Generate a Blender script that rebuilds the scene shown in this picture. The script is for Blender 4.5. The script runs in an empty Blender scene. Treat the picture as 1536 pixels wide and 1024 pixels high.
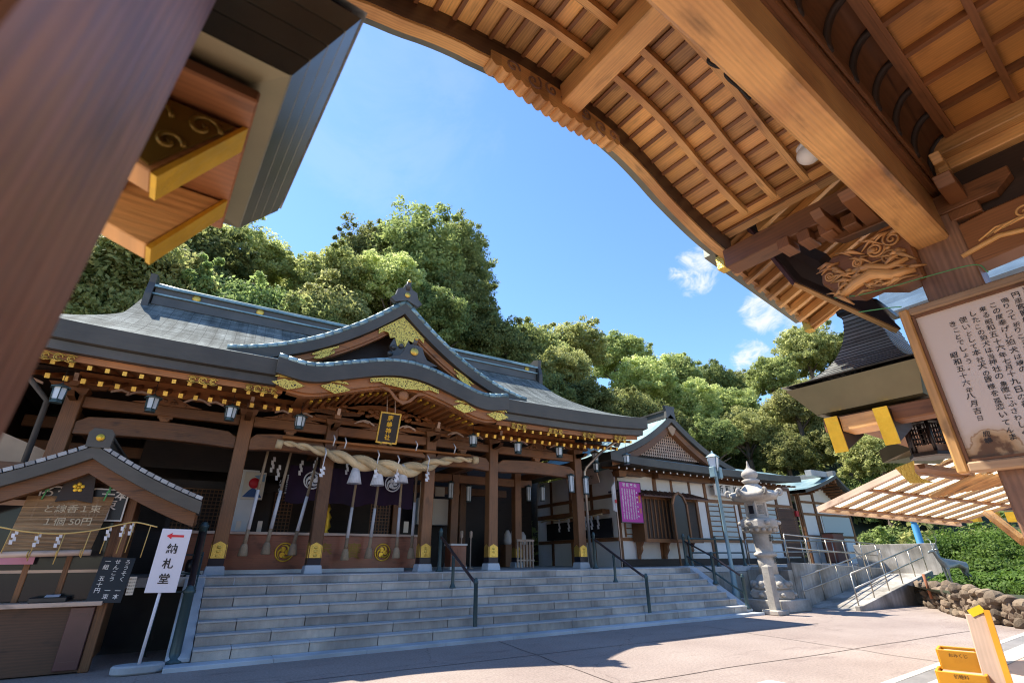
import bpy, bmesh, math, random
import numpy as np
from mathutils import Vector, Matrix, Euler
random.seed(7); np.random.seed(7)
SC = bpy.context.scene
COL = SC.collection
R = math.radians

# ---------------------------------------------------------------- camera, sky, sun
YAW, PITCH, ROLL, FPX, EYE = 0.5422741, 0.4198381, -0.0061795, 729.6957, 1.45
cam_d = bpy.data.cameras.new('camera'); cam = bpy.data.objects.new('camera', cam_d); COL.objects.link(cam)
_f = Vector((math.sin(YAW)*math.cos(PITCH), math.cos(YAW)*math.cos(PITCH), math.sin(PITCH)))
_r0 = Vector((math.cos(YAW), -math.sin(YAW), 0)); _u0 = _r0.cross(_f)
_r = math.cos(ROLL)*_r0 + math.sin(ROLL)*_u0; _u = -math.sin(ROLL)*_r0 + math.cos(ROLL)*_u0
cam.matrix_world = Matrix(((_r.x,_u.x,-_f.x,0),(_r.y,_u.y,-_f.y,0),(_r.z,_u.z,-_f.z,EYE),(0,0,0,1)))
cam_d.sensor_width = 36; cam_d.lens = FPX/1536*36; cam_d.clip_start = 0.05; cam_d.clip_end = 2000
cam_d.dof.use_dof = True; cam_d.dof.focus_distance = 7.0; cam_d.dof.aperture_fstop = 2.2
SC.camera = cam

SUN_EL, SUN_AZ = R(58), R(-27)          # azimuth measured from +Y towards +X
SUN_DIR = Vector((math.sin(SUN_AZ)*math.cos(SUN_EL), math.cos(SUN_AZ)*math.cos(SUN_EL), math.sin(SUN_EL)))
world = bpy.data.worlds.new('World'); SC.world = world; world.use_nodes = True
def build_world():
    nt = world.node_tree; N = nt.nodes; L = nt.links; N.clear()
    out = N.new('ShaderNodeOutputWorld'); bg = N.new('ShaderNodeBackground'); bg.inputs[1].default_value = 0.12
    sky = N.new('ShaderNodeTexSky'); sky.sky_type = 'NISHITA'; sky.sun_disc = False
    sky.sun_elevation = SUN_EL; sky.sun_rotation = SUN_AZ; sky.altitude = 100; sky.air_density = 1.0; sky.dust_density = 0.1; sky.ozone_density = 2.0
    hs = N.new('ShaderNodeHueSaturation'); hs.inputs['Saturation'].default_value = 1.12; hs.inputs['Value'].default_value = 1.0
    tint = N.new('ShaderNodeMixRGB'); tint.blend_type = 'MULTIPLY'; tint.inputs[0].default_value = 1; tint.inputs[2].default_value = (.96, .98, 1.03, 1); L.new(sky.outputs[0], tint.inputs[1]); L.new(tint.outputs[0], hs.inputs['Color'])
    tc = N.new('ShaderNodeTexCoord')
    col = hs.outputs[0]
    # a few small fair-weather clouds, fixed in the sky by direction
    def cloud(col, d, lo, hi, scale, thr, amt, seed):
        dv = N.new('ShaderNodeVectorMath'); dv.operation = 'DOT_PRODUCT'; dv.inputs[1].default_value = d
        nrm = N.new('ShaderNodeVectorMath'); nrm.operation = 'NORMALIZE'; L.new(tc.outputs['Generated'], nrm.inputs[0])
        L.new(nrm.outputs[0], dv.inputs[0])
        mr = N.new('ShaderNodeMapRange'); mr.interpolation_type = 'SMOOTHSTEP'
        mr.inputs[1].default_value = lo; mr.inputs[2].default_value = hi; L.new(dv.outputs['Value'], mr.inputs[0])
        mp = N.new('ShaderNodeMapping'); mp.inputs['Location'].default_value = (seed, seed*2, 0); mp.inputs['Scale'].default_value = (1, 1, 1.5)
        L.new(nrm.outputs[0], mp.inputs[0])
        nz = N.new('ShaderNodeTexNoise'); nz.inputs['Scale'].default_value = scale; nz.inputs['Detail'].default_value = 10; nz.inputs['Roughness'].default_value = .66; nz.inputs['Distortion'].default_value = .9
        L.new(mp.outputs[0], nz.inputs['Vector'])
        ad = N.new('ShaderNodeMath'); ad.operation = 'ADD'; L.new(nz.outputs[0], ad.inputs[0]); 
        m2 = N.new('ShaderNodeMath'); m2.operation = 'MULTIPLY'; m2.inputs[1].default_value = .5; L.new(mr.outputs[0], m2.inputs[0]); L.new(m2.outputs[0], ad.inputs[1])
        m3 = N.new('ShaderNodeMapRange'); m3.interpolation_type = 'SMOOTHSTEP'; m3.inputs[1].default_value = thr; m3.inputs[2].default_value = thr+.34; m3.inputs[4].default_value = amt
        L.new(ad.outputs[0], m3.inputs[0])
        m4 = N.new('ShaderNodeMath'); m4.operation = 'MULTIPLY'; L.new(m3.outputs[0], m4.inputs[0]); L.new(mr.outputs[0], m4.inputs[1])
        mx = N.new('ShaderNodeMixRGB'); L.new(m4.outputs[0], mx.inputs[0]); L.new(col, mx.inputs[1]); mx.inputs[2].default_value = (3.5, 3.6, 3.8, 1)
        return mx.outputs[0]
    for px, py, r, sc, th, am, sd in ((1040, 408, 4.0, 18, .84, .95, 3.1), (1068, 380, 3.2, 22, .86, .8, 7.7), (1150, 466, 3.8, 19, .84, .95, 5.7), (1128, 538, 3.2, 21, .84, .95, 1.3), (1205, 500, 4.6, 15, .84, .85, 9.3), (600, 190, 16, 4, .80, .10, 2.2)):
        d = pix(px, py); lo = math.cos(R(r)); col = cloud(col, d, lo, math.cos(R(r*.35)), sc, th, am, sd)
    L.new(col, bg.inputs[0]); L.new(bg.outputs[0], out.inputs[0])
sun_d = bpy.data.lights.new('sun', 'SUN'); sun_d.energy = 4.3; sun_d.angle = R(0.53); sun_d.color = (1.0, .93, .80)
sun = bpy.data.objects.new('sun', sun_d); COL.objects.link(sun); sun.rotation_euler = (-SUN_DIR).to_track_quat('-Z', 'Y').to_euler()
sun.location = SUN_DIR*60
SC.view_settings.view_transform = 'Standard'; SC.view_settings.look = 'None'; SC.view_settings.gamma = 1; SC.view_settings.exposure = 1.35
SC.view_settings.use_curve_mapping = False
SC.cycles.max_bounces = 10; SC.cycles.diffuse_bounces = 5; SC.cycles.glossy_bounces = 3; SC.cycles.transparent_max_bounces = 8
SC.cycles.caustics_reflective = False; SC.cycles.caustics_refractive = False
SC.cycles.use_denoising = True; SC.cycles.filter_width = 1.1

# ---------------------------------------------------------------- measuring helpers (survey of the photo -> metres)
def pix(px, py): return ((px-768)*_r - (py-512)*_u + FPX*_f).normalized()
E0 = Vector((0, 0, EYE))
def at_y(px, py, y): d = pix(px, py); return E0 + d*(y/d.y)
def at_x(px, py, x): d = pix(px, py); return E0 + d*(x/d.x)
def at_z(px, py, z): d = pix(px, py); return E0 + d*((z-EYE)/d.z)
def at_d(px, py, t): return E0 + pix(px, py)*t
PHI = R(5); PU = Vector((math.cos(PHI), math.sin(PHI), 0)); PV = Vector((-math.sin(PHI), math.cos(PHI), 0))
def G(u, v, z): return PU*u + PV*v + Vector((0, 0, z))           # gate frame -> world
def at_v(px, py, v): d = pix(px, py); return E0 + d*(v/d.dot(PV))
def at_u(px, py, u): d = pix(px, py); return E0 + d*(u/d.dot(PU))
build_world()

# ---------------------------------------------------------------- materials
def _nodes(name):
    m = bpy.data.materials.new(name); m.use_nodes = True
    nt = m.node_tree; return m, nt, nt.nodes, nt.links, nt.nodes['Principled BSDF']
def mat(name, col, rough=.6, metal=0., var=.25, nscale=6., namt=.3, bump=0., bscale=40., grain=False, col2=None, coat=0., spec=.5, coord='Object', stretch=(1, 1, 1)):
    m, nt, N, L, b = _nodes(name)
    b.inputs['Roughness'].default_value = rough; b.inputs['Metallic'].default_value = metal
    b.inputs['Specular IOR Level'].default_value = spec
    if coat: b.inputs['Coat Weight'].default_value = coat; b.inputs['Coat Roughness'].default_value = .25
    tc = N.new('ShaderNodeTexCoord'); at = N.new('ShaderNodeAttribute'); at.attribute_name = 'rnd'
    oi = N.new('ShaderNodeObjectInfo')
    nz = N.new('ShaderNodeTexNoise'); nz.inputs['Scale'].default_value = nscale; nz.inputs['Detail'].default_value = 6; nz.inputs['Roughness'].default_value = .65
    mp = N.new('ShaderNodeMapping'); mp.inputs['Scale'].default_value = (1.1, 15, 1) if grain else stretch
    L.new(tc.outputs['UV' if grain else coord], mp.inputs[0]); L.new(mp.outputs[0], nz.inputs['Vector'])
    # value factor = 1 + (noise-.5)*2*namt + (rnd-.5)*2*var
    a = N.new('ShaderNodeMath'); a.operation = 'MULTIPLY_ADD'; a.inputs[1].default_value = 2*namt; a.inputs[2].default_value = 1-namt; L.new(nz.outputs[0], a.inputs[0])
    c = N.new('ShaderNodeMath'); c.operation = 'MULTIPLY_ADD'; c.inputs[1].default_value = 2*var; c.inputs[2].default_value = -var; L.new(at.outputs['Fac'], c.inputs[0])
    s = N.new('ShaderNodeMath'); s.operation = 'ADD'; L.new(a.outputs[0], s.inputs[0]); L.new(c.outputs[0], s.inputs[1])
    big = N.new('ShaderNodeTexNoise'); big.inputs['Scale'].default_value = 1.3; big.inputs['Detail'].default_value = 4; L.new(tc.outputs['Object'], big.inputs['Vector'])
    mixc = N.new('ShaderNodeMixRGB'); mixc.inputs[1].default_value = (*col, 1); mixc.inputs[2].default_value = (*(col2 or [x*.72 for x in col]), 1)
    rp = N.new('ShaderNodeMapRange'); rp.inputs[1].default_value = .38; rp.inputs[2].default_value = .66; L.new(big.outputs[0], rp.inputs[0]); L.new(rp.outputs[0], mixc.inputs[0])
    if grain:
        wv = N.new('ShaderNodeTexWave'); wv.wave_type = 'BANDS'; wv.bands_direction = 'Y'; wv.inputs['Scale'].default_value = 5.5; wv.inputs['Distortion'].default_value = 9; wv.inputs['Detail'].default_value = 3; wv.inputs['Detail Scale'].default_value = .7
        mw = N.new('ShaderNodeMapping'); mw.inputs['Scale'].default_value = (.22, 2.2, 1); L.new(tc.outputs['UV'], mw.inputs[0]); L.new(mw.outputs[0], wv.inputs['Vector'])
        kn = N.new('ShaderNodeTexNoise'); kn.inputs['Scale'].default_value = 2.6; kn.inputs['Detail'].default_value = 5; mk = N.new('ShaderNodeMapping'); mk.inputs['Scale'].default_value = (1, 3.0, 1); L.new(tc.outputs['UV'], mk.inputs[0]); L.new(mk.outputs[0], kn.inputs['Vector'])
        k2 = N.new('ShaderNodeMapRange'); k2.inputs[1].default_value = .58; k2.inputs[2].default_value = .74; k2.inputs[3].default_value = 0; k2.inputs[4].default_value = -.5; L.new(kn.outputs[0], k2.inputs[0])
        w2 = N.new('ShaderNodeMath'); w2.operation = 'MULTIPLY_ADD'; w2.inputs[1].default_value = .55*namt; w2.inputs[2].default_value = -.28*namt; L.new(wv.outputs['Fac'], w2.inputs[0])
        ck = N.new('ShaderNodeTexNoise'); ck.inputs['Scale'].default_value = 1.4; ck.inputs['Detail'].default_value = 2; mc = N.new('ShaderNodeMapping'); mc.inputs['Scale'].default_value = (.55, 30, 1); L.new(tc.outputs['UV'], mc.inputs[0]); L.new(mc.outputs[0], ck.inputs['Vector'])
        c2 = N.new('ShaderNodeMapRange'); c2.inputs[1].default_value = .66; c2.inputs[2].default_value = .73; c2.inputs[3].default_value = 0; c2.inputs[4].default_value = -.45; L.new(ck.outputs[0], c2.inputs[0])
        s0 = N.new('ShaderNodeMath'); s0.operation = 'ADD'; L.new(s.outputs[0], s0.inputs[0]); L.new(c2.outputs[0], s0.inputs[1]); s = s0
        s1 = N.new('ShaderNodeMath'); s1.operation = 'ADD'; L.new(s.outputs[0], s1.inputs[0]); L.new(w2.outputs[0], s1.inputs[1])
        s = N.new('ShaderNodeMath'); s.operation = 'ADD'; L.new(s1.outputs[0], s.inputs[0]); L.new(k2.outputs[0], s.inputs[1])
    mul = N.new('ShaderNodeVectorMath'); mul.operation = 'SCALE'; L.new(mixc.outputs[0], mul.inputs[0]); L.new(s.outputs[0], mul.inputs['Scale'])
    L.new(mul.outputs[0], b.inputs['Base Color'])
    rr = N.new('ShaderNodeMath'); rr.operation = 'MULTIPLY_ADD'; rr.inputs[1].default_value = .25; rr.inputs[2].default_value = max(.03, rough-.12); L.new(nz.outputs[0], rr.inputs[0]); L.new(rr.outputs[0], b.inputs['Roughness'])
    if bump:
        bn = N.new('ShaderNodeTexNoise'); bn.inputs['Scale'].default_value = bscale; bn.inputs['Detail'].default_value = 5
        if grain: L.new(mp.outputs[0], bn.inputs['Vector'])
        else: L.new(tc.outputs[coord], bn.inputs['Vector'])
        bp = N.new('ShaderNodeBump'); bp.inputs['Strength'].default_value = bump; bp.inputs['Distance'].default_value = .02
        L.new(bn.outputs[0], bp.inputs['Height']); L.new(bp.outputs[0], b.inputs['Normal'])
    return m
M = {}
M['wood'] = mat('hall wood', (.205, .086, .030), .55, grain=True, var=.3, namt=.4, nscale=2.2, bump=.25, bscale=3)
M['wood_red'] = mat('hall eave wood', (.38, .150, .045), .55, grain=True, var=.25, namt=.35, nscale=2.2, bump=.2, bscale=3)
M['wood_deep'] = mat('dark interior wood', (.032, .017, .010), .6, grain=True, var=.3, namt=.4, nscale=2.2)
M['wood_gate'] = mat('gate timber', (.68, .39, .14), .40, grain=True, var=.3, namt=.30, nscale=2.4, bump=.25, bscale=3, col2=(.40, .19, .07))
M['wood_board'] = mat('gate roof boards', (.70, .395, .125), .5, grain=True, var=.42, namt=.34, nscale=2.0, bump=.15, bscale=3, col2=(.50, .27, .11))
M['wood_batten'] = mat('gate battens', (.23, .095, .034), .5, grain=True, var=.2, namt=.3, nscale=2.0)
M['wood_post'] = mat('weathered gate post', (.31, .17, .10), .45, grain=True, var=.1, namt=.5, nscale=1.6, bump=.3, bscale=2, col2=(.125, .065, .05))
M['wood_ceiling'] = mat('gate ceiling boards', (.50, .235, .062), .5, grain=True, var=.3, namt=.25, nscale=1.6)
M['wood_lattice'] = mat('pale lath', (.40, .26, .15), .6, grain=True, var=.2, namt=.25)
M['shingle'] = mat('copper shingles', (.225, .245, .245), .40, .35, var=.30, nscale=9, namt=.28, col2=(.27, .29, .28), bump=.2, bscale=25)
M['fascia'] = mat('eave layer edge', (.080, .073, .058), .55, .0, var=.12, nscale=3, namt=.3, stretch=(1, 1, 6))
M['fascia_blue'] = mat('eave band', (.090, .086, .080), .45, .2, var=.2, nscale=3, namt=.35)
M['verdigris'] = mat('verdigris copper', (.15, .25, .275), .45, .35, var=.35, nscale=8, namt=.35, col2=(.30, .42, .43))
M['copper_olive'] = mat('aged copper sheet', (.115, .11, .065), .38, .5, var=.2, nscale=3, namt=.4, col2=(.15, .13, .08))
M['copper_pale'] = mat('bright copper sheet', (.33, .36, .30), .35, .5, var=.3, nscale=4, namt=.3, col2=(.28, .27, .2))
M['copper_stack'] = mat('stacked eave sheet', (.19, .20, .16), .34, .55, var=.35, nscale=4, namt=.3)
M['gold'] = mat('gilt metal', (.80, .53, .11), .34, .75, var=.2, nscale=30, namt=.35, bump=.5, bscale=60)
M['gold_plain'] = mat('yellow gilt', (.86, .54, .05), .34, .6, var=.12, nscale=9, namt=.3, bump=.25, bscale=30)
M['gold_dark'] = mat('dark gilt', (.20, .13, .022), .35, .5, var=.1, nscale=6, namt=.3)  # deep gilt colour for lettering and relief
M['black'] = mat('black lacquer', (.012, .012, .014), .4, namt=.2)
M['blue_band'] = mat('dark blue metal band', (.018, .018, .032), .4, .3)
M['plaster'] = mat('white plaster', (.74, .71, .67), .85, var=.05, nscale=3, namt=.06, col2=(.70, .66, .60))
M['granite'] = mat('granite', (.50, .445, .38), .8, var=.2, nscale=3.2, namt=.42, col2=(.28, .255, .23), bump=.3, bscale=90, stretch=(2.2, 2.2, .7))
M['granite_top'] = mat('granite tread', (.46, .465, .47), .75, var=.12, nscale=40, namt=.28, col2=(.36, .355, .35), bump=.15, bscale=120)
M['granite_pale'] = mat('pale granite base', (.50, .54, .58), .7, var=.1, nscale=60, namt=.15)
M['stone_lantern'] = mat('weathered lantern stone', (.47, .43, .38), .9, var=.1, nscale=14, namt=.3, col2=(.25, .23, .20), bump=.5, bscale=50)
M['concrete'] = mat('stained concrete', (.42, .39, .35), .9, var=.08, nscale=2.6, namt=.62, col2=(.20, .18, .15), stretch=(3, 3, .35), bump=.2, bscale=60)
M['rock'] = mat('brown rock', (.125, .088, .06), .9, var=.5, nscale=7, namt=.5, col2=(.20, .15, .10), bump=.7, bscale=20)
M['rail_green'] = mat('green painted steel', (.055, .095, .10), .4, .3, var=.1, nscale=20, namt=.2)
M['rail_dark'] = mat('worn handrail', (.085, .062, .065), .35, .5, namt=.2)
M['lamp_blue'] = mat('blue grey paint', (.20, .31, .35), .45, .1, namt=.12)
M['steel'] = mat('stainless rail', (.50, .46, .40), .35, .85, namt=.12)
M['rope'] = mat('straw rope', (.72, .54, .30), .85, grain=True, var=.2, namt=.25, nscale=6, bump=.5, bscale=10)
M['rope_dull'] = mat('hemp bell rope', (.34, .25, .16), .9, var=.15, nscale=25, namt=.3, bump=.5, bscale=60)
M['cloth_white'] = mat('white cloth', (.66, .65, .66), .9, var=.1, nscale=12, namt=.12)
M['paper'] = mat('white paper', (.80, .79, .80), .9, var=.06, namt=.06)
M['purple'] = mat('purple curtain', (.022, .006, .026), .85, var=.1, nscale=3, namt=.3)
M['magenta'] = mat('magenta notice', (.44, .035, .30), .5, var=.02, nscale=2, namt=.06, col2=(.44, .035, .30))
M['counter_red'] = mat('red brown lacquer', (.30, .095, .045), .45, grain=True, var=.1, namt=.2, coat=.2)
M['door_red'] = mat('worn maroon door', (.115, .036, .034), .4, var=.1, nscale=3, namt=.4, coat=.3)
M['red'] = mat('red paint', (.62, .02, .03), .5, namt=.05)
M['pink'] = mat('pink paper', (.75, .32, .40), .8, namt=.08)
M['paper_aged'] = mat('aged paper', (.72, .64, .52), .8, var=.03, nscale=2, namt=.10, col2=(.66, .55, .42))
M['yellow'] = mat('yellow painted wood', (.80, .37, .012), .5, var=.08, nscale=8, namt=.08)
M['yellow_bright'] = mat('lemon paint', (.85, .62, .01), .45, namt=.05)
M['wood_pale'] = mat('bare pale wood', (.62, .45, .34), .6, grain=True, var=.08, namt=.15)
M['cement'] = mat('cement block', (.40, .42, .44), .85, var=.05, nscale=20, namt=.2)
M['slate'] = mat('slate tile', (.16, .165, .17), .5, .2, var=.35, nscale=8, namt=.3)
M['slate_light'] = mat('pale worn tile', (.36, .37, .37), .5, .2, var=.3, nscale=8, namt=.3)
M['wall_beige'] = mat('beige wall', (.40, .31, .22), .9, namt=.12)
M['bamboo'] = mat('bamboo blind', (.40, .24, .115), .8, grain=True, var=.3, namt=.35)
M['straw_thin'] = mat('straw cord', (.62, .42, .14), .9, namt=.2)
M['green_cord'] = mat('green wire', (.10, .42, .15), .5, namt=.05)
M['cable'] = mat('black cable', (.012, .012, .012), .6, namt=.1)
M['bronze'] = mat('grey bronze', (.25, .28, .27), .4, .6, var=.1, nscale=8, namt=.3)
M['bark'] = mat('bark', (.13, .10, .075), .9, nscale=10, namt=.45, bump=.6, bscale=20)
M['bark_pale'] = mat('pale bark', (.26, .24, .21), .9, nscale=10, namt=.35)
M['soil'] = mat('wooded soil', (.035, .042, .020), .95, nscale=3, namt=.4)
M['rust'] = mat('rusty steel', (.30, .11, .05), .8, nscale=20, namt=.3)
M['shutter'] = mat('brown shutter', (.105, .045, .028), .6, grain=True, var=.25, namt=.25)
M['box_red'] = mat('russet cabinet', (.23, .085, .06), .55, namt=.15)
M['lacquer_dark'] = mat('dark plaque back', (.022, .015, .016), .35, namt=.2)
M['plum'] = mat('plum lacquer edge', (.075, .040, .055), .4, namt=.2)
M['moss'] = mat('mossy timber', (.13, .13, .04), .9, nscale=12, namt=.4)
M['copper_roofblue'] = mat('bluish copper plate', (.22, .28, .30), .25, .6, var=.25, nscale=3, namt=.2)  # blue-grey copper of the neighbouring roof

def pierced_gold():
    m, nt, N, L, b = _nodes('pierced gilt scrollwork'); tc = N.new('ShaderNodeTexCoord')
    wn = N.new('ShaderNodeTexNoise'); wn.inputs['Scale'].default_value = 14; L.new(tc.outputs['Object'], wn.inputs['Vector'])
    mx = N.new('ShaderNodeMixRGB'); mx.blend_type = 'LINEAR_LIGHT'; mx.inputs[0].default_value = .05; L.new(tc.outputs['Object'], mx.inputs[1]); L.new(wn.outputs['Color'], mx.inputs[2])
    v = N.new('ShaderNodeTexVoronoi'); v.feature = 'DISTANCE_TO_EDGE'; v.inputs['Scale'].default_value = 24; L.new(mx.outputs[0], v.inputs['Vector'])
    r = N.new('ShaderNodeMapRange'); r.inputs[1].default_value = .17; r.inputs[2].default_value = .27; L.new(v.outputs['Distance'], r.inputs[0])
    c = N.new('ShaderNodeMixRGB'); c.inputs[1].default_value = (.86,.57,.11,1); c.inputs[2].default_value = (.035,.018,.008,1); L.new(r.outputs[0], c.inputs[0]); L.new(c.outputs[0], b.inputs['Base Color'])
    mt = N.new('ShaderNodeMath'); mt.operation = 'MULTIPLY_ADD'; mt.inputs[1].default_value = -.65; mt.inputs[2].default_value = .65; L.new(r.outputs[0], mt.inputs[0]); L.new(mt.outputs[0], b.inputs['Metallic']); b.inputs['Roughness'].default_value = .36
    bp = N.new('ShaderNodeBump'); bp.invert = True; bp.inputs['Strength'].default_value = .6; bp.inputs['Distance'].default_value = .01; L.new(r.outputs[0], bp.inputs['Height']); L.new(bp.outputs[0], b.inputs['Normal'])
    return m
M['gold_pierced'] = pierced_gold()
def glass_mat(name, col, rough=.08, spec=.6):
    m, nt, N, L, b = _nodes(name); b.inputs['Base Color'].default_value = (*col, 1); b.inputs['Roughness'].default_value = rough; b.inputs['Specular IOR Level'].default_value = spec
    return m
M['glass_dark'] = glass_mat('dark window glass', (.022, .022, .024), .12, .25)
M['glass_frost'] = glass_mat('frosted glass', (.42, .47, .47), .45, .5)
M['lamp_glass'] = glass_mat('milky lamp glass', (.62, .70, .76), .3, .5)
M['white_plastic'] = glass_mat('white plastic', (.80, .80, .78), .4, .5)
M['white_sign'] = glass_mat('white enamel', (.72, .70, .76), .45, .4)

def leaf_mat(name, col, col2, trans=.35):
    m, nt, N, L, b = _nodes(name)
    at = N.new('ShaderNodeAttribute'); at.attribute_name = 'rnd'; oi = N.new('ShaderNodeObjectInfo')
    mx = N.new('ShaderNodeMixRGB'); mx.inputs[1].default_value = (*col, 1); mx.inputs[2].default_value = (*col2, 1); L.new(at.outputs['Fac'], mx.inputs[0])
    hs = N.new('ShaderNodeHueSaturation'); hs.inputs['Hue'].default_value = .5
    mr = N.new('ShaderNodeMapRange'); mr.inputs[3].default_value = .7; mr.inputs[4].default_value = 1.3; L.new(oi.outputs['Random'], mr.inputs[0]); L.new(mr.outputs[0], hs.inputs['Value'])
    mh = N.new('ShaderNodeMapRange'); mh.inputs[3].default_value = .485; mh.inputs[4].default_value = .515; L.new(oi.outputs['Random'], mh.inputs[0]); L.new(mh.outputs[0], hs.inputs['Hue'])
    L.new(mx.outputs[0], hs.inputs['Color'])
    L.new(hs.outputs[0], b.inputs['Base Color']); b.inputs['Roughness'].default_value = .6; b.inputs['Specular IOR Level'].default_value = .22
    tr = N.new('ShaderNodeBsdfTranslucent'); L.new(hs.outputs[0], tr.inputs[0]); ms = N.new('ShaderNodeMixShader'); ms.inputs[0].default_value = trans
    L.new(b.outputs[0], ms.inputs[1]); L.new(tr.outputs[0], ms.inputs[2]); L.new(ms.outputs[0], N['Material Output'].inputs[0])
    return m
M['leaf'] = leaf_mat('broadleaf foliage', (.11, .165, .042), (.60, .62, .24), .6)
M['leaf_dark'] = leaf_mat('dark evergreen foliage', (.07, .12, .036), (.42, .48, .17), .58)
M['leaf_bright'] = leaf_mat('fresh green foliage', (.18, .24, .055), (.76, .76, .33), .62)
M['leaf_conifer'] = leaf_mat('cedar foliage', (.075, .125, .036), (.48, .52, .18), .56)
M['leaf_shrub'] = leaf_mat('hedge foliage', (.035, .075, .014), (.16, .25, .04), .4)

def ground_mat():
    m, nt, N, L, b = _nodes('reddish worn paving'); tc = N.new('ShaderNodeTexCoord')
    def noise(s, d=6, r=.6, st=None):
        n = N.new('ShaderNodeTexNoise'); n.inputs['Scale'].default_value = s; n.inputs['Detail'].default_value = d; n.inputs['Roughness'].default_value = r
        if st:
            mp = N.new('ShaderNodeMapping'); mp.inputs['Scale'].default_value = st; L.new(tc.outputs['Object'], mp.inputs[0]); L.new(mp.outputs[0], n.inputs['Vector'])
        else: L.new(tc.outputs['Object'], n.inputs['Vector'])
        return n
    a, f, g = noise(.5), noise(28, 8, .85), noise(1.7, 8, .7, (.35, 1.4, 1))
    r1 = N.new('ShaderNodeValToRGB'); L.new(a.outputs[0], r1.inputs[0]); e = r1.color_ramp.elements
    e[0].position = .3; e[0].color = (.250, .192, .166, 1); e[1].position = .7; e[1].color = (.335, .27, .235, 1)
    dk = N.new('ShaderNodeMapRange'); dk.inputs[1].default_value = .56; dk.inputs[2].default_value = .72; dk.inputs[4].default_value = .6; L.new(g.outputs[0], dk.inputs[0])
    mx = N.new('ShaderNodeMixRGB'); mx.inputs[2].default_value = (.13, .085, .075, 1); L.new(dk.outputs[0], mx.inputs[0]); L.new(r1.outputs[0], mx.inputs[1])
    fr = N.new('ShaderNodeMapRange'); fr.inputs[1].default_value = .3; fr.inputs[2].default_value = .7; fr.inputs[3].default_value = .45; fr.inputs[4].default_value = 1.5; L.new(f.outputs[0], fr.inputs[0])
    sc = N.new('ShaderNodeVectorMath'); sc.operation = 'SCALE'; L.new(mx.outputs[0], sc.inputs[0]); L.new(fr.outputs[0], sc.inputs['Scale'])
    # cracks
    v = N.new('ShaderNodeTexVoronoi'); v.feature = 'DISTANCE_TO_EDGE'; v.inputs['Scale'].default_value = .21
    wn = noise(1.2, 5); mxv = N.new('ShaderNodeMixRGB'); mxv.blend_type = 'LINEAR_LIGHT'; mxv.inputs[0].default_value = .30; L.new(tc.outputs['Object'], mxv.inputs[1]); L.new(wn.outputs['Color'], mxv.inputs[2]); L.new(mxv.outputs[0], v.inputs['Vector'])
    cr = N.new('ShaderNodeMapRange'); cr.inputs[1].default_value = .0; cr.inputs[2].default_value = .0032; cr.inputs[3].default_value = .42; cr.inputs[4].default_value = 0; L.new(v.outputs['Distance'], cr.inputs[0])
    m2 = N.new('ShaderNodeMixRGB'); m2.inputs[2].default_value = (.07, .045, .04, 1); L.new(cr.outputs[0], m2.inputs[0]); L.new(sc.outputs[0], m2.inputs[1])
    L.new(m2.outputs[0], b.inputs['Base Color']); b.inputs['Roughness'].default_value = .8
    bp = N.new('ShaderNodeBump'); bp.inputs['Strength'].default_value = .35; bp.inputs['Distance'].default_value = .01; L.new(f.outputs[0], bp.inputs['Height']); L.new(bp.outputs[0], b.inputs['Normal'])
    return m
M['ground'] = ground_mat()

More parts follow.
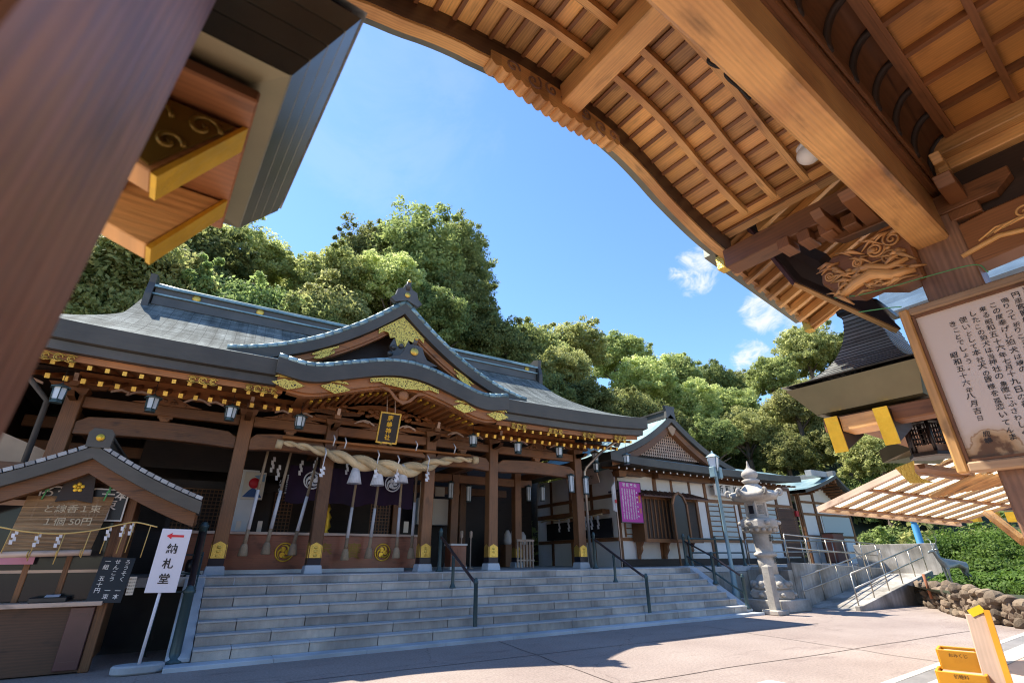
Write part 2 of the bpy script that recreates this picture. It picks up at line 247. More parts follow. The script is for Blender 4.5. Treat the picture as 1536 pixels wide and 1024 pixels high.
# ---------------------------------------------------------------- mesh builder
class MB:
    def __init__(s): s.v = []; s.f = []; s.uv = []; s.mi = []; s.rn = []; s.sm = []
    def add(s, verts, faces, uvs=None, mi=0, rnd=None, smooth=False):
        o = len(s.v); s.v += [tuple(p) for p in verts]; r = random.random() if rnd is None else rnd
        for k, f in enumerate(faces):
            s.f.append([o+i for i in f]); s.mi.append(mi); s.rn.append(r); s.sm.append(smooth)
            s.uv.append(uvs[k] if uvs else None)
        return s
    def box(s, c, size, rot=None, mi=0, rnd=None, taper=None):
        """box centred at c; rot = Matrix 3x3 or z-angle; taper=(sx,sy) of the top face"""
        c = Vector(c); hx, hy, hz = [q/2 for q in size]
        if rot is None: rot = Matrix.Identity(3)
        elif not isinstance(rot, Matrix): rot = Matrix.Rotation(rot, 3, 'Z')
        tx, ty = taper or (1, 1)
        P = [(-hx,-hy,-hz),(hx,-hy,-hz),(hx,hy,-hz),(-hx,hy,-hz),(-hx*tx,-hy*ty,hz),(hx*tx,-hy*ty,hz),(hx*tx,hy*ty,hz),(-hx*tx,hy*ty,hz)]
        F = [(0,3,2,1),(4,5,6,7),(0,1,5,4),(1,2,6,5),(2,3,7,6),(3,0,4,7)]
        la = max(range(3), key=lambda i: size[i]); o1, o2 = [i for i in range(3) if i != la]
        off = random.random()*50
        def uv(p): return (p[la]+off, p[o1]+p[o2]*.7+off*.37)
        return s.add([c + rot @ Vector(p) for p in P], F, [[uv(P[i]) for i in f] for f in F], mi, rnd)
    def bx(s, x0, x1, y0, y1, z0, z1, mi=0, rnd=None): return s.box(((x0+x1)/2,(y0+y1)/2,(z0+z1)/2), (x1-x0,y1-y0,z1-z0), None, mi, rnd)
    def bar(s, p0, p1, w, h, up=(0,0,1), mi=0, rnd=None, taper=None):
        p0, p1 = Vector(p0), Vector(p1); d = p1-p0; l = d.length; z = d.normalized(); up = Vector(up)
        x = up.cross(z)
        if x.length < 1e-5: x = Vector((1,0,0)).cross(z)
        x.normalize(); y = z.cross(x)
        return s.box((p0+p1)/2, (w, h, l), Matrix((x, y, z)).transposed(), mi, rnd, taper)
    def tube(s, pts, rad, n=8, mi=0, cap=True, rnd=None, smooth=True, closed=False):
        pts = [Vector(p) for p in pts]; m = len(pts); rad = rad if hasattr(rad, '__len__') else [rad]*m
        V = []; ref = None; ln = [0]
        for i in range(1, m): ln.append(ln[-1]+(pts[i]-pts[i-1]).length)
        for i in range(m):
            t = (pts[min(i+1, m-1)]-pts[max(i-1, 0)]).normalized()
            if ref is None or abs(ref.dot(t)) > .999: ref = Vector((0,0,1)) if abs(t.z) < .9 else Vector((1,0,0))
            x = (ref - t*ref.dot(t)).normalized(); y = t.cross(x); ref = x
            for k in range(n): a = 2*math.pi*k/n; V.append(pts[i] + (x*math.cos(a)+y*math.sin(a))*rad[i])
        F = []; U = []; off = random.random()*40
        for i in range(m-1):
            for k in range(n):
                k2 = (k+1) % n; F.append((i*n+k, i*n+k2, (i+1)*n+k2, (i+1)*n+k))
                U.append([(ln[i]+off, k*.05), (ln[i]+off, (k+1)*.05), (ln[i+1]+off, (k+1)*.05), (ln[i+1]+off, k*.05)])
        if cap: F += [tuple(range(n-1, -1, -1)), tuple((m-1)*n+k for k in range(n))]; U += [[(off, k*.03) for k in range(n)]]*2
        return s.add(V, F, U, mi, rnd, smooth)
    def lathe(s, c, prof, n=16, mi=0, sq=None, rnd=None, smooth=True, rotz=0.):
        """prof = [(radius, z)]; sq = number of polygon sides with flat faces"""
        c = Vector(c); V = []; k0 = sq or n
        for r, z in prof:
            for k in range(k0): a = 2*math.pi*(k+.5*(1 if sq else 0))/k0+rotz; V.append(c+Vector((r*math.cos(a), r*math.sin(a), z)))
        F = []; m = len(prof)
        for i in range(m-1):
            for k in range(k0): k2 = (k+1) % k0; F.append((i*k0+k, i*k0+k2, (i+1)*k0+k2, (i+1)*k0+k))
        F += [tuple(range(k0-1, -1, -1)), tuple((m-1)*k0+k for k in range(k0))]
        U = [[(V[i].z+V[i].x, V[i].y) for i in f] for f in F]
        return s.add(V, F, U, mi, rnd, smooth and not sq)
    def prism(s, poly, o, ux, uy, th, mi=0, rnd=None, both=False):
        """extrude 2-D poly (in frame o,ux,uy) by th along ux x uy (centred)"""
        o, ux, uy = Vector(o), Vector(ux).normalized(), Vector(uy).normalized(); nrm = ux.cross(uy)
        n = len(poly); V = [o+ux*a+uy*b-nrm*th/2 for a, b in poly]+[o+ux*a+uy*b+nrm*th/2 for a, b in poly]
        area = sum(poly[i][0]*poly[(i+1) % n][1]-poly[(i+1) % n][0]*poly[i][1] for i in range(n))
        F = [tuple(range(n-1, -1, -1)), tuple(range(n, 2*n))]+[(i, (i+1) % n, n+(i+1) % n, n+i) for i in range(n)]
        if area < 0: F = [tuple(reversed(f)) for f in F]
        off = random.random()*30; co = [(a+off, b+off*.3) for a, b in poly]*2
        return s.add(V, F, [[co[i] for i in f] for f in F], mi, rnd)
    def grid(s, P, mi=0, rnd=None, smooth=True, flip=False, per=False):
        """P[i][j] points"""
        nu, nv = len(P), len(P[0]); V = [Vector(p) for row in P for p in row]; F = []; U = []
        for i in range(nu-1):
            for j in range(nv-1):
                f = (i*nv+j, (i+1)*nv+j, (i+1)*nv+j+1, i*nv+j+1); F.append(tuple(reversed(f)) if flip else f)
        U = [[((V[i]-V[0]).length*.5+V[i].x*.5, V[i].z+V[i].y*.3) for i in f] for f in F]
        if per:
            for f, u in zip(F, U): s.add([V[i] for i in f], [(0,1,2,3)], [u], mi, None, smooth)
            return s
        return s.add(V, F, U, mi, rnd, smooth)
    def slab(s, P, th, nrm=None, mi=0, mi_edge=None, rnd=None, smooth=True):
        """closed thick sheet from grid P, thickened by th along nrm (default down)"""
        nrm = Vector(nrm or (0,0,-1)); Q = [[Vector(p)+nrm*th for p in row] for row in P]; me = mi if mi_edge is None else mi_edge
        s.grid(P, mi, rnd, smooth); s.grid(Q, me, rnd, smooth, True)
        a = [[r[0] for r in P], [r[0] for r in Q]]; b = [[r[-1] for r in P], [r[-1] for r in Q]]
        s.grid(a, me, rnd, False, False); s.grid(b, me, rnd, False, True)
        s.grid([list(P[0]), list(Q[0])], me, rnd, False, True); s.grid([list(P[-1]), list(Q[-1])], me, rnd, False, False)
        return s
    def quad(s, a, b, c, d, mi=0, rnd=None):
        a, b, c, d = map(Vector, (a, b, c, d)); u = (b-a).length; v = (d-a).length; o = random.random()*30
        return s.add([a,b,c,d], [(0,1,2,3)], [[(o,o),(o+u,o),(o+u,o+v),(o,o+v)]], mi, rnd)
    def sphere(s, c, r, n=10, mi=0, sc=(1,1,1), rnd=None):
        prof = [(max(1e-4, math.sin(math.pi*i/n))*r, -math.cos(math.pi*i/n)*r) for i in range(n+1)]
        o = len(s.v); s.lathe((0,0,0), prof, n*2, mi, None, rnd); c = Vector(c)
        for i in range(o, len(s.v)): p = s.v[i]; s.v[i] = (p[0]*sc[0]+c.x, p[1]*sc[1]+c.y, p[2]*sc[2]+c.z)
        return s
    def text(s, body, size, o, right, up, mi=0, th=.004, bold=.0, ax='CENTER', ay='CENTER', space=.92, sx=1., shear=0.):
        cu = bpy.data.curves.new('t', 'FONT'); cu.body = body; cu.size = 1; cu.align_x = ax; cu.align_y = ay; cu.space_line = space; cu.offset = bold; cu.extrude = 0; cu.resolution_u = 3; cu.shear = shear
        ob = bpy.data.objects.new('t', cu); COL.objects.link(ob); dg = bpy.context.evaluated_depsgraph_get()
        me = bpy.data.meshes.new_from_object(ob.evaluated_get(dg)); bpy.data.objects.remove(ob); bpy.data.curves.remove(cu)
        o, x, y = Vector(o), Vector(right).normalized(), Vector(up).normalized(); z = x.cross(y)
        V = [o+x*v.co.x*size*sx+y*v.co.y*size+z*th for v in me.vertices]; F = [tuple(p.vertices) for p in me.polygons]
        bpy.data.meshes.remove(me)
        if F: s.add(V, F, None, mi, .5)
        return s
    def build(s, name, mats, parent=None, bevel=0., sub=0, smooth_angle=None):
        me = bpy.data.meshes.new(name); me.from_pydata(s.v, [], s.f)
        if not isinstance(mats, (list, tuple)): mats = [mats]
        for m in mats: me.materials.append(M[m] if isinstance(m, str) else m)
        me.polygons.foreach_set('material_index', s.mi); me.polygons.foreach_set('use_smooth', s.sm)
        uvl = me.uv_layers.new(name='uv'); flat = []
        for f, u in zip(s.f, s.uv):
            if u is None: u = [(s.v[i][0]+s.v[i][1], s.v[i][2]) for i in f]
            for q in u: flat += q
        uvl.data.foreach_set('uv', flat)
        at = me.attributes.new('rnd', 'FLOAT', 'FACE'); at.data.foreach_set('value', s.rn)
        me.update(); me.validate()
        o = bpy.data.objects.new(name, me); COL.objects.link(o)
        if bevel:
            b = o.modifiers.new('bevel', 'BEVEL'); b.width = bevel; b.segments = 1; b.limit_method = 'ANGLE'; b.angle_limit = R(40)
        if parent: adopt(o, parent)
        return o
def adopt(o, parent):
    o.parent = parent
    root = parent
    while root.parent: root = root.parent
    if parent is root and root.type == 'EMPTY': o.matrix_parent_inverse = root.matrix_basis.inverted()
def tag(o, label=None, cat=None, group=None, kind=None):
    if label: o['label'] = label
    if cat: o['category'] = cat
    if group: o['group'] = group
    if kind: o['kind'] = kind
    return o
def thing(name, label, cat, loc=(0,0,0), group=None):
    o = bpy.data.objects.new(name, None); o.empty_display_size = .2; COL.objects.link(o); o.location = loc
    return tag(o, label, cat, group)
def copy_tree(o, parent=None, kids=None):
    kids = kids or {}
    c = o.copy(); COL.objects.link(c)
    if parent: c.parent = parent
    for ch in [x for x in o.children]: copy_tree(ch, c)
    return c
def lerp(a, b, t): return a+(b-a)*t
def spline(pts, n):
    """Catmull-Rom through pts (tuples/Vectors), n samples"""
    P = [Vector(p) for p in pts]; P = [P[0]*2-P[1]]+P+[P[-1]*2-P[-2]]; out = []; m = len(P)-3
    for k in range(n):
        t = k/(n-1)*m; i = min(int(t), m-1); u = t-i; a, b, c, d = P[i:i+4]
        out.append(.5*((2*b)+(c-a)*u+(2*a-5*b+4*c-d)*u*u+(3*b-a-3*c+d)*u**3))
    return out
X_, Y_, Z_ = Vector((1,0,0)), Vector((0,1,0)), Vector((0,0,1))
# ---------------------------------------------------------------- setting: ground, platform, hill, gate floor
ZP = 1.18                                    # height of the shrine platform
b = MB(); b.quad((-300,-300,0),(300,-300,0),(300,300,0),(-300,300,0)); tag(b.build('ground','ground'), kind='structure')
def hill_z(x, y):
    d = max(y-19.0-.02*abs(x-4), (x-30)*.7-(11-y)*.25 if x > 20 else -9, -(x+14)*.8 if y > 9 else -9)
    if d <= 0: return -.3
    return min(.62*d, 11+.18*d)+.5*math.sin(x*.31+y*.17)*min(1, d/6)
xs = np.linspace(-70, 130, 90); ys = np.linspace(-30, 150, 80)
b = MB(); b.grid([[(x, y, hill_z(x, y)) for y in ys] for x in xs], smooth=True); tag(b.build('hill','soil'), kind='structure')
M['shade_stone'] = mat('stone darkened as shade', (.055,.052,.048), .9, nscale=4, namt=.4)  # near-black colour paints the shade on the platform's stone sides
b = MB(); b.bx(-9, 29, 11.95, 19.5, -.2, ZP-.16); tag(b.build('raised_ground','shade_stone'), kind='structure')
b = MB()
x = -9.0
while x < 28.9:                               # paving slabs of the platform floor
    y = 11.66
    while y < 19:
        b.bx(x+.004, x+1.196, y+.004, min(y+.89, 19.4), ZP-.155, ZP+random.uniform(-.0015, .0015)); y += .9
    x += 1.2
tag(b.build('platform_pavement','granite_top'), kind='structure')
# gate floor, drain band
def gq(m, u0, u1, v0, v1, z, name, kind='structure'):
    b = MB(); b.quad(G(u0,v0,z), G(u1,v0,z), G(u1,v1,z), G(u0,v1,z)); return tag(b.build(name, m), kind=kind)
M['gate_floor'] = mat('pale peach paving', (.50, .36, .29), .8, nscale=40, namt=.12, col2=(.44, .32, .26))
M['joint'] = mat('dirty joint', (.09, .065, .055), .9, nscale=12, namt=.4); M['kerb'] = mat('white kerb concrete', (.62, .58, .54), .85, nscale=12, namt=.15)
M['gutter'] = mat('grey gutter', (.27, .255, .25), .9, nscale=12, namt=.25)
gq('gate_floor', -8, 30, -14, 2.55, .006, 'gate_pavement'); gq('kerb', -8, 30, 2.555, 2.86, .010, 'kerb'); gq('gutter', -8, 30, 2.865, 3.10, .008, 'gutter_pavement'); gq('kerb', -8, 30, 3.105, 3.21, .010, 'kerb')
gq('kerb', 6.55, 7.1, 3.9, 4.15, .006, 'pavement')

for k, (x0, y0, x1, y1) in enumerate(((-2,8.05,13.2,7.75),(4.6,3.2,5.4,9.5),(9.8,3.2,10.5,8.9),(5,5.6,15.4,5.2))):   # worn construction joints
    b = MB(); d = Vector((y1-y0, x0-x1, 0)).normalized()*.009; P = spline([(lerp(x0,x1,q)+random.uniform(-.03,.03), lerp(y0,y1,q)+random.uniform(-.03,.03), .004) for q in np.linspace(0,1,12)], 40); b.grid([[p-d for p in P], [p+d for p in P]], smooth=False); tag(b.build('pavement', 'joint'), kind='structure')
# ---------------------------------------------------------------- stone stairs (one thing: steps, kerb, side slopes)
SX0, SX1 = .28, 13.55
st = thing('stone_staircase', 'wide grey granite staircase of seven steps climbing to the shrine hall', 'stairs', (7, 10.6, 0))
b = MB(); x = -.05
while x < SX1+.3:
    e = min(x+1.45, SX1+.3); b.bx(x+.002, e-.002, 9.55, 9.88, -.05, .06); x = e
b.build('base_kerb', 'granite_pale', st, bevel=.006)
for i in range(7):
    z0, z1 = .06+.16*i, .06+.16*(i+1); yf = 9.85+.3*i; b = MB(); x = SX0-(.0 if i % 2 else .55); k = 0
    while x < SX1-.02:
        e = min(x+random.uniform(1.02, 1.16), SX1)
        if SX1-e < .3: e = SX1
        x0 = max(x, SX0); r = random.random()
        b.bx(x0+.006, e-.006, yf+.012, yf+.05, z0, z1-.03, 0, r)       # riser block
        b.bx(x0+.003, e-.003, yf, yf+.36, z1-.03, z1-.0005*i, 1, r)         # tread slab with a small nosing
        x = e
    b.build('step', ['granite', 'granite_top'], st, bevel=.005)
b = MB(); b.prism([(9.9,-.1),(12.2,-.1),(12.2,ZP-.19),(11.7,ZP-.19)], ((SX0+SX1)/2,0,0), Y_, Z_, SX1-SX0-.02); b.build('core', 'concrete', st)
for x0, x1 in ((-.05, SX0-.004), (SX1+.004, SX1+.3)):
    b = MB(); b.prism([(9.9,.062),(9.9,.12),(11.75,ZP+.03),(12.1,ZP+.03),(12.1,ZP-.3),(10.3,.062)], ((x0+x1)/2,0,0), Y_, Z_, x1-x0); b.build('stringer', 'granite_pale', st, bevel=.01)

# handrails: shared builder
def rail_post(b, x, y, z0, z1, r=.045, mi=0):
    b.lathe((x,y,0), [(r*2.0,z0),(r*2.0,z0+.02),(r*1.5,z0+.05),(r*1.05,z0+.1),(r,z0+.14),(r*.95,z1-.12),(r*1.15,z1-.11),(r*1.15,z1-.07),(r*.8,z1-.05),(r*.8,z1-.03),(r*.6,z1-.01),(.005,z1)], 12, mi)
def stair_handrail(label, x, mid=True):
    t = thing('stair_handrail', label, 'handrail', (x, 9.75, 0), 'handrails on the stone stairs'); k = 1.7 if x < 1 else 1
    za, zb = .06+.16, ZP; ya, yb = 10.0, 11.95
    for y, z0, z1 in ((ya, za-.16, za+.88), (yb, zb, zb+.98)):
        b = MB(); rail_post(b, x, y, z0, z1, .045*k); b.build('post', 'rail_green', t)
    b = MB(); b.tube([(x, ya, za+.78), (x, ya+.2, za+.86), (x, yb-.1, zb+.74), (x, yb, zb+.77)], .032*k, 10); b.build('rail', 'rail_dark', t)
    zm = .06+.16*5; b = MB(); rail_post(b, x, 11.15, zm-.001, zm+.72, .036); b.build('post', 'rail_green', t)
    return t
stair_handrail('green steel handrail at the left end of the stairs, beside the white arrow sign', .06)
stair_handrail('green steel handrail with a rusty top bar, in the middle of the stairs', 5.12)
stair_handrail('green steel handrail on the right part of the stairs, before the magenta notice', 9.95)
# double handrail along the right slope, continuing along the platform edge
t = thing('stair_handrail', 'green double-bar handrail down the right edge of the stairs beside the lamp post', 'handrail', (13.7, 9.9, 0), 'handrails on the stone stairs')
x = 13.70
for y, z0, z1 in ((9.95, .14, 1.02), (10.9, .72, 1.62), (11.9, ZP+.03, ZP+1.0)):
    b = MB(); rail_post(b, x, y, z0, z1, .05); b.build('post', 'rail_green', t)
for dz in (.80, .35):
    b = MB(); b.tube([(x,9.95,.14+dz),(x,10.9,.72+dz-.02),(x,11.9,ZP+dz-.02)], .028, 8); b.build('rail', 'rail_green' if dz < .5 else 'rail_dark', t)
t = thing('platform_railing', 'low green railing along the platform edge behind the stone lantern', 'railing', (15.5, 11.9, ZP))
for x in (13.9, 15.2, 16.6):
    b = MB(); rail_post(b, x, 11.85, ZP, ZP+.95, .04); b.build('post', 'rail_green', t)
for dz in (.85, .42):
    b = MB(); b.tube([(13.9,11.85,ZP+dz),(16.6,11.85,ZP+dz)], .024, 8); b.build('rail', 'rail_green', t)
# ---------------------------------------------------------------- main hall
XC, YC, YE, YR = 3.5, 12.3, 10.65, 13.95
hall = thing('main_hall', 'dark timber shrine hall with curved copper roof and gilt rafter ends above the stairs', 'shrine hall', (XC, 13.5, ZP))
ZE0 = 5.30                                   # top of the eave edge
def lift(x): return .17*min(1.3, abs(x-XC)/7.85)**5
def prof(s): return ZE0 + 2.15*(.62*s+.38*s*s)
def roof_y(s): return YE + (YR-YE)*s
XHW = 7.85
XK, YK, KW = 3.46, YE-.10, 2.78
def kz(q):                                   # q -1..1 -> height of the curved porch edge
    a = abs(q); return ZE0-.02 + .44*(.5+.5*math.cos(math.pi*min(1, a/.80))) - .05*math.sin(math.pi*max(0, (a-.55)/.45)) + .04*max(0, a-.8)/.2
def rz(x, y, z): q = (x-XK)/KW; return max(z, kz(q)-.035) if abs(q) < 1 and y < YK+1.5 else z
def halfw(s):                                # half width of the front slope at s
    return max(5.95+.12*(1-s), XHW-.03 - 2.35*s**.62) if s > 0 else XHW
ns, nx = 16, 60
P = [[(x, roof_y(i/ns), rz(x, roof_y(i/ns), prof(i/ns)+lift(x)*(1-i/ns)**2)) for x in [XC + halfw(i/ns)*(2*j/nx-1) for j in range(nx+1)]] for i in range(ns+1)]
b = MB(); b.grid([list(r) for r in zip(*P)], smooth=True)
# back slope and the two side slopes
Pb = [[(p[0], 2*YR-p[1], p[2]) for p in row] for row in P]; b.grid([list(r) for r in zip(*Pb)], smooth=True, flip=True)
for sg in (1, -1):
    side = []
    for i in range(ns+1):
        s = i/ns; xe = XC+sg*halfw(s); z = prof(s)+lift(xe)*(1-s)**2; yy0, yy1 = roof_y(s), 2*YR-roof_y(s)
        side.append([(xe, lerp(yy0, yy1, k/10), z) for k in range(11)])
    b.grid(side, smooth=True, flip=sg > 0)
def shingle_mat():
    m, nt, N, L, bs = _nodes('fine copper shingle courses'); tc = N.new('ShaderNodeTexCoord'); sp = N.new('ShaderNodeSeparateXYZ'); L.new(tc.outputs['Object'], sp.inputs[0])
    cb = N.new('ShaderNodeCombineXYZ'); L.new(sp.outputs['X'], cb.inputs[0]); ym = N.new('ShaderNodeMath'); ym.operation = 'MULTIPLY_ADD'; ym.inputs[1].default_value = .9; L.new(sp.outputs['Y'], ym.inputs[0]); L.new(sp.outputs['Z'], ym.inputs[2]); L.new(ym.outputs[0], cb.inputs[1])
    br = N.new('ShaderNodeTexBrick'); br.inputs['Scale'].default_value = 1; br.inputs['Brick Width'].default_value = .42; br.inputs['Row Height'].default_value = .062; br.inputs['Mortar Size'].default_value = .007
    br.inputs['Color1'].default_value = (.125,.14,.132,1); br.inputs['Color2'].default_value = (.255,.275,.26,1); br.inputs['Mortar'].default_value = (.035,.038,.042,1); L.new(cb.outputs[0], br.inputs['Vector'])
    nz = N.new('ShaderNodeTexNoise'); nz.inputs['Scale'].default_value = 1.6; nz.inputs['Detail'].default_value = 8; L.new(tc.outputs['Object'], nz.inputs['Vector'])
    mr = N.new('ShaderNodeMapRange'); mr.inputs[1].default_value = .3; mr.inputs[2].default_value = .7; mr.inputs[3].default_value = .7; mr.inputs[4].default_value = 1.25; L.new(nz.outputs[0], mr.inputs[0])
    sk = N.new('ShaderNodeTexNoise'); sk.inputs['Scale'].default_value = 1; sk.inputs['Detail'].default_value = 7; sm = N.new('ShaderNodeMapping'); sm.inputs['Scale'].default_value = (5.5, .5, .5); L.new(tc.outputs['Object'], sm.inputs[0]); L.new(sm.outputs[0], sk.inputs['Vector'])
    s2 = N.new('ShaderNodeMapRange'); s2.inputs[1].default_value = .35; s2.inputs[2].default_value = .7; s2.inputs[3].default_value = .7; s2.inputs[4].default_value = 1.35; L.new(sk.outputs[0], s2.inputs[0]); m3 = N.new('ShaderNodeMath'); m3.operation = 'MULTIPLY'; L.new(mr.outputs[0], m3.inputs[0]); L.new(s2.outputs[0], m3.inputs[1])
    sc = N.new('ShaderNodeVectorMath'); sc.operation = 'SCALE'; L.new(br.outputs[0], sc.inputs[0]); L.new(m3.outputs[0], sc.inputs['Scale']); L.new(sc.outputs[0], bs.inputs['Base Color'])
    bs.inputs['Metallic'].default_value = .0; bs.inputs['Roughness'].default_value = .85; bs.inputs['Specular IOR Level'].default_value = .05
    bp = N.new('ShaderNodeBump'); bp.inputs['Strength'].default_value = .6; bp.inputs['Distance'].default_value = .02; L.new(br.outputs['Color'], bp.inputs['Height']); L.new(bp.outputs[0], bs.inputs['Normal'])
    return m
M['shingle_fine'] = shingle_mat()
roof = b.build('roof', 'shingle_fine', hall)
# layered eave edge (front and both sides)
def eave_loop(inset, dz):
    pts = []
    for k in range(nx+1): x = XC+(XHW-inset)*(2*k/nx-1); pts.append(Vector((x, YE+inset, ZE0+lift(x)+dz)))
    return pts
def strip(b, l0, l1, mi=0): b.grid([l0, l1], mi, None, True)
def edge_run(b, xa, xb, n=26):
    A = [[], [], []]
    for k in range(n+1): x = lerp(xa, xb, k/n); z = ZE0+lift(x); A[0].append(Vector((x, YE-.012, z))); A[1].append(Vector((x, YE, z-.34))); A[2].append(Vector((x, YE+.30, z-.37)))
    strip(b, A[1], A[0]); strip(b, A[2], A[1])
for xa, xb in ((XC-XHW, XK-KW+.02), (XK+KW-.02, XC+XHW)): b = MB(); edge_run(b, xa, xb); b.build('eave_edge', 'fascia', hall)
b = MB()
for sg in (1, -1):
    xe = XC+sg*XHW; zz = ZE0+lift(xe)
    b.grid([[(xe, YE, zz-.34), (xe, YE, zz)], [(xe, 2*YR-YE, zz-.34), (xe, 2*YR-YE, zz)]], flip=sg < 0)
b.build('eave_edge', 'fascia', hall)
KX0, KX1 = .80, 6.18                         # second band and the board behind it, split round the porch gable
for xa, xb in ((XC-XHW+.12, KX0+.1), (KX1-.1, XC+XHW-.12)):
    b = MB(); n = 24; l = [[], [], []]
    for k in range(n+1):
        x = lerp(xa, xb, k/n); z = ZE0+lift(x); l[0].append((x, YE+.12, z-.52)); l[1].append((x, YE+.10, z-.36)); l[2].append((x, YE+.5, z-.53))
    strip(b, l[0], l[1]); strip(b, l[2], l[0]); b.build('eave_band', 'fascia_blue', hall)
for xa, xb in ((XC-XHW+.25, KX0+.1), (KX1-.1, XC+XHW-.25)):
    b = MB(); n = 24; l = [[], [], []]
    for k in range(n+1):
        x = lerp(xa, xb, k/n); z = ZE0+lift(x); l[0].append((x, YE+.26, z-.645)); l[1].append((x, YE+.24, z-.53)); l[2].append((x, YC+.1, z-.36))
    strip(b, l[0], l[1]); strip(b, l[2], [Vector(p)+Vector((0,0,.002)) for p in l[0]]); b.build('eave_soffit', 'wood_red', hall)
# rafters, two tiers, each with its gilt end
def rafter(x, y0, z0, y1, z1, w, h):
    b = MB(); p0, p1 = Vector((x,y0,z0)), Vector((x,y1,z1)); d = (p1-p0).normalized()
    b.bar(p0+d*.012, p1, w, h); b.bar(p0-d*.004, p0+d*.06, w+.008, h+.008, mi=1); return b.build('rafter', ['wood_red', 'gold'], hall)
xs_ = [XC-7.35+k*.258 for k in range(58)]
for x in xs_:
    if KX0+.05 < x < KX1-.05: continue
    dz = lift(x)
    rafter(x, YE+.30, 4.595+dz, YC+.05, 5.0+dz*.5, .058, .068)
for x in [XC-7.22+k*.258 for k in range(57)]:
    dz = lift(x)
    if not (1.3 < x < 5.7): rafter(x, YE+.80, 4.47+dz, YC+.05, 4.80+dz*.5, .066, .082)
# gilt fittings along the eave board
def filigree(b, x0, x1, y, zc, h, n=None, zf=None):
    """open scrollwork plate built as rings, dots and rims"""
    w = x1-x0; n = n or max(3, int(w/h*1.1)); 
    for k in range(n):
        cx = x0+(k+.5)*w/n; rr = h*.42*(1-.35*abs(2*(k+.5)/n-1)); z = zc+(zf(cx) if zf else 0)
        pts = [(cx+rr*math.cos(a), y, z+rr*math.sin(a)) for a in np.linspace(0, 2*math.pi*.9, 12)]; b.tube(pts, h*.075, 5)
        pts = [(cx+rr*.5*math.cos(a+1), y-.004, z+rr*.5*math.sin(a+1)) for a in np.linspace(0, 5, 9)]; b.tube(pts, h*.07, 5)
        b.tube([(cx-w/n*.5, y, z+h*.3), (cx, y, z+h*.5), (cx+w/n*.5, y, z+h*.3)], h*.06, 5); b.tube([(cx-w/n*.5, y, z-h*.3), (cx, y, z-h*.5), (cx+w/n*.5, y, z-h*.3)], h*.06, 5)
for x in (-2.75, -.55, .50, 6.75, 7.95, 9.15, 10.35, -4.0):
    b = MB(); z = ZE0+lift(x)-.63; w = .52 if x not in (.50,) else .62; filigree(b, x-w/2, x+w/2, YE+.21, z, .15); b.build('gold_fitting', 'gold', hall)
# ridge
RX0, RX1 = XC-5.75, XC+5.85
b = MB(); zr = prof(1)
b.bx(RX0+.05, RX1-.05, YR-.20, YR+.20, zr-.15, zr+.30, 0); b.bx(RX0, RX1, YR-.27, YR+.27, zr+.30, zr+.36, 1); b.bx(RX0+.02, RX1-.02, YR-.25, YR+.25, zr+.10, zr+.14, 1)
b.tube([(RX0-.1, YR, zr+.44), (RX0+.5, YR, zr+.41), (RX1-.5, YR, zr+.41), (RX1+.1, YR, zr+.44)], .09, 10, 1)
rd = b.build('ridge', ['fascia_blue', 'verdigris'], hall)
for xe, sg in ((RX0, -1), (RX1, 1)):
    b = MB(); b.prism([(-.34,-.3),(.34,-.3),(.36,.05),(.26,.40),(.30,.62),(0,.70),(-.30,.62),(-.26,.40),(-.36,.05)], (xe+sg*.05, YR, zr), Y_, Z_, .14); b.build('ridge_end', 'fascia_blue', rd)
for x in (-1.3, .2, 8.9):
    b = MB(); b.lathe((0,0,0), [(.001,0),(.10,0),(.10,.02),(.06,.035),(.001,.04)], 14); b.v = [(x+p[0], YR-.205-p[2], zr+.22+p[1]) for p in b.v]; b.build('gold_crest', 'gold', rd)

# front dormer gable
XG, YG = 3.42, 11.22
ga = MB()
def gable_curve(t):                          # t 0 apex -> 1 foot ; returns dx, z
    return 3.62*t, 7.62 - 2.32*(1.30*t-.30*t*t) if t < 1 else 5.30
def gz(t): return 7.60 - 2.10*(1.72*t - .72*t*t)
GT = [i/22 for i in range(23)]
for sg in (1, -1):
    rows = []
    for t in GT:
        x = XG+sg*3.72*t; z = gz(t); s = max(0., min(1., (z-ZE0)/2.15)); 
        yb = YG + .3 + (1-t)*(YR-YG-.3+.6) ; rows.append([(x, YG-.12, z), (x, lerp(YG, yb, .5), z), (x, yb, z-.02)])
    ga.grid(rows, smooth=True, flip=sg < 0)
gable = ga.build('front_gable', 'shingle_fine', hall)
def gband(b, d0, d1, y0, y1, mi=0, t0=0., t1=1., n=22, taper=0.):
    """band following the gable line, offset downwards d0..d1, from y0 (front) to y1"""
    for sg in (1, -1):
        A = []; 
        for k in range(n+1):
            t = lerp(t0, t1, k/n); x = XG+sg*3.72*t; z = gz(t); q = 1-taper*t
            A.append((Vector((x, y0, z-d0*q)), Vector((x, y0, z-d1*q)), Vector((x, y1, z-d1*q)), Vector((x, y1, z-d0*q))))
        for a, c in ((0,1),(1,2),(3,0)): b.grid([[p[a] for p in A], [p[c] for p in A]], mi, .5, True, sg > 0)
b = MB(); gband(b, .02, .33, YG-.18, YG+.2, taper=.35); b.build('gable_edge', 'fascia', gable)
b = MB(); gband(b, .36, .56, YG-.06, YG+.15, 0, .0, .95, taper=.4); gband(b, .56, .64, YG-.02, YG+.15, 0, .0, .9, taper=.4); b.build('bargeboard', 'wood_red', gable)
b = MB()                                     # verdigris roll with segments
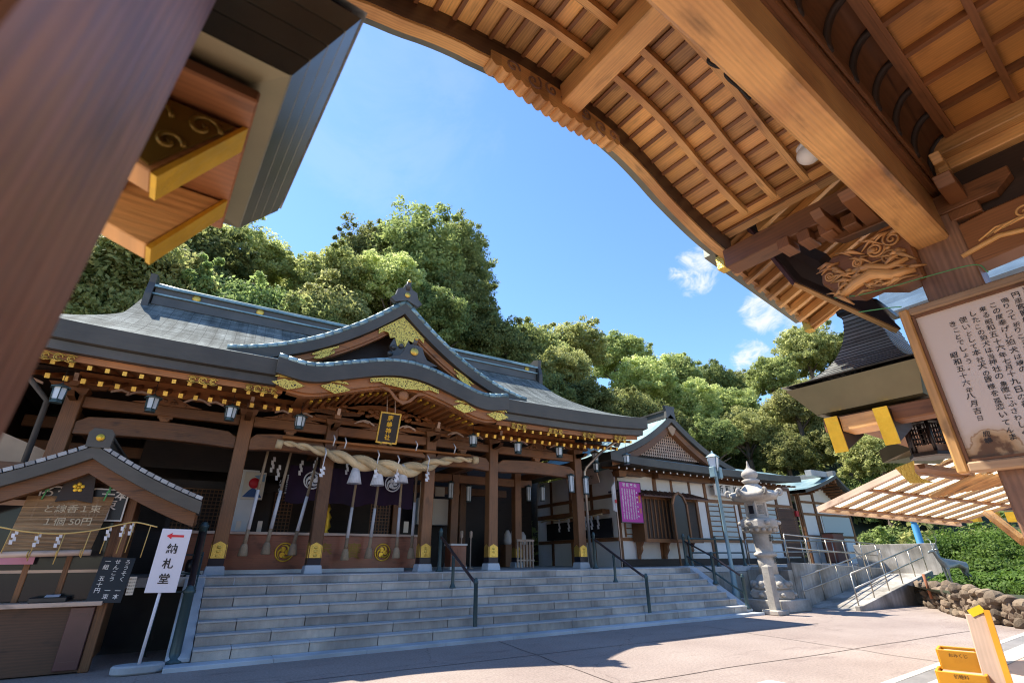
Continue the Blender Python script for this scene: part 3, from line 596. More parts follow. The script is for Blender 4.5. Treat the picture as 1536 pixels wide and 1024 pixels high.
for sg in (1, -1):
    for k in range(20):
        ta, tb = k/20, (k+.96)/20; pa, pb = Vector((XG+sg*3.72*ta, YG-.13, gz(ta)+.045)), Vector((XG+sg*3.72*tb, YG-.13, gz(tb)+.045)); b.tube([pa, pb], [.078*(1-.3*ta), .074*(1-.3*tb)], 8)
        b.tube([pa+Vector((0,.14,.0)), pb+Vector((0,.14,.0))], [.074*(1-.3*ta), .070*(1-.3*tb)], 8)
b.build('gable_roll', 'verdigris', gable)
b = MB(); b.prism([(-3.0,5.35),(3.0,5.35),(1.9,5.75),(.9,6.4),(0,7.05),(-.9,6.4),(-1.9,5.75)], (XG, YG+.45, 0), X_, Z_, .06); b.build('gable_panel', 'wood_deep', gable)
b = MB()
b.prism([(-.62,-.28),(-.36,-.30),(-.30,-.44),(-.18,-.40),(-.10,-.62),(0,-.56),(.10,-.62),(.18,-.40),(.30,-.44),(.36,-.30),(.62,-.28),(.10,.14),(0,.20),(-.10,.14)], (XG, YG-.09, 6.98), X_, Z_, .03); b.lathe((0,0,0), [(.001,0),(.09,0),(.09,.02),(.001,.035)], 14) if False else None; b.build('gold_fitting', 'gold_pierced', gable)
for sg in (1, -1):
    for ta, tb, d, h in ((.0,.16,.44,.10), (.40,.56,.40,.10), (.42,.54,.52,.13), (.80,.97,.30,.16)):
        b = MB(); n = 8; U_ = []; D_ = []
        for k in range(n+1):
            t = lerp(ta, tb, k/n); x = XG+sg*3.72*t; z = gz(t)-d*(1-.3*t); hh = h*.62*(math.sin(math.pi*min(1, max(.12, k/n if .3 < ta < .6 else .5)))**.6); U_.append((x, z+hh*.8)); D_.append((x, z-hh*.8))
        b.prism(U_+D_[::-1], (0, YG-.085, 0), X_, Z_, .018); b.build('gold_fitting', 'gold_pierced', gable)
b = MB()                                     # pendant carving below the apex
b.prism([(-.20,.25),(-.28,.05),(-.20,-.12),(-.32,-.30),(-.12,-.42),(0,-.52),(.12,-.42),(.32,-.30),(.20,-.12),(.28,.05),(.20,.25)], (XG, YG-.04, 6.30), X_, Z_, .10)
for a in range(8): b.sphere((XG+.26*math.cos(a*.785), YG-.09, 6.12+.26*math.sin(a*.785)), .075, 5)
b.build('pendant', 'fascia_blue', gable)
b = MB(); b.lathe((0,0,0), [(.001,0),(.085,0),(.085,.02),(.001,.03)], 14); b.v = [(XG+p[0], YG-.10-p[2], 6.42+p[1]) for p in b.v]; b.build('gold_crest', 'gold', gable)
b = MB()                                     # ridge demon tile on the apex
b.prism([(-.42,0),(-.30,.12),(-.26,.30),(-.12,.36),(-.06,.50),(.06,.50),(.12,.36),(.26,.30),(.30,.12),(.42,0),(.3,-.1),(0,.02),(-.3,-.1)], (XG, YG-.16, 7.62), X_, Z_, .16); b.tube([(XG, YG-.2, 7.95), (XG, YG-.3, 8.14)], [.07,.06], 8, 0)
o = b.build('ridge_end', 'fascia_blue', gable)
b = MB(); b.lathe((0,0,0), [(.001,0),(.075,0),(.075,.02),(.001,.03)], 12); b.v = [(XG+p[0], YG-.245-p[2], 7.78+p[1]) for p in b.v]; b.sphere((XG, YG-.31, 8.16), .055, 6); b.build('gold_crest', 'gold', gable)
b = MB(); b.tube([(XG, YG-.1, 7.60), (XG, YR, 7.66)], .13, 10); b.build('gable_ridge', 'verdigris', gable)

# karahafu porch gable on the eave
KQ = [-1+2*i/60 for i in range(61)]
kx = lambda q: XK+KW*q
b = MB(); b.grid([[(kx(q), YK, kz(q)), (kx(q), YK+.6, kz(q)+.02), (kx(q), YK+1.5, max(kz(q)+.02, prof(.25)-.03))] for q in KQ], smooth=True); kara = b.build('curved_porch_gable', 'shingle_fine', hall)
def kband(b, d0, d1, y0, y1, mi=0, q0=-1., q1=1., arch=0.):
    L = []
    for k in range(61):
        q = lerp(q0, q1, k/60); z = kz(q); L.append((Vector((kx(q), y0, z-d0)), Vector((kx(q), y0, z-d1)), Vector((kx(q), y1, z-d1))))
    b.grid([[p[1] for p in L], [p[0] for p in L]], mi, .5, True); b.grid([[p[2] for p in L], [p[1] for p in L]], mi, .5, True)
b = MB(); kband(b, 0, .34, YK-.02, YK+.4)
for q in (-1, 1): b.quad((kx(q), YK-.02, kz(q)), (kx(q), YK-.02, kz(q)-.34), (kx(q), YK+.4, kz(q)-.34), (kx(q), YK+.4, kz(q)))
b.build('porch_edge', 'fascia', kara)
b = MB(); kband(b, .34, .56, YK+.10, YK+.35, 0, -.98, .98); kband(b, .56, .62, YK+.16, YK+.35, 0, -.9, .9); b.build('bargeboard', 'wood_red', kara)
b = MB()
for k in range(30):
    qa, qb = -1+2*k/30, -1+2*(k+.95)/30
    for dy in (.0, .13): b.tube([(kx(qa), YK+.05+dy, kz(qa)+.05), (kx(qb), YK+.05+dy, kz(qb)+.05)], .072, 8)
b.build('porch_roll', 'verdigris', kara)
b = MB()
for k in range(23):                          # ribs of the curved ceiling
    q = -.70+1.4*k/22; b.bar((kx(q), YK+.22, kz(q)-.60), (kx(q), YC+.1, kz(q)-.52), .05, .06)
b.build('ribs', 'wood_red', kara)
for k in range(23):
    q = -.70+1.4*k/22
    if .1 < abs(q) < .36 or .5 < abs(q): b = MB(); b.bar((kx(q), YK+.40, kz(q)-.655), (kx(q), YK+.62, kz(q)-.65), .052, .03); b.build('gold_strip', 'gold_plain', kara)
b = MB(); b.grid([[(kx(q), YK+.2, kz(q)-.55), (kx(q), YC+.2, kz(q)-.48)] for q in KQ[6:-6]], smooth=True); b.build('porch_soffit', 'wood_red', kara)
b = MB()
ua_ = np.linspace(-.30, .30, 15); b.prism([(kx(q)-XK, kz(q)-.37) for q in ua_]+[(kx(q)-XK, kz(q)-.37-(.10 if abs(q) > .2 else .26-.5*abs(q))) for q in ua_[::-1]], (XK, YK+.055, 0), X_, Z_, .02); b.build('gold_fitting', 'gold_pierced', kara)
for sg in (-1, 1):
    for q0, z in ((.56, -.50), (.90, -.47)):
        xx = kx(sg*q0); b = MB(); b.prism([(-.32,.0),(-.20,.05),(-.10,.10),(0,.075),(.10,.10),(.20,.05),(.32,.0),(.20,-.06),(.08,-.10),(0,-.13),(-.08,-.10),(-.20,-.06)], (xx, YK+.07, kz(q0)+z), X_, Z_, .02); b.prism([(-.28,.0),(.28,.0),(.22,.05),(-.22,.05)], (xx, YK+.07, kz(q0)+z+.12), X_, Z_, .02); b.build('gold_fitting', 'gold_pierced', kara)
b = MB()                                     # pendant with white edges
b.prism([(-.62,.10),(-.40,.13),(-.26,.02),(-.12,-.12),(0,-.15),(.12,-.12),(.26,.02),(.40,.13),(.62,.10),(.34,.02),(.20,-.14),(0,-.24),(-.20,-.14),(-.34,.02)], (XK, YK+.16, kz(0)-.74), X_, Z_, .05); b.sphere((XK, YK+.14, kz(0)-.76), .13, 6, sc=(1,.4,1)); b.build('pendant', 'wood_red', kara)
b = MB(); b.prism([(-.34,0),(-.26,.13),(-.2,.30),(0,.36),(.2,.30),(.26,.13),(.34,0),(.62,-.10),(.4,-.14),(0,-.06),(-.4,-.14),(-.62,-.10)], (XK+.12, YK+.06, kz(0)+.17), X_, Z_, .14); b.tube([(XK+.12,YK+.06,kz(0)+.5),(XK+.12,YK-.08,kz(0)+.62)], .05, 8); b.build('ridge_end', 'fascia_blue', kara)
b = MB(); b.lathe((0,0,0), [(.001,0),(.10,0),(.10,.02),(.001,.03)], 14); b.v = [(XK+.12+p[0], YK-.015-p[2], kz(0)+.32+p[1]) for p in b.v]; b.sphere((XK+.12, YK-.10, kz(0)+.63), .05, 6); b.build('gold_crest', 'gold', kara)
# boards closing the front above the columns
b = MB(); b.bx(XC-6.2, XC+6.2, YC-.06, YC+.06, 4.62, 4.92); b.build('eave_beam', 'wood_red', hall, bevel=.01)
b = MB(); b.prism([(kx(q)-XK, kz(q)-.62) for q in KQ[8:-8]]+[(1.9,4.5),(-1.9,4.5)], (XK, YC-.02, 0), X_, Z_, .08); b.build('porch_panel', 'wood_red', hall)
b = MB()
for k in range(60): b.sphere((XK+random.uniform(-1.5,1.5), YC-.07, 4.86+random.uniform(-.08,.10)), random.uniform(.03,.07), 4, sc=(1.5,.5,1))
b.build('carved_frieze', 'wood_red', hall)

# columns: front row, inner rows
FC = [-2.62, .41, 2.27, 4.83, 6.72, 9.72]
def column(x, y, w, ztop, h_gold=.30, mat='wood'):
    b = MB(); b.bx(x-w/2, x+w/2, y-w/2, y+w/2, ZP+.30, ztop); c = b.build('column', mat, hall, bevel=.014)
    b = MB(); b.bx(x-w*.52, x+w*.52, y-w*.52, y+w*.52, ZP+.17, ZP+.31); b.build('dark_band', 'blue_band', c)
    b = MB(); b.box((x, y, ZP+.085), (w*1.42, w*1.42, .17), None, 0, None, (.86,.86)); b.build('base_stone', 'granite_pale', c, bevel=.012)
    g = w*.515; pl = [(-g*.86,0),(g*.86,0),(g*.86,h_gold*.82),(g*.55,h_gold*.92),(0,h_gold*1.05),(-g*.55,h_gold*.92),(-g*.86,h_gold*.82)]
    b = MB()
    for d, ux in ((-Y_, X_), (Y_, -X_), (X_, Y_), (-X_, -Y_)): b.prism(pl, Vector((x,y,ZP+.315))+d*g, ux, Z_, .012); b.lathe((0,0,0), [(.001,0),(.03,0),(.02,.012),(.001,.012)], 8) if False else None
    for k in range(3): b.sphere((x, y-g-.006, ZP+.36+.08*k), .035, 5, sc=(1.2,.25,.8))
    b.build('gold_fitting', 'gold', c)
for x in FC: column(x, YC, .27, 4.62)
for x in (5.0, 6.9, 9.3): column(x, 15.2, .26, 4.4)
for x in (8.05,): column(x, 17.0, .26, 4.4)
# horizontal members
for i in range(5):
    xa, xb = FC[i]+.135, FC[i+1]-.135; mid = i == 2
    b = MB(); b.bx(xa, xb, YC-.075, YC+.075, 4.21, 4.43); b.build('head_beam', 'wood', hall, bevel=.012)
    n = 16; zb, hh = (3.86 if mid else 3.68), (.17 if mid else .34)
    poly = [(xa+(xb-xa)*k/n, zb+.05*math.sin(math.pi*k/n)) for k in range(n+1)]+[(xa+(xb-xa)*k/n, zb+hh+.07*math.sin(math.pi*k/n)-(.10 if k in (0, n) else 0)) for k in range(n, -1, -1)]
    b = MB(); b.prism(poly, (0, YC, 0), X_, Z_, .20); b.build('rainbow_beam', 'wood', hall, bevel=.012)
    # frog-leg strut, small bearing blocks
    xm = (xa+xb)/2; b = MB(); b.prism([(-.62,0),(-.40,.04),(-.22,.13),(-.10,.19),(.10,.19),(.22,.13),(.40,.04),(.62,0),(.36,-.01),(.0,-.01),(-.36,-.01)], (xm, YC-.03, 4.44), X_, Z_, .14)
    for k in range(10): b.sphere((xm+random.uniform(-.3,.3), YC-.10, 4.50+random.uniform(-.03,.06)), .035, 4)
    b.build('frog_leg_strut', 'wood', hall)
    b = MB()
    for q in (.5,): x = lerp(xa, xb, q); b.box((x, YC, 4.13), (.14,.16,.07), None, 0, None, (1.4,1.2)); b.box((x, YC, 4.185), (.26,.12,.05))
    b.build('bearing_block', 'wood', hall)
for i, x in enumerate(FC):                   # bracket sets with pale tips, drawn as curved arms
    b = MB(); b.box((x, YC, 4.50), (.30,.30,.12), None, 0, None, (1.25,1.25))
    for sg in (-1, 1):
        for z, l in ((4.60,.42), (4.74,.60)):
            b.prism([(0,0),(l,.05),(l+.05,.11),(0,.12)] if sg > 0 else [(0,0),(0,.12),(-l-.05,.11),(-l,.05)], (x, YC-.05, z-.06), X_, Z_, .11)
        b.prism([(0,0),(.34,.02),(.46,.10),(.0,.13)], (x, YC-.12, 4.30), -Y_, Z_, .12)
    b.box((x, YC-.42, 4.56), (.13,.13,.10), None, 0, None, (1.3,1.3)); b.box((x, YC-.42, 4.66), (.10,.12,.14))
    br = b.build('bracket_set', 'wood', hall)
    for sg in (-1, 1): b = MB(); b.prism([(0,0),(.16,.06),(.30,.02),(.30,.05),(.16,.10),(0,.04)] if sg > 0 else [(0,0),(0,.04),(-.16,.10),(-.30,.05),(-.30,.02),(-.16,.06)], (x+sg*.52, YC-.16, 4.54), X_, Z_, .05); b.build('pale_tip', 'wood_pale', br)
    b = MB(); b.bar((x, YC-.5, 4.60), (x, YC-.56, 4.74), .07, .02); b.build('pale_tip', 'wood_pale', br)
for x in (-1.6, -.6, 3.0, 4.1, 5.5, 6.1, 7.6, 8.9):   # pale edged cloud brackets between the columns
    b = MB(); b.prism([(-.26,-.04),(-.12,.05),(0,.08),(.12,.05),(.26,-.04),(.22,-.05),(.1,.02),(0,.04),(-.1,.02),(-.22,-.05)], (x, YC-.13, 4.58), X_, Z_, .06); b.build('pale_tip', 'wood_pale', hall)
# inner beams, back walls, ceiling
b = MB()
for y, z in ((15.2, 3.75), (15.2, 4.3), (17.0, 3.6)): b.bx(-4, 9.9, y-.09, y+.09, z, z+.26)
for x in FC+[6.9]: b.bx(x-.08, x+.08, YC+.14, 17, 4.0, 4.22)
b.build('inner_beams', 'wood', hall, bevel=.01)
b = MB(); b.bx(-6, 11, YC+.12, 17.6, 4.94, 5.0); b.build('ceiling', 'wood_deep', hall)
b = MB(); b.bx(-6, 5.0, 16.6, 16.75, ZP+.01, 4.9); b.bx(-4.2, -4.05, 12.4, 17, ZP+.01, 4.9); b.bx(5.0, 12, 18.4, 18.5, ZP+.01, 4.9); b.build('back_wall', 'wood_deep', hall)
for xa, xb in ((-.7, 1.0), (1.55, 2.0), (4.15, 4.75)):   # lattice screens at the back of the front room
    b = MB()
    for k in range(int((xb-xa)/.09)+1): b.bx(xa+.09*k, xa+.09*k+.02, 14.9, 14.93, 2.1, 3.1)
    for k in range(12): b.bx(xa, xb, 14.895, 14.925, 2.1+.09*k, 2.12+.09*k)
    b.build('lattice_screen', 'wood', hall)
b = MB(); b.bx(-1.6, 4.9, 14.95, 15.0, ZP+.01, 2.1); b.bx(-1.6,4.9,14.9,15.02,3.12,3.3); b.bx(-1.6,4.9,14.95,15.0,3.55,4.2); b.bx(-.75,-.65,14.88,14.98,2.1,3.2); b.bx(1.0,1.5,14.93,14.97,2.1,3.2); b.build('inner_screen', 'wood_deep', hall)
# things set out inside, seen through the bays
b = MB(); b.bx(6.6, 8.2, 17.6, 18.0, 2.6, 3.5); b.build('white_panel', 'plaster', hall)
# rain pipes
def pipe(pts, r=.045, m='fascia_blue', name='rain_pipe'): b = MB(); b.tube(pts, r, 8); return b.build(name, m, hall)
pipe([(10.45,11.1,4.75),(10.3,11.7,4.5),(9.98,12.1,4.05),(9.93,12.15,3.9),(9.95,12.15,1.2)], .045, 'steel')
pipe([(-3.3,11.1,4.6),(-2.95,12.0,4.2),(-2.92,12.1,1.2)], .05)
b = MB(); b.bar((10.55,11.0,5.0),(10.55,11.3,4.62),.16,.12); b.build('rain_hopper', 'fascia_blue', hall)

# offering counter ----------------------------------------------------------
ct = thing('offering_counter', 'long red-brown offering counter with gilt crests and characters between the hall columns', 'offering counter', (2.4, 13.0, ZP))
b = MB(); b.bx(-.45, 4.95, 13.0, 13.7, ZP+.08, ZP+.80); b.build('front_panel', 'counter_red', ct, bevel=.01)
b = MB(); b.bx(-.5, 5.0, 12.95, 13.75, ZP+.80, ZP+.86); b.build('counter_top', 'wood_pale', ct, bevel=.006)
b = MB(); b.bx(-.5, 4.6, 12.96, 13.0, ZP+.005, ZP+.085); b.build('plinth', 'kerb', ct)
def mitsudomoe(b, c, r, ux, uy, nrm, mi=0, rim=True):
    c = Vector(c)
    if rim: b.tube([c+ux*r*math.cos(a)+uy*r*math.sin(a) for a in np.linspace(0, 2*math.pi, 25)], r*.09, 6, mi)
    for k in range(3):
        a0 = k*2.0944; hc = c+ux*(r*.36*math.cos(a0))+uy*(r*.36*math.sin(a0)); pts = [(r*.30*math.cos(t), r*.30*math.sin(t)) for t in np.linspace(0, 2*math.pi, 14)[:-1]]
        b.prism(pts, hc+nrm*.004, ux, uy, .012, mi)
        tail = []
        for q in np.linspace(0, 1, 9): a = a0+.35+q*1.7; rr = r*lerp(.42, .84, q**.6); tail.append(c+ux*rr*math.cos(a)+uy*rr*math.sin(a)+nrm*.006)
        b.tube(tail, [r*lerp(.22, .03, q/8) for q in range(9)], 5, mi)
for x in (1.75, 4.02): b = MB(); mitsudomoe(b, (x, 12.99, ZP+.44), .19, X_, Z_, -Y_); b.build('gold_crest', 'gold_plain', ct)
for x, ch in ((2.62, '奉'), (3.30, '賽')): b = MB(); b.text(ch, .38, (x, 12.992, ZP+.44), X_, Z_, 0, .006, .004); b.build('lettering', 'gold_dark', ct)

# plaque above the rope
pc = [at_y(x, y, 10.95) for x, y in ((577,617),(599,618),(591,654),(566,652))]
t = thing('hanging_plaque', 'black name plaque with gilt frame and gold characters hanging under the porch gable', 'plaque', (3.3, 11, 4.0))
pcx, pcz = 3.36, 4.31; pu = Vector((0,-.28,.96)); pn = X_.cross(pu)
pT = Vector((pcx, 11.3, pcz))
b = MB(); b.box(pT, (.46,.04,.66), Matrix((X_, -pn, pu)).transposed()); b.build('board', 'black', t)
b = MB()
for sx in (-1, 1): b.bar(pT+X_*sx*.235-pu*.35, pT+X_*sx*.235+pu*.35, .034, .06)
for sz in (-1, 1): b.bar(pT+X_*-.25+pu*sz*.335, pT+X_*.25+pu*sz*.335, .06, .034, pn)
for sx in (-.12, .12): b.sphere(pT+X_*sx-pu*.36, .04, 5)
b.build('frame', 'gold', t)
b = MB()
for k, ch in enumerate('鹿嶋神社'): b.text(ch, .14, pT+pu*(.225-.15*k)+pn*.022, X_, pu, 0, .003, .02)
b.build('lettering', 'gold_plain', t)
b = MB(); b.tube([pT+pu*.34+X_*.1, pT+pu*.9+X_*.1+Vector((0,.3,0))], .012, 5); b.tube([pT+pu*.34-X_*.1, pT+pu*.9-X_*.1+Vector((0,.3,0))], .012, 5); b.build('hanger', 'wood_pale', t)

# hanging lanterns ---------------------------------------------------------
def make_lantern(label):
    t = thing('hanging_lantern', label, 'lantern', (0,0,0), 'lanterns hanging along the eaves')
    b = MB(); b.lathe((0,0,0), [(.10,-.17),(.10,-.15),(.085,-.14),(.085,-.11),(.10,-.11)], sq=6); b.lathe((0,0,0), [(.11,.10),(.16,.10),(.16,.115),(.06,.165),(.03,.18),(.012,.20)], sq=6)
    for k in range(6):
        a = 2*math.pi*(k+.5)/6; b.tube([(.098*math.cos(a), .098*math.sin(a), -.12), (.112*math.cos(a), .112*math.sin(a), .11)], .009, 5)
    b.build('frame', 'rail_green', t)
    b = MB(); b.lathe((0,0,0), [(.086,-.11),(.100,.10)], sq=6); b.build('pane', 'lamp_glass', t)
    b = MB(); b.tube([(0,0,.19),(0,0,.62)], .006, 5); b.build('hanger', 'cable', t)
    return t
LN = [((88,590),11.3,'square-paned lantern at the far left end of the eaves, partly behind the blurred post'),((228,605),11.55,'lantern under the eaves, second from the left, above the small stall roof'),((346,619),11.55,'lantern under the eaves beside the second column, before the straw rope starts'),((450,632),11.6,'lantern under the eaves just above the end of the rope by the second column'),
      ((710,660),11.6,'lantern under the eaves just right of the rope end'),((777,671),11.6,'lantern under the eaves midway along the right bay'),((839,677),11.6,'lantern under the eaves next to the right corner column'),((893,685),12.0,'upper lantern of the pair beyond the right corner of the hall'),((894,700),13.2,'lower lantern of the pair beyond the right corner of the hall'),((940,688),11.3,'lantern in front of the office roof corner, outermost on the right')]
for k, ((px, py), y, lb) in enumerate(LN):
    if k == 0: ln0 = make_lantern(lb); o = ln0
    else: o = copy_tree(ln0); o['label'] = lb
    o.location = at_y(px, py, y); o.rotation_euler.z = .26
# pairs of long lanterns fixed on the inner columns
def make_longlamp(label):
    t = thing('column_lantern', label, 'lantern', (0,0,0), 'tall lanterns fixed on inner columns')
    b = MB(); b.lathe((0,0,0), [(.075,-.26),(.09,-.26),(.09,-.23),(.075,-.23)], sq=6); b.lathe((0,0,0), [(.09,.22),(.12,.22),(.11,.25),(.03,.30)], sq=6)
    for k in range(6):
        a = 2*math.pi*(k+.5)/6; b.tube([(.08*math.cos(a), .08*math.sin(a), -.24), (.09*math.cos(a), .09*math.sin(a), .23)], .007, 4)
    b.build('frame', 'rail_green', t); b = MB(); b.lathe((0,0,0), [(.07,-.23),(.078,.22)], sq=6); b.build('pane', 'lamp_glass', t); return t
LL = [((676,735),15.0,'tall lantern left of the inner column behind the rope end'),((703,740),15.0,'tall lantern right of the inner column behind the rope end'),((793,740),15.0,'tall lantern left of the inner column in the right bay'),((814,740),15.0,'tall lantern right of the inner column in the right bay'),((857,725),12.1,'tall lantern on the left of the right corner column'),((879,728),12.1,'tall lantern on the right of the corner column beside the rain pipe')]
for k, ((px, py), y, lb) in enumerate(LL):
    if k == 0: o = ll0 = make_longlamp(lb)
    else: o = copy_tree(ll0); o['label'] = lb
    o.location = at_y(px, py, y)

# sacred rope ---------------------------------------------------------------
rp = thing('sacred_rope', 'thick twisted pale straw rope sagging across the front bay with three straw tassels', 'sacred rope', (3.9, 11.95, 3.2))
rpx = [((424,663),.05),((470,673),.085),((510,685),.135),((550,696),.175),((590,703),.185),((625,703),.165),((655,694),.115),((685,689),.08),((708,690),.05)]
cen = spline([at_y(px, py, 11.92) for (px, py), r in rpx], 120); rad = np.interp(np.linspace(0, len(rpx)-1, 120), range(len(rpx)), [r for _, r in rpx])
arc = [0.]
for i in range(1, 120): arc.append(arc[-1]+(cen[i]-cen[i-1]).length/(.55*max(.05, rad[i])**.75*4))
b = MB()
for k in range(2):
    pts = []
    for i in range(120):
        tn = (cen[min(i+1,119)]-cen[max(i-1,0)]).normalized(); u = Z_.cross(tn).normalized(); w = tn.cross(u); a = arc[i]*3.0+k*math.pi
        pts.append(cen[i]+(u*math.cos(a)+w*math.sin(a))*rad[i]*.52)
    b.tube(pts, [r*.58 for r in rad], 14)
for k in range(2):                           # straw bundles laid along each strand
    for j in range(7):
        pts = []
        for i in range(0, 120, 2):
            tn = (cen[min(i+1,119)]-cen[max(i-1,0)]).normalized(); u = Z_.cross(tn).normalized(); w = tn.cross(u); a = arc[i]*3.0+k*math.pi; q = a*1.0+j*.9+arc[i]*2; pts.append(cen[i]+(u*math.cos(a)+w*math.sin(a))*rad[i]*.52+(u*math.cos(q)+w*math.sin(q))*rad[i]*.56)
        b.tube(pts, [max(.006, rad[i]*.07) for i in range(0, 120, 2)], 5)
b.build('twisted_strands', 'rope', rp)
for px, py in ((420,666),(712,690)):
    c = at_y(px, py, 11.92); b = MB(); d = Vector((1 if px > 600 else -1, 0, .1)); b.tube([c-d*.05, c+d*.08], [.10,.10], 14); b.build('bamboo_end', 'rope', rp)
for px, py in ((534,714),(568,717),(604,714)):
    c = at_y(px, py-13, 11.92); b = MB(); b.lathe(c, [(.02,.08),(.065,.03),(.078,0),(.08,-.05),(.115,-.15),(.155,-.36),(.15,-.365),(.001,-.30)], 18)
    for k in range(26): a = 2*math.pi*k/26; b.tube([c+Vector(((.08*math.cos(a)), .08*math.sin(a), -.05)), c+Vector((.158*math.cos(a), .158*math.sin(a), -.37))], .008, 4)
    tz = b.build('tassel', 'cloth_white', rp)
def shide(b, c, h=.36, w=.09, mi=0, ux=X_):
    c = Vector(c); z = 0
    for k in range(4):
        sx = (-1)**k*w*.28; y = .012*(-1)**k; p = c+ux*sx+Vector((0, y, -z)); b.quad(p-ux*w*.5, p+ux*w*.5, p+ux*w*.5+ux*w*.25-Z_*h*.32, p-ux*w*.5+ux*w*.25-Z_*h*.32, mi); z += h*.25
for px, py in ((487,680),(566,683),(596,690),(641,690),(500,660),(680,672),(517,664),(623,668)):
    c = at_y(px, py, 11.85); b = MB(); long = (px, py) in ((500,660),(680,672),(517,664),(623,668)); b.tube([c+Vector((0,0,.12)), c+Vector((.01,-.13,.0)), c+Vector((0,-.06,-.14))], .016, 6)
    if not long: b.tube([c+Vector((0,-.1,-.12)), c+Vector((-.02,-.1,-.34))], .012, 5); shide(b, c+Vector((-.02,-.1,-.30)), .22, .07)
    b.build('white_tie', 'paper', rp)
b = MB(); b.tube([at_y(424,655,12.1), at_y(706,683,12.1)], .035, 8); b.build('carrying_pole', 'wood_red', rp)
# bell ropes ----------------------------------------------------------------
BR = [((403,672),(362,835)),((437,676),(396,832)),((476,690),(436,832)),((536,712),(516,838)),((569,716),(552,835)),((603,714),(594,835)),((626,700),(616,838))]
BL = ['bell rope nearest the left column, in front of the mountain poster','bell rope second from the left, beside the curtain edge','bell rope third from the left, just left of the second column','bell rope under the leftmost white tassel','bell rope under the middle white tassel','bell rope under the right white tassel','bell rope close to the column right of the tassels']
for ((xa, ya), (xb, yb)), lb in zip(BR, BL):
    a, c = at_y(xa, ya, 12.62), at_y(xb, yb, 12.70)
    t = thing('bell_rope', 'hemp and white cloth '+lb, 'bell rope', c, 'bell ropes hanging in the front bays'); d = (c-a)
    b = MB(); b.tube([a, a+d*.42], [.028,.034], 10, 0); b.build('hemp_cord', 'rope_dull', t)
    b = MB(); b.tube([a+d*.40, a+d*.76], [.036,.040], 10, 0); b.build('white_sleeve', 'cloth_white', t); b = MB(); b.tube([a-Vector((0,0,-.1)), a+d*.06], .02, 8); b.build('cloth_tie', 'cloth_white', t)
    b = MB(); b.tube([a+d*.74, a+d*.90], [.036,.045], 10); b.build('dark_wrap', 'rope_dull', t)
    b = MB(); p = a+d*.89; b.lathe(p, [(.02,.03),(.055,0),(.075,-.06),(.10,-.22),(.085,-.24),(.001,-.22)], 14); b.build('tuft', 'rope_dull', t)
# curtain with crests -----------------------------------------------------
cu = thing('purple_curtain', 'deep purple curtain with white three-comma crests hanging behind the bell ropes', 'curtain', (2.4, 13.4, 3.0))
n = 80; ca, cb_ = at_y(437,690,13.4).x, 4.85
b = MB(); rows = []
for k in range(n+1):
    x = lerp(ca, cb_, k/n); q = (x-ca)/(cb_-ca); drop = 2.72+.03*math.sin(x*9)+.12*math.sin(q*math.pi*2.0)**2*.5
    rows.append([(x, 13.4+.03*math.sin(x*11), 3.62), (x, 13.4+.04*math.sin(x*11), 3.2), (x, 13.4+.05*math.sin(x*11+.4), drop)])
b.grid(rows); b.build('cloth', 'purple', cu)
for px, py in ((469,720),(589,725)):
    b = MB(); c = at_y(px, py, 13.28); mitsudomoe(b, c, .20, X_, Z_, -Y_); b.build('crest', 'paper', cu)
b = MB(); c = at_y(422,722,13.3); 
for k, ch in enumerate('八千代'): b.text(ch, .09, c-Z_*.10*k, X_, Z_, 0, .002)
for k in range(9): b.text('奉納崇敬会有志一同'[k], .045, c+X_*.13-Z_*(.05*k-.15), X_, Z_, 0, .002)
b.build('lettering', 'paper', cu)
for px, py in ((411,685),(419,697),(453,690),(473,690),(522,690),(610,700)): b = MB(); shide(b, at_y(px, py, 13.2), .34, .055); b.build('paper_streamer', 'paper', cu)
# mountain poster, notices ---------------------------------------------------
t = thing('wall_poster', 'poster of a red sun over a blue mountain behind the first bell rope', 'poster', (.3, 14.2, 2))
a = at_y(352,690,14.2); c = at_y(392,792,14.2)
b = MB(); b.bx(a.x-.03, a.x+.62, 14.24, 14.28, 1.95, 3.55); b.build('board', 'plaster', t)
p0 = at_y(381,728,14.2); b = MB(); b.bx(p0.x-.24, p0.x+.24, 14.20, 14.235, p0.z-.33, p0.z+.33); b.build('sheet', 'paper_aged', t)
b = MB(); b.lathe((0,0,0), [(.001,0),(.13,0),(.13,.003),(.001,.003)], 20); b.v = [(p0.x+q[0], 14.196-q[2], p0.z+.06+q[1]) for q in b.v]; b.build('red_sun', 'red', t)
M['poster_blue'] = mat('poster blue', (.06,.13,.32), .7, namt=.2); M['poster_sky'] = mat('poster pale blue', (.30,.45,.60), .7, namt=.1)
b = MB(); b.prism([(-.22,-.28),(-.10,-.12),(-.03,-.06),(.03,-.07),(.10,-.13),(.22,-.28)], (p0.x, 14.192, p0.z), X_, Z_, .004); b.build('mountain', 'poster_blue', t)
b = MB(); b.prism([(-.03,.24),(.22,.30),(.22,.10),(.12,.12)], (p0.x, 14.197, p0.z), X_, Z_, .002); b.build('pale_patch', 'poster_sky', t)
NT = [((1115-480,735),(.20,.50),14.3,'tall white notice behind the right tassel bell rope'),((609,790),(.14,.30),14.3,'small white notice on the lattice right of the tassels'),((660,737),(.34,.30),15.9,'square white notice on the beam behind the fourth column'),((357,828-40),(.1,.2),13.4,'small white card at the left end of the counter'),((389,790),(.1,.26),13.4,'small yellowed card on the counter beside the second bell rope')]
for (px, py), (w, h), y, lb in NT:
    c = at_y(px, py, y); b = MB(); b.box(c, (w, .015, h)); tag(b.build('notice_card', 'paper_aged'), lb, 'notice')
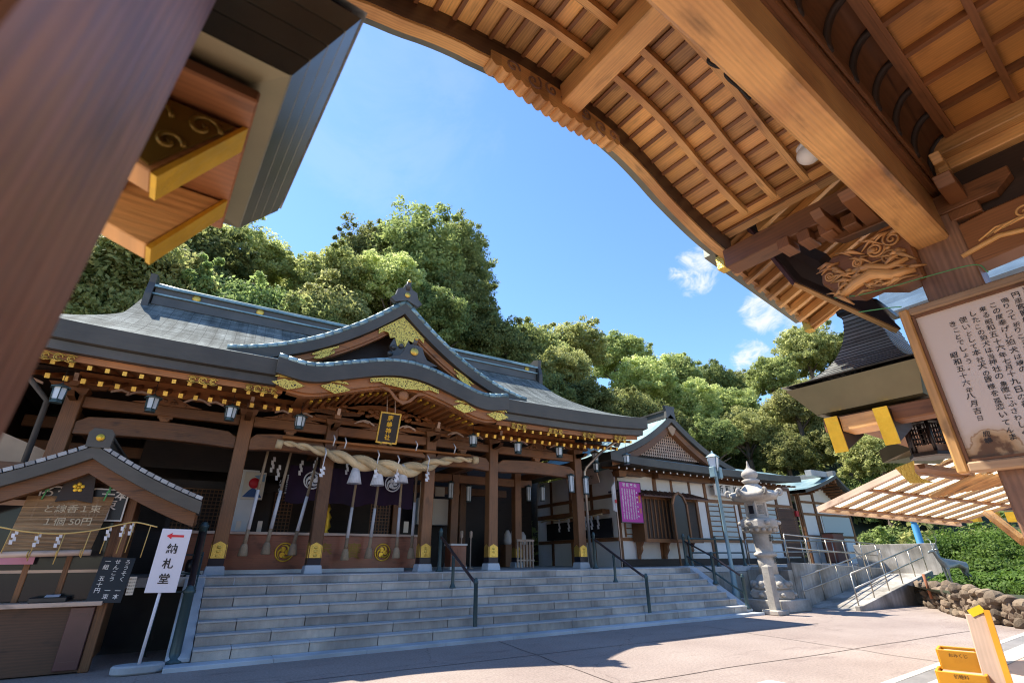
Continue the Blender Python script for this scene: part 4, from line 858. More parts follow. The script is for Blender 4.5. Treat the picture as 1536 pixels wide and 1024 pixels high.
# golden ornament inside
t = at_y(489,780,14.6); b = MB(); b.lathe((t.x,t.y,2.05), [(.05,0),(.14,.05),(.08,.12),(.15,.22),(.10,.36),(.14,.46),(.06,.60),(.10,.68),(.02,.85)], 12); tag(b.build('gilt_ornament', 'gold_plain'), 'gilt stand ornament glinting in the dark behind the second column', 'ornament')
# red chest, wooden gate, pale table inside the right bays
c = at_y(686,820,13.6); t = thing('red_chest', 'small red chest with white rim beside the fourth column', 'chest', (c.x,13.6,ZP))
b = MB(); b.bx(c.x-.24, c.x+.24, 13.5, 13.9, ZP+.08, ZP+.62); b.build('body', 'counter_red', t, bevel=.01)
b = MB(); b.bx(c.x-.26, c.x+.26, 13.48, 13.92, ZP+.62, ZP+.67); b.bx(c.x-.26,c.x+.26,13.48,13.92,ZP+.004,ZP+.08); b.build('rim', 'plaster', t)
c = at_y(788,830,15.0); t = thing('slatted_barrier', 'small pale slatted wooden barrier standing between inner columns', 'barrier', (c.x,15,ZP))
b = MB()
for k in range(6): b.bx(c.x-.32+.12*k, c.x-.28+.12*k, 14.98, 15.02, ZP+.004, ZP+.85)
b.build('slats', 'wood_pale', t); b = MB(); b.bx(c.x-.34, c.x+.34, 14.96, 15.04, ZP+.80, ZP+.87); b.build('rail', 'wood_pale', t); b = MB(); b.bx(c.x-.34,c.x+.34,14.97,15.03,ZP+.2,ZP+.25); b.build('rail', 'wood_pale', t)
c = at_y(775,800,16.8); t = thing('display_shelf', 'dim grey display shelf with pale wrapped bundles deep inside the right bay', 'shelf', (c.x,16.8,ZP))
b = MB(); b.bx(c.x-.6, c.x+.6, 16.6, 17.0, ZP+.005, ZP+.75); b.build('cabinet', 'wood', t, bevel=.01)
for dx, hh in ((-.4,.5),(-.1,.62),(.25,.45)):
    b = MB(); b.lathe((c.x+dx,16.8,ZP+.75), [(.12,0),(.15,.1),(.13,hh*.7),(.05,hh),(.001,hh)], 10); b.build('bundle', 'cloth_white', t)
for px in (692, 706):
    c = at_y(px,815,14.6); b = MB(); b.lathe((c.x,14.6,ZP), [(.10,0),(.10,.02),(.02,.05),(.02,.85),(.05,.9),(.05,1.05),(.001,1.08)], 10); tag(b.build('candle_stand', 'wood_pale'), 'slim pale candle stand in the dark bay right of the red chest' if px == 692 else 'slim pale candle stand just left of the fifth column', 'stand')
# ---------------------------------------------------------------- shrine office right of the hall
OY = 13.6; OX0, OX1 = 12.45, 23.2
off = thing('shrine_office', 'white plastered timber office with green copper gable roof right of the stairs', 'office building', (17, 15, ZP))
b = MB(); b.bx(OX0, OX1, OY, OY+.12, ZP+.005, 4.45); b.bx(OX0, OX0+.12, OY+.12, 18.6, ZP+.005, 4.45); b.build('wall', 'plaster', off)
b = MB()                                      # timber frame standing proud of the plaster
def ov(px, py, y=OY): return at_y(px, py, y)
post_x = [OX0+.06] + [ov(p, 760).x for p in (985, 1060, 1108, 1142, 1165, 1200)] + [OX1-.06]
for x in post_x: b.bx(x-.065, x+.065, OY-.05, OY+.01, ZP+.006, 4.40)
for x in [ov(p, 712).x for p in (978, 1004, 1030)]: b.bx(x-.05, x+.05, OY-.035, OY+.01, 3.62, 4.3)
for z, h in ((3.55,.12),(2.05,.10),(ZP+.09,.14),(4.32,.14)): b.bx(OX0, OX1, OY-.055, OY+.012, z-h/2, z+h/2)
for y in (14.9, 16.2, 17.5): b.bx(OX0-.05, OX0+.01, y-.06, y+.06, ZP+.006, 4.4)
for z in (2.05, 3.5): b.bx(OX0-.055, OX0+.012, OY, 18.5, z-.06, z+.06)
b.build('timber_frame', 'wood', off)
b = MB(); b.bx(OX0-.02, OX1, OY-.16, OY-.06, ZP+.01, ZP+.24); b.build('base_board', 'wood_deep', off)
# louvred glass windows, each with its own bars
def window(xa, xb, za, zb, bars=7, y=OY):
    b = MB(); b.bx(xa, xb, y-.03, y-.015, za, zb); w = b.build('window', 'glass_frost', off)
    b = MB()
    for k in range(bars): z = za+(zb-za)*(k+.5)/bars; b.bx(xa, xb, y-.055, y-.032, z-.016, z+.016)
    b.bx(xa-.03, xa+.02, y-.06, y-.031, za, zb); b.bx(xb-.02, xb+.03, y-.06, y-.031, za, zb); b.build('window_bars', 'wood', w); return w
wx = [ov(p, 770).x for p in (935, 962, 986, 1056, 1062, 1079, 1104, 1110, 1140, 1145, 1164)]
window(wx[0], wx[1], 2.12, 3.45); window(wx[1]+.06, wx[2], 2.12, 3.45); window(wx[4], wx[5], 2.12, 3.45); window(wx[5]+.06, wx[6]-.1, 2.12, 3.45); window(wx[7], wx[8], 2.12, 3.45); window(wx[9], wx[10], 2.12, 3.45)
# brown louvred door at the right
xa, xb = ov(1167, 790).x, ov(1197, 790).x; b = MB(); b.bx(xa, xb, OY-.04, OY-.02, ZP+.3, 3.45); d = b.build('door', 'shutter', off)
b = MB(); 
for k in range(22): z = ZP+.34+.09*k; b.bx(xa+.04, xb-.04, OY-.058, OY-.042, z, z+.05)
b.build('louvre_slats', 'shutter', d)
# projecting timber ticket bay with its own small roof
xa, xb = ov(968, 800, OY-.6).x, ov(1050, 800, OY-.6).x; yb = OY-.62
b = MB(); b.bx(xa, xb, yb, OY-.07, 2.02, 3.42); bay = b.build('bay', 'wood_deep', off)
b = MB()
for k in range(9): x = lerp(xa, lerp(xa, xb, .55), k/8); b.bx(x-.025, x+.025, yb-.03, yb-.002, 2.08, 3.38)
b.bx(xa-.05, xb+.05, yb-.05, yb-.001, 1.94, 2.06); b.bx(xa-.05, xb+.05, yb-.05, yb-.001, 3.36, 3.46); b.bx(xa-.08,xa+.05,yb-.04,OY-.07,1.96,3.5); b.bx(xb-.05,xb+.08,yb-.04,OY-.07,1.96,3.5)
for x in (xa+.1, (xa+xb)/2, xb-.1): b.prism([(0,0),(0,-.7),(-.06,-.7),(-.10,-.45),(-.22,-.30),(-.20,-.18),(-.34,0)], (x, OY-.06, 2.0), Y_, Z_, .10)
b.build('bay_lattice', 'wood', bay)
b = MB(); b.prism([(0,.22),(-.95,-.08),(-.95,-.12),(0,.16)], ((xa+xb)/2, OY-.05, 3.52), Y_, Z_, xb-xa+.55)
for k in range(14): x = lerp(xa-.24, xb+.24, k/13); b.bar((x, OY-.06, 3.755), (x, OY-1.0, 3.455), .03, .03)
b.build('bay_roof', 'shutter', bay)
# dark arched notice stand leaning at the bay
c = ov(1020, 768, OY-1.0); t = thing('arched_board', 'dark arched board in a timber frame leaning against the ticket bay', 'board', (c.x, OY-1.0, ZP))
pl = [(-.36,-.85),(.36,-.85),(.36,.35),(.22,.62),(0,.74),(-.22,.62),(-.36,.35)]
b = MB(); b.prism(pl, (c.x, OY-1.0, 2.85), X_, Z_, .04); b.build('panel', 'lacquer_dark', t)
b = MB(); P3 = [Vector((c.x+a, OY-1.02, 2.85+z)) for a, z in pl]
for i in range(7): b.bar(P3[i], P3[(i+1) % 7], .07, .07, Y_)
for sx in (-.3, .3): b.bar((c.x+sx, OY-1.0, ZP+.003), (c.x+sx, OY-.98, 2.02), .05, .05, Y_)
b.build('frame', 'wood', t)
# roof: front skirt, main gable over the left part, low roof to the right
EY = 12.55; EX0, EX1 = 11.45, 22.6; ez = 4.78
GX = 14.93; GH = 3.42
def oz(t): return 6.55 - 1.78*(1.55*t-.55*t*t)
b = MB(); n = 26
b.grid([[(lerp(EX0, EX1, k/n), EY, ez-.12+.10*abs(2*k/n-1)**4), (lerp(EX0+.1, EX1, k/n), EY+.6, ez+.06), (lerp(EX0+.3, EX1, k/n), EY+1.3, ez+.28), (lerp(EX0+.4, EX1, k/n), EY+2.6, ez+.60)] for k in range(n+1)])
for sg in (1, -1):
    b.grid([[(GX+sg*GH*t, EY+.22, oz(t)), (GX+sg*GH*t, 16, oz(t)), (GX+sg*GH*t, 19.5, oz(t))] for t in [i/14 for i in range(15)]], flip=sg < 0)
b.grid([[(EX0, EY, ez-.02), (EX0, 19.5, ez-.02)], [(EX0+.8, EY+.3, ez+.2), (EX0+.8, 19.5, ez+.2)]], flip=True)
b.build('roof', 'verdigris_tile' if 'verdigris_tile' in M else 'verdigris', off)
b = MB(); L0 = [(lerp(EX0, EX1, k/n), EY, ez-.12+.10*abs(2*k/n-1)**4) for k in range(n+1)]; L1 = [Vector(p)-Z_*.26 for p in L0]; L2 = [p+Y_*1.0+Z_*.06 for p in L1]
b.grid([L1, L0]); b.grid([L2, L1]); b.grid([[(EX0,EY,ez-.28),(EX0,EY,ez-.02)],[(EX0,19,ez-.28),(EX0,19,ez-.02)]], flip=True); b.grid([[(EX0,EY,ez-.28),(EX0,19,ez-.28)],[(EX0+1,EY,ez-.25),(EX0+1,19,ez-.25)]])
b.build('eave_edge', 'fascia', off)
b = MB()
for sg in (1, -1):
    A = [(GX+sg*GH*t, oz(t)) for t in [i/14 for i in range(15)]]
    b.grid([[(x, EY+.2, z-.26*(1-.3*i/14)) for i, (x, z) in enumerate(A)], [(x, EY+.2, z+.03) for x, z in A]], smooth=True, flip=sg < 0)
    b.grid([[(x, EY+.5, z-.26*(1-.3*i/14)) for i, (x, z) in enumerate(A)], [(x, EY+.2, z-.26*(1-.3*i/14)) for i, (x, z) in enumerate(A)]], flip=sg < 0)
b.build('gable_edge', 'fascia', off)
b = MB()
for sg in (1, -1):
    A = [(GX+sg*GH*t, oz(t)-.30*(1-.3*t)) for t in [i/14 for i in range(14)]]
    b.grid([[(x, EY+.30, z-.26) for x, z in A], [(x, EY+.30, z) for x, z in A]], flip=sg < 0); b.grid([[(x, EY+.6, z-.26) for x, z in A], [(x, EY+.30, z-.26) for x, z in A]], flip=sg < 0)
b.build('bargeboard', 'wood', off)
b = MB(); gw = lambda z: GH*max(0, (6.0-z)/1.25)*.78
z = 4.95
while z < 5.95: b.bx(GX-gw(z), GX+gw(z), EY+.56, EY+.585, z, z+.035); z += .115
x = -2.4
while x < 2.41:
    zt = 6.0-abs(x)/(GH*.78)*1.25
    if zt > 4.96: b.bx(GX+x-.018, GX+x+.018, EY+.54, EY+.565, 4.92, zt)
    x += .115
b.build('gable_lattice', 'wood_pale', off)
b = MB(); b.prism([(-2.75,4.85),(2.75,4.85),(0,6.15)], (GX, EY+.68, 0), X_, Z_, .05); b.build('gable_panel', 'wood_deep', off)
b = MB(); b.prism([(-.22,0),(0,.12),(.22,0),(.10,-.2),(0,-.30),(-.10,-.2)], (GX, EY+.26, 6.05), X_, Z_, .05); b.build('pendant', 'wood_lattice', off)
b = MB(); b.bx(GX-.16, GX+.16, EY+.35, 19.5, 6.45, 6.72); b.bx(GX-.20, GX+.20, EY+.3, 19.5, 6.72, 6.78); b.prism([(-.26,0),(.26,0),(.22,.28),(.28,.50),(-.28,.50),(-.22,.28)], (GX, EY+.26, 6.42), X_, Z_, .12); b.build('ridge', 'fascia_blue', off)
b = MB()                                      # rafter ends under the eave, as white tips
for k in range(30): x = EX0+.5+k*.36; b.bar((x, EY+.20, ez-.47), (x, OY, ez-.36), .06, .07, mi=0); b.bx(x-.028, x+.028, EY+.185, EY+.20, ez-.50, ez-.445, 1)
b.build('rafters', ['wood', 'plaster'], off)
b = MB()
for xa, xb in ((EX0+1.0, EX0+2.2), (ov(975,700).x, ov(1050,700).x)): b.bx(xa, xb, OY-.36, OY-.12, 4.18, 4.34)
b.box((OX0+.06, OY-.25, 4.20), (.3,.3,.2), None, 0, None, (1.3,1.3)); b.build('bracket', 'wood', off)
# side room seen through the hall's right bay
b = MB(); b.bx(OX0-.40, OX0-.06, 13.9, 18.0, 2.9, 3.05); b.build('counter_eave', 'wood', off)

# gate annex at the far right of the office
ax = ov(1244, 712, 13.2).x
an = thing('office_annex', 'small white plastered annex with its own curved copper gable, next to the office', 'annex', (ax, 14.5, ZP))
x0, x1 = ov(1202, 780, 14).x, ov(1276, 780, 14).x
b = MB(); b.bx(x0, x1, 14.0, 14.1, ZP+.006, 4.6); b.build('wall', 'plaster', an)
b = MB()
for px in (1202, 1226, 1275): x = ov(px, 780, 14).x; b.bx(x-.07, x+.07, 13.94, 14.01, ZP+.008, 4.4)
for z in (3.9, 3.35, 2.35): b.bx(x0, x1, 13.95, 14.012, z-.05, z+.05)
b.build('timber_frame', 'wood', an)
b = MB(); b.bx(ov(1228,760,14).x, x1-.1, 13.97, 13.985, 2.4, 3.3); b.build('window', 'glass_frost', an)
b = MB(); xa = ov(1229,780,14).x; b.bx(xa, xa+.06, 13.96, 13.99, ZP+.05, 3.3)
b.build('door_frame', 'wood', an)
def az(t): return 5.15-.85*(1.3*t-.3*t*t)
for nm, m, f0, f1 in (('roof','verdigris',0,0),):
    b = MB()
    for sg, wd in ((1, 1.35), (-1, 3.0)): b.grid([[(ax+sg*wd*t, 12.9, az(t)), (ax+sg*wd*t, 16.5, az(t))] for t in [i/10 for i in range(11)]], flip=sg < 0)
    b.build(nm, m, an)
b = MB()
for sg, wd in ((1, 1.35), (-1, 3.0)):
    A = [(ax+sg*wd*t, az(t)) for t in [i/10 for i in range(11)]]
    b.grid([[(x, 12.9, z-.16) for x, z in A], [(x, 12.9, z) for x, z in A]], flip=sg < 0); b.grid([[(x, 16, z-.17) for x, z in A], [(x, 12.9, z-.16) for x, z in A]], flip=sg < 0)
b.build('eave_edge', 'fascia', an)
b = MB()
for k in range(7):
    for sg, wd in ((1, 1.2), (-1, 2.4)): x = ax+sg*wd*(k+.5)/7; b.bar((x, 13.1, az((k+.5)/7*.9)-.24), (x, 14, az((k+.5)/7*.9)-.22), .06, .09)
b.bar((ax, 13.0, 4.85), (ax, 14, 4.85), .14, .16); b.build('rafters', 'wood', an)
b = MB(); b.bx(ax-.14, ax+.14, 12.95, 16.5, 5.1, 5.34); b.bx(ax-1.6, ax-.2, 13.2, 13.5, 5.05, 5.32); b.build('ridge', 'slate_light', an)
c = ov(1250, 800, 13.2); t = thing('russet_cabinet', 'russet metal cabinet standing at the annex wall above the ramp', 'cabinet', (c.x, 13.2, ZP))
b = MB(); b.bx(c.x-.45, c.x+.45, 13.0, 13.5, ZP+.05, ZP+1.25); b.build('body', 'box_red', t, bevel=.015); b = MB(); b.bx(c.x-.47, c.x+.47, 12.98, 13.52, ZP+1.25, ZP+1.29); b.build('lid', 'wood_deep', t); b = MB(); b.bx(c.x-.4,c.x+.4,13.05,13.45,ZP+.003,ZP+.05); b.build('base', 'wood_deep', t); b = MB(); b.bx(c.x-.02,c.x+.02,12.985,13.0,ZP+.5,ZP+.7); b.build('handle', 'steel', t)
c = ov(1196, 770, OY-.12); b = MB(); b.bx(c.x-.10, c.x+.10, OY-.14, OY-.06, c.z-.12, c.z+.12); tag(b.build('red_letterbox', 'red'), 'small red box on the post right of the brown louvred door', 'box')

# magenta notice -----------------------------------------------------------
TL, TR, BR_, BL_ = [at_y(x, y, OY-.75) for x, y in ((928,722),(957,722),(963,784),(934,782))]
t = thing('magenta_notice', 'magenta notice board with rows of white characters on the office corner post', 'notice board', (TL.x+.4, OY-.75, 2.6))
x0, x1, z0, z1 = TL.x, TR.x+.06, BL_.z, TL.z; yy = OY-.75
b = MB(); b.bx(x0, x1, yy, yy+.03, z0, z1); b.build('panel', 'magenta', t)
b = MB(); 
for a, c, d, e in ((x0-.03,x0,z0-.03,z1+.03),(x1,x1+.03,z0-.03,z1+.03)): b.bx(a, c, yy-.01, yy+.04, d, e)
b.bx(x0,x1,yy-.01,yy+.04,z0-.03,z0-.001); b.bx(x0,x1,yy-.01,yy+.04,z1+.001,z1+.03); b.bx(x0+.1,x0+.16,yy+.04,OY-.06,z1-.3,z1-.24); b.bx(x1-.2,x1-.14,yy+.04,OY-.06,z1-.3,z1-.24); b.build('frame', 'plum', t)
b = MB(); w = x1-x0; h = z1-z0
for k, ch in enumerate('祈願案内'): b.text(ch, .13, (x0+w*(.22+.18*k), yy-.003, z1-h*.075), X_, Z_, 0, .002, .015)
rows = ['家内安全','商売繁盛','交通安全','厄除開運','学業成就','合格祈願','安産祈願','初宮詣り','七五三詣','病気平癒','心願成就']
for r in range(5):
    for k in range(6): b.text(rows[(r*6+k) % 11].replace('', '\n').strip(), .062, (x0+w*(.12+.115*k), yy-.003, z1-h*(.24+.155*r)), X_, Z_, 0, .002, .006, space=.75)
for r in range(6): b.sphere((x0+w*.80, yy-.002, z1-h*(.25+.12*r)), .028, 4, sc=(1,.1,1))
b.build('lettering', 'paper', t)
b = MB(); b.text('御\n祈\n祷', .10, (x0+w*.91, yy-.003, z1-h*.42), X_, Z_, 0, .002, .012, space=.8); b.text('受\n付', .10, (x0+w*.91, yy-.003, z1-h*.72), X_, Z_, 0, .002, .012, space=.8); b.build('red_lettering', 'yellow', t)
# white banner on a pole
p = at_y(924,760,OY-1.0); t = thing('white_banner', 'white banner with a red mark furled on a pole left of the magenta notice', 'banner', (p.x, OY-1.0, ZP))
b = MB(); b.tube([(p.x+.05, OY-1.0, ZP+.003), (p.x+.02, OY-1.0, 3.95)], .018, 8); b.build('pole', 'wood_pale', t)
q0 = at_y(922,722,OY-1.02).z; q1 = at_y(926,768,OY-1.02).z
b = MB(); b.grid([[(p.x-.14*i/8*(1 if z < q0-.1 else .3), OY-1.03-.03*math.sin(i*1.3), z+.06*i/8*math.sin(z*3)) for i in range(9)] for z in np.linspace(q1, q0, 9)], flip=True); b.build('cloth', 'cloth_white', t)
b = MB(); b.prism([(-.04,-.05),(.03,-.06),(.05,.02),(.0,.06),(-.05,.03)], (p.x-.05, OY-1.075, lerp(q1,q0,.35)), X_, Z_, .004); b.build('red_mark', 'red', t)
# white sign with bold characters above the windows
p = at_y(1095, 735, OY-.3); t = thing('office_sign', 'long white name board with bold black characters above the office windows', 'sign', (p.x, OY-.3, p.z))
b = MB(); b.box((p.x+.3, OY-.3, p.z-.02), (2.6, .04, .46)); b.build('board', 'plaster', t)
b = MB()
for k, ch in enumerate('祈願札所'): b.text(ch, .36, (p.x-.62+.48*k, OY-.325, p.z-.02), X_, Z_, 0, .002, .02)
b.build('lettering', 'black', t)
b = MB(); b.bx(p.x-.9, p.x-.86, OY-.28, OY-.05, p.z+.1, p.z+.14); b.bx(p.x+1.4, p.x+1.44, OY-.28, OY-.05, p.z+.1, p.z+.14); b.build('bracket', 'wood', t)
# slanted signboard and rope with streamers on the office side wall
p = at_x(870, 715, OX0-.45); t = thing('slanted_signboard', 'pale signboard with brush characters propped on the office side wall behind the corner column', 'signboard', (OX0-.4, p.y, 3.2))
o = Vector((OX0-.38, p.y, p.z-.05)); b = MB(); b.box(o, (.04, 1.9, .55), Matrix.Rotation(R(-14), 3, 'Y')); b.build('board', 'wood_pale', t)
b = MB(); b.text('御神籤授与所', .26, o+Vector((-.03,0,0)), -Y_, Vector((.24,0,.97)), 0, .003, .012); b.build('lettering', 'wood_deep', t)
t = thing('streamer_rope', 'thin straw rope with white paper streamers along the office side wall', 'streamer rope', (OX0-.5, 15.5, 2.8))
b = MB(); L = [(OX0-.5, y, 2.86-.06*math.sin((y-13.9)*2)**2) for y in np.linspace(13.8, 17.6, 24)]; b.tube(L, .03, 8); b.build('rope', 'rope', t)
for y in (14.0, 14.35, 14.7, 15.2, 15.7, 16.3): b = MB(); shide(b, (OX0-.55, y, 2.83), .42, .10, 0, -Y_); b.build('paper_streamer', 'paper', t)
b = MB(); b.bx(OX0-.10, OX0-.06, 13.8, 17.8, 2.12, 2.75); b.build('side_window', 'glass_dark', off)
# ---------------------------------------------------------------- street lamp, stone lantern, ramp, rock wall, deer
lx, ly = 14.5, 10.85; lt = at_x(1067, 680, 14.5).z
t = thing('street_lamp', 'slim blue-grey street lamp with a four-sided lantern head between the stairs and the stone lantern', 'street lamp', (lx, ly, 0))
b = MB(); b.lathe((lx,ly,0), [(.11,0),(.11,.5),(.085,.55),(.075,1.2),(.06,1.25),(.05,lt-.75),(.055,lt-.74),(.055,lt-.66),(.03,lt-.6)], 12); b.build('pole', 'lamp_blue', t)
b = MB(); b.lathe((lx,ly,0), [(.06,lt-.62),(.16,lt-.60),(.16,lt-.58)], sq=4, rotz=.3); b.lathe((lx,ly,0), [(.20,lt-.14),(.25,lt-.13),(.13,lt-.04),(.05,lt),(.03,lt+.07),(.001,lt+.09)], sq=4, rotz=.3)
for k in range(4): a = math.pi/2*(k+.5)+.3; b.tube([(lx+.14*math.cos(a), ly+.14*math.sin(a), lt-.58), (lx+.205*math.cos(a), ly+.205*math.sin(a), lt-.13)], .014, 5)
b.build('lantern_frame', 'lamp_blue', t)
b = MB(); b.lathe((lx,ly,0), [(.125,lt-.58),(.19,lt-.14)], sq=4, rotz=.3); b.build('lamp_glass', 'white_plastic', t)
z = at_x(1072, 708, 14.5).z; b = MB(); b.box((lx-.12, ly, z), (.10,.22,.34)); b.box((lx+.14, ly, z-.02), (.14,.26,.36)); b.bx(lx-.1,lx+.1,ly-.03,ly+.03,z-.02,z+.02); b.build('speaker_box', 'lamp_blue', t, bevel=.015)

LX, LY = 15.25, 10.12
t = thing('stone_lantern', 'tall carved stone lantern with upturned roof at the right foot of the stairs', 'stone lantern', (LX, LY, 0))
def st_part(name, prof, sq=None, n=24, rz=0.): b = MB(); b.lathe((LX,LY,0), prof, n, 0, sq, None, True, rz); return b.build(name, 'stone_lantern', t, bevel=.01 if sq else 0)
RZ = R(0)
b = MB(); b.box((LX,LY,.16), (1.45,1.35,.32)); b.build('plinth', 'stone_lantern', t, bevel=.02)
b = MB(); b.lathe((LX,LY,0), [(.62,.32),(.66,.36),(.66,.52),(.58,.60)], sq=6); b.lathe((LX,LY,0), [(.58,.60),(.55,.66),(.44,.80),(.34,.92),(.27,.98)], 24)
for k in range(12): a = k*math.pi/6; b.sphere((LX+.50*math.cos(a), LY+.50*math.sin(a), .72), .10, 5, sc=(1,1,.9))
for k in range(6): a = (k+.0)*math.pi/3; b.sphere((LX+.57*math.cos(a), LY+.57*math.sin(a), .44), .13, 5, sc=(.7,.7,.5))
b.build('lotus_base', 'stone_lantern', t)
st_part('shaft', [(.27,.97),(.265,1.35),(.245,1.45),(.26,1.46),(.33,1.50),(.33,1.56),(.26,1.60),(.245,1.62),(.255,1.72),(.27,2.10),(.28,2.14)])
b = MB(); b.lathe((LX,LY,0), [(.28,2.13),(.40,2.20),(.50,2.28),(.54,2.30)], 24); b.lathe((LX,LY,0), [(.58,2.30),(.60,2.34),(.60,2.50),(.55,2.56),(.40,2.58)], sq=6)
for k in range(16): a = k*math.pi/8; b.sphere((LX+.46*math.cos(a), LY+.46*math.sin(a), 2.24), .075, 4)
for k in range(6): a = k*math.pi/3; b.sphere((LX+.54*math.cos(a), LY+.54*math.sin(a), 2.44), .12, 5, sc=(.8,.8,.6))
b.build('platform', 'stone_lantern', t)
b = MB(); b.lathe((LX,LY,0), [(.36,2.56),(.36,2.64),(.31,2.66),(.31,3.02),(.36,3.04),(.36,3.10)], sq=6)
for k in range(6): a = 2*math.pi*(k+.5)/6; b.bar((LX+.32*math.cos(a), LY+.32*math.sin(a), 2.6), (LX+.32*math.cos(a), LY+.32*math.sin(a), 3.08), .07, .07)
fb = b.build('fire_box', 'stone_lantern', t, bevel=.008)
b = MB()
for a in (-math.pi/2-.52, -math.pi/2+.52, math.pi+.0):
    n_ = Vector((math.cos(a), math.sin(a), 0)); u_ = Vector((-n_.y, n_.x, 0)); o = Vector((LX,LY,2.84))+n_*.275; b.prism([(-.08,-.12),(.08,-.12),(.08,.12),(-.08,.12)], o, u_, Z_, .01)
b.build('opening', 'black', fb)
b = MB()
for a in (-math.pi/2-.52,):
    n_ = Vector((math.cos(a), math.sin(a), 0)); u_ = Vector((-n_.y, n_.x, 0)); o = Vector((LX,LY,2.84))+n_*.285
    for k in range(-3, 4): b.bar(o+u_*(.03*k-.03)-Z_*.11, o+u_*(.03*k+.03)+Z_*.11, .012, .012, n_)
b.build('opening_grille', 'stone_lantern', fb)
b = MB(); K = 48; rings = []
for rr, zz, lf in ((.30,3.08,0),(.62,3.14,.0),(.72,3.20,.08),(.74,3.28,.12),(.62,3.34,.06),(.42,3.44,0),(.26,3.58,0),(.17,3.66,0)):
    row = []
    for k in range(K+1):
        a = 2*math.pi*k/K; c6 = max(0, math.cos(6*a))**3; q = rr*(1+.10*c6*(1 if rr > .4 else 0))*(.94 if rr > .4 else 1); row.append((LX+q*math.cos(a), LY+q*math.sin(a), zz+lf*c6*1.2))
    rings.append(row)
b.grid(rings, flip=True)
for k in range(6): a = k*math.pi/3; c = Vector((LX+.76*math.cos(a), LY+.76*math.sin(a), 3.36)); b.tube([c+Vector((.07*math.cos(a)*math.cos(q)*1, .07*math.sin(a)*math.cos(q), .08*math.sin(q))) for q in np.linspace(-2, 3, 9)], .045, 6)
b.build('roof', 'stone_lantern', t)
st_part('finial', [(.16,3.64),(.26,3.70),(.28,3.76),(.20,3.80),(.17,3.82),(.24,3.88),(.26,3.96),(.22,4.04),(.12,4.12),(.07,4.16),(.04,4.26),(.02,4.38),(.001,4.40)])
b = MB()
for k, ch in enumerate('献燈'): b.text(ch, .22, (LX+.05, LY-.275, 1.98-.62*k), X_, Z_, 0, .01, .012)
b.build('lettering', 'black', t)
t = thing('stone_pillar', 'short square inscribed stone pillar in front of the stone lantern plinth', 'pillar', (14.4, 9.6, 0))
c = at_z(1148, 912, 0); b = MB(); b.box((14.15,9.42,.06), (.5,.5,.12)); b.build('foot', 'granite', t, bevel=.02); b = MB(); b.box((14.15,9.42,.66), (.22,.22,1.1)); b.lathe((14.15,9.42,0), [(.155,1.21),(.001,1.27)], sq=4); b.build('shaft', 'stone_lantern', t, bevel=.01)

# retaining wall and ramp
t = thing('retaining_wall', 'rain-stained concrete retaining wall below the platform behind the stone lantern', 'wall', (18, 11.6, 0))
b = MB(); b.bx(13.87, 29, 11.62, 11.94, -.05, ZP-.17); b.bx(16.3, 16.55, 10.15, 11.61, -.05, ZP-.1); b.build('wall_body', 'concrete', t, bevel=.015)
rw = thing('access_ramp', 'concrete access ramp doubling back up to the platform right of the stone lantern', 'ramp', (20, 10, 0))
b = MB(); b.prism([(17.0,-.05),(23.6,-.05),(23.6,.86),(22.2,.86),(17.0,.012)], (0, 9.45, 0), X_, Z_, 1.38); b.build('lower_flight', 'concrete', rw)
b = MB(); b.prism([(17.0,-.05),(22.4,-.05),(22.4,1.0),(17.2,.13),(17.0,.13)], (0, 8.69, 0), X_, Z_, .14); b.build('front_kerb', 'concrete', rw, bevel=.01)
b = MB(); b.prism([(16.56,-.05),(22.4,-.05),(22.4,1.05),(16.56,1.30)], (0, 10.22, 0), X_, Z_, .16); b.build('middle_wall', 'concrete', rw, bevel=.01)
b = MB(); b.prism([(16.56,.0),(23.6,.0),(23.6,.88),(16.56,1.16)], (0, 10.95, 0), X_, Z_, 1.30); b.build('upper_flight', 'concrete', rw)
b = MB(); b.bx(23.6, 23.8, 8.76, 11.6, -.05, 1.9); b.build('end_wall', 'concrete', rw, bevel=.01)
def steel_rail(label, pts, heights=(.85,.45), post=.9, step=1.05):
    t = thing('steel_railing', label, 'railing', pts[0], 'steel railings along the ramp')
    P = [Vector(p) for p in pts]
    for h in heights: b = MB(); b.tube([p+Z_*h for p in P], .022, 8); b.build('rail', 'steel', t)
    for a, c in zip(P[:-1], P[1:]):
        n = max(1, round((c-a).length/step))
        for k in range(n+(c == P[-1])): p = a.lerp(c, k/n); b = MB(); b.tube([p, p+Z_*heights[0]], .018, 6); b.build('post', 'steel', t)
steel_rail('steel railing along the outer edge of the lower ramp flight', [(17.1,8.69,.13),(22.2,8.69,.98)])
steel_rail('steel railing against the stained middle wall of the ramp', [(16.7,10.02,.02),(22.2,10.02,.86)])
steel_rail('steel railing on top of the middle wall of the ramp', [(16.6,10.22,1.29),(19,10.22,1.19),(22.4,10.22,1.04)])
steel_rail('steel railing along the platform edge above the ramp', [(16.7,11.75,ZP),(19,11.75,ZP),(24.5,11.75,ZP)])
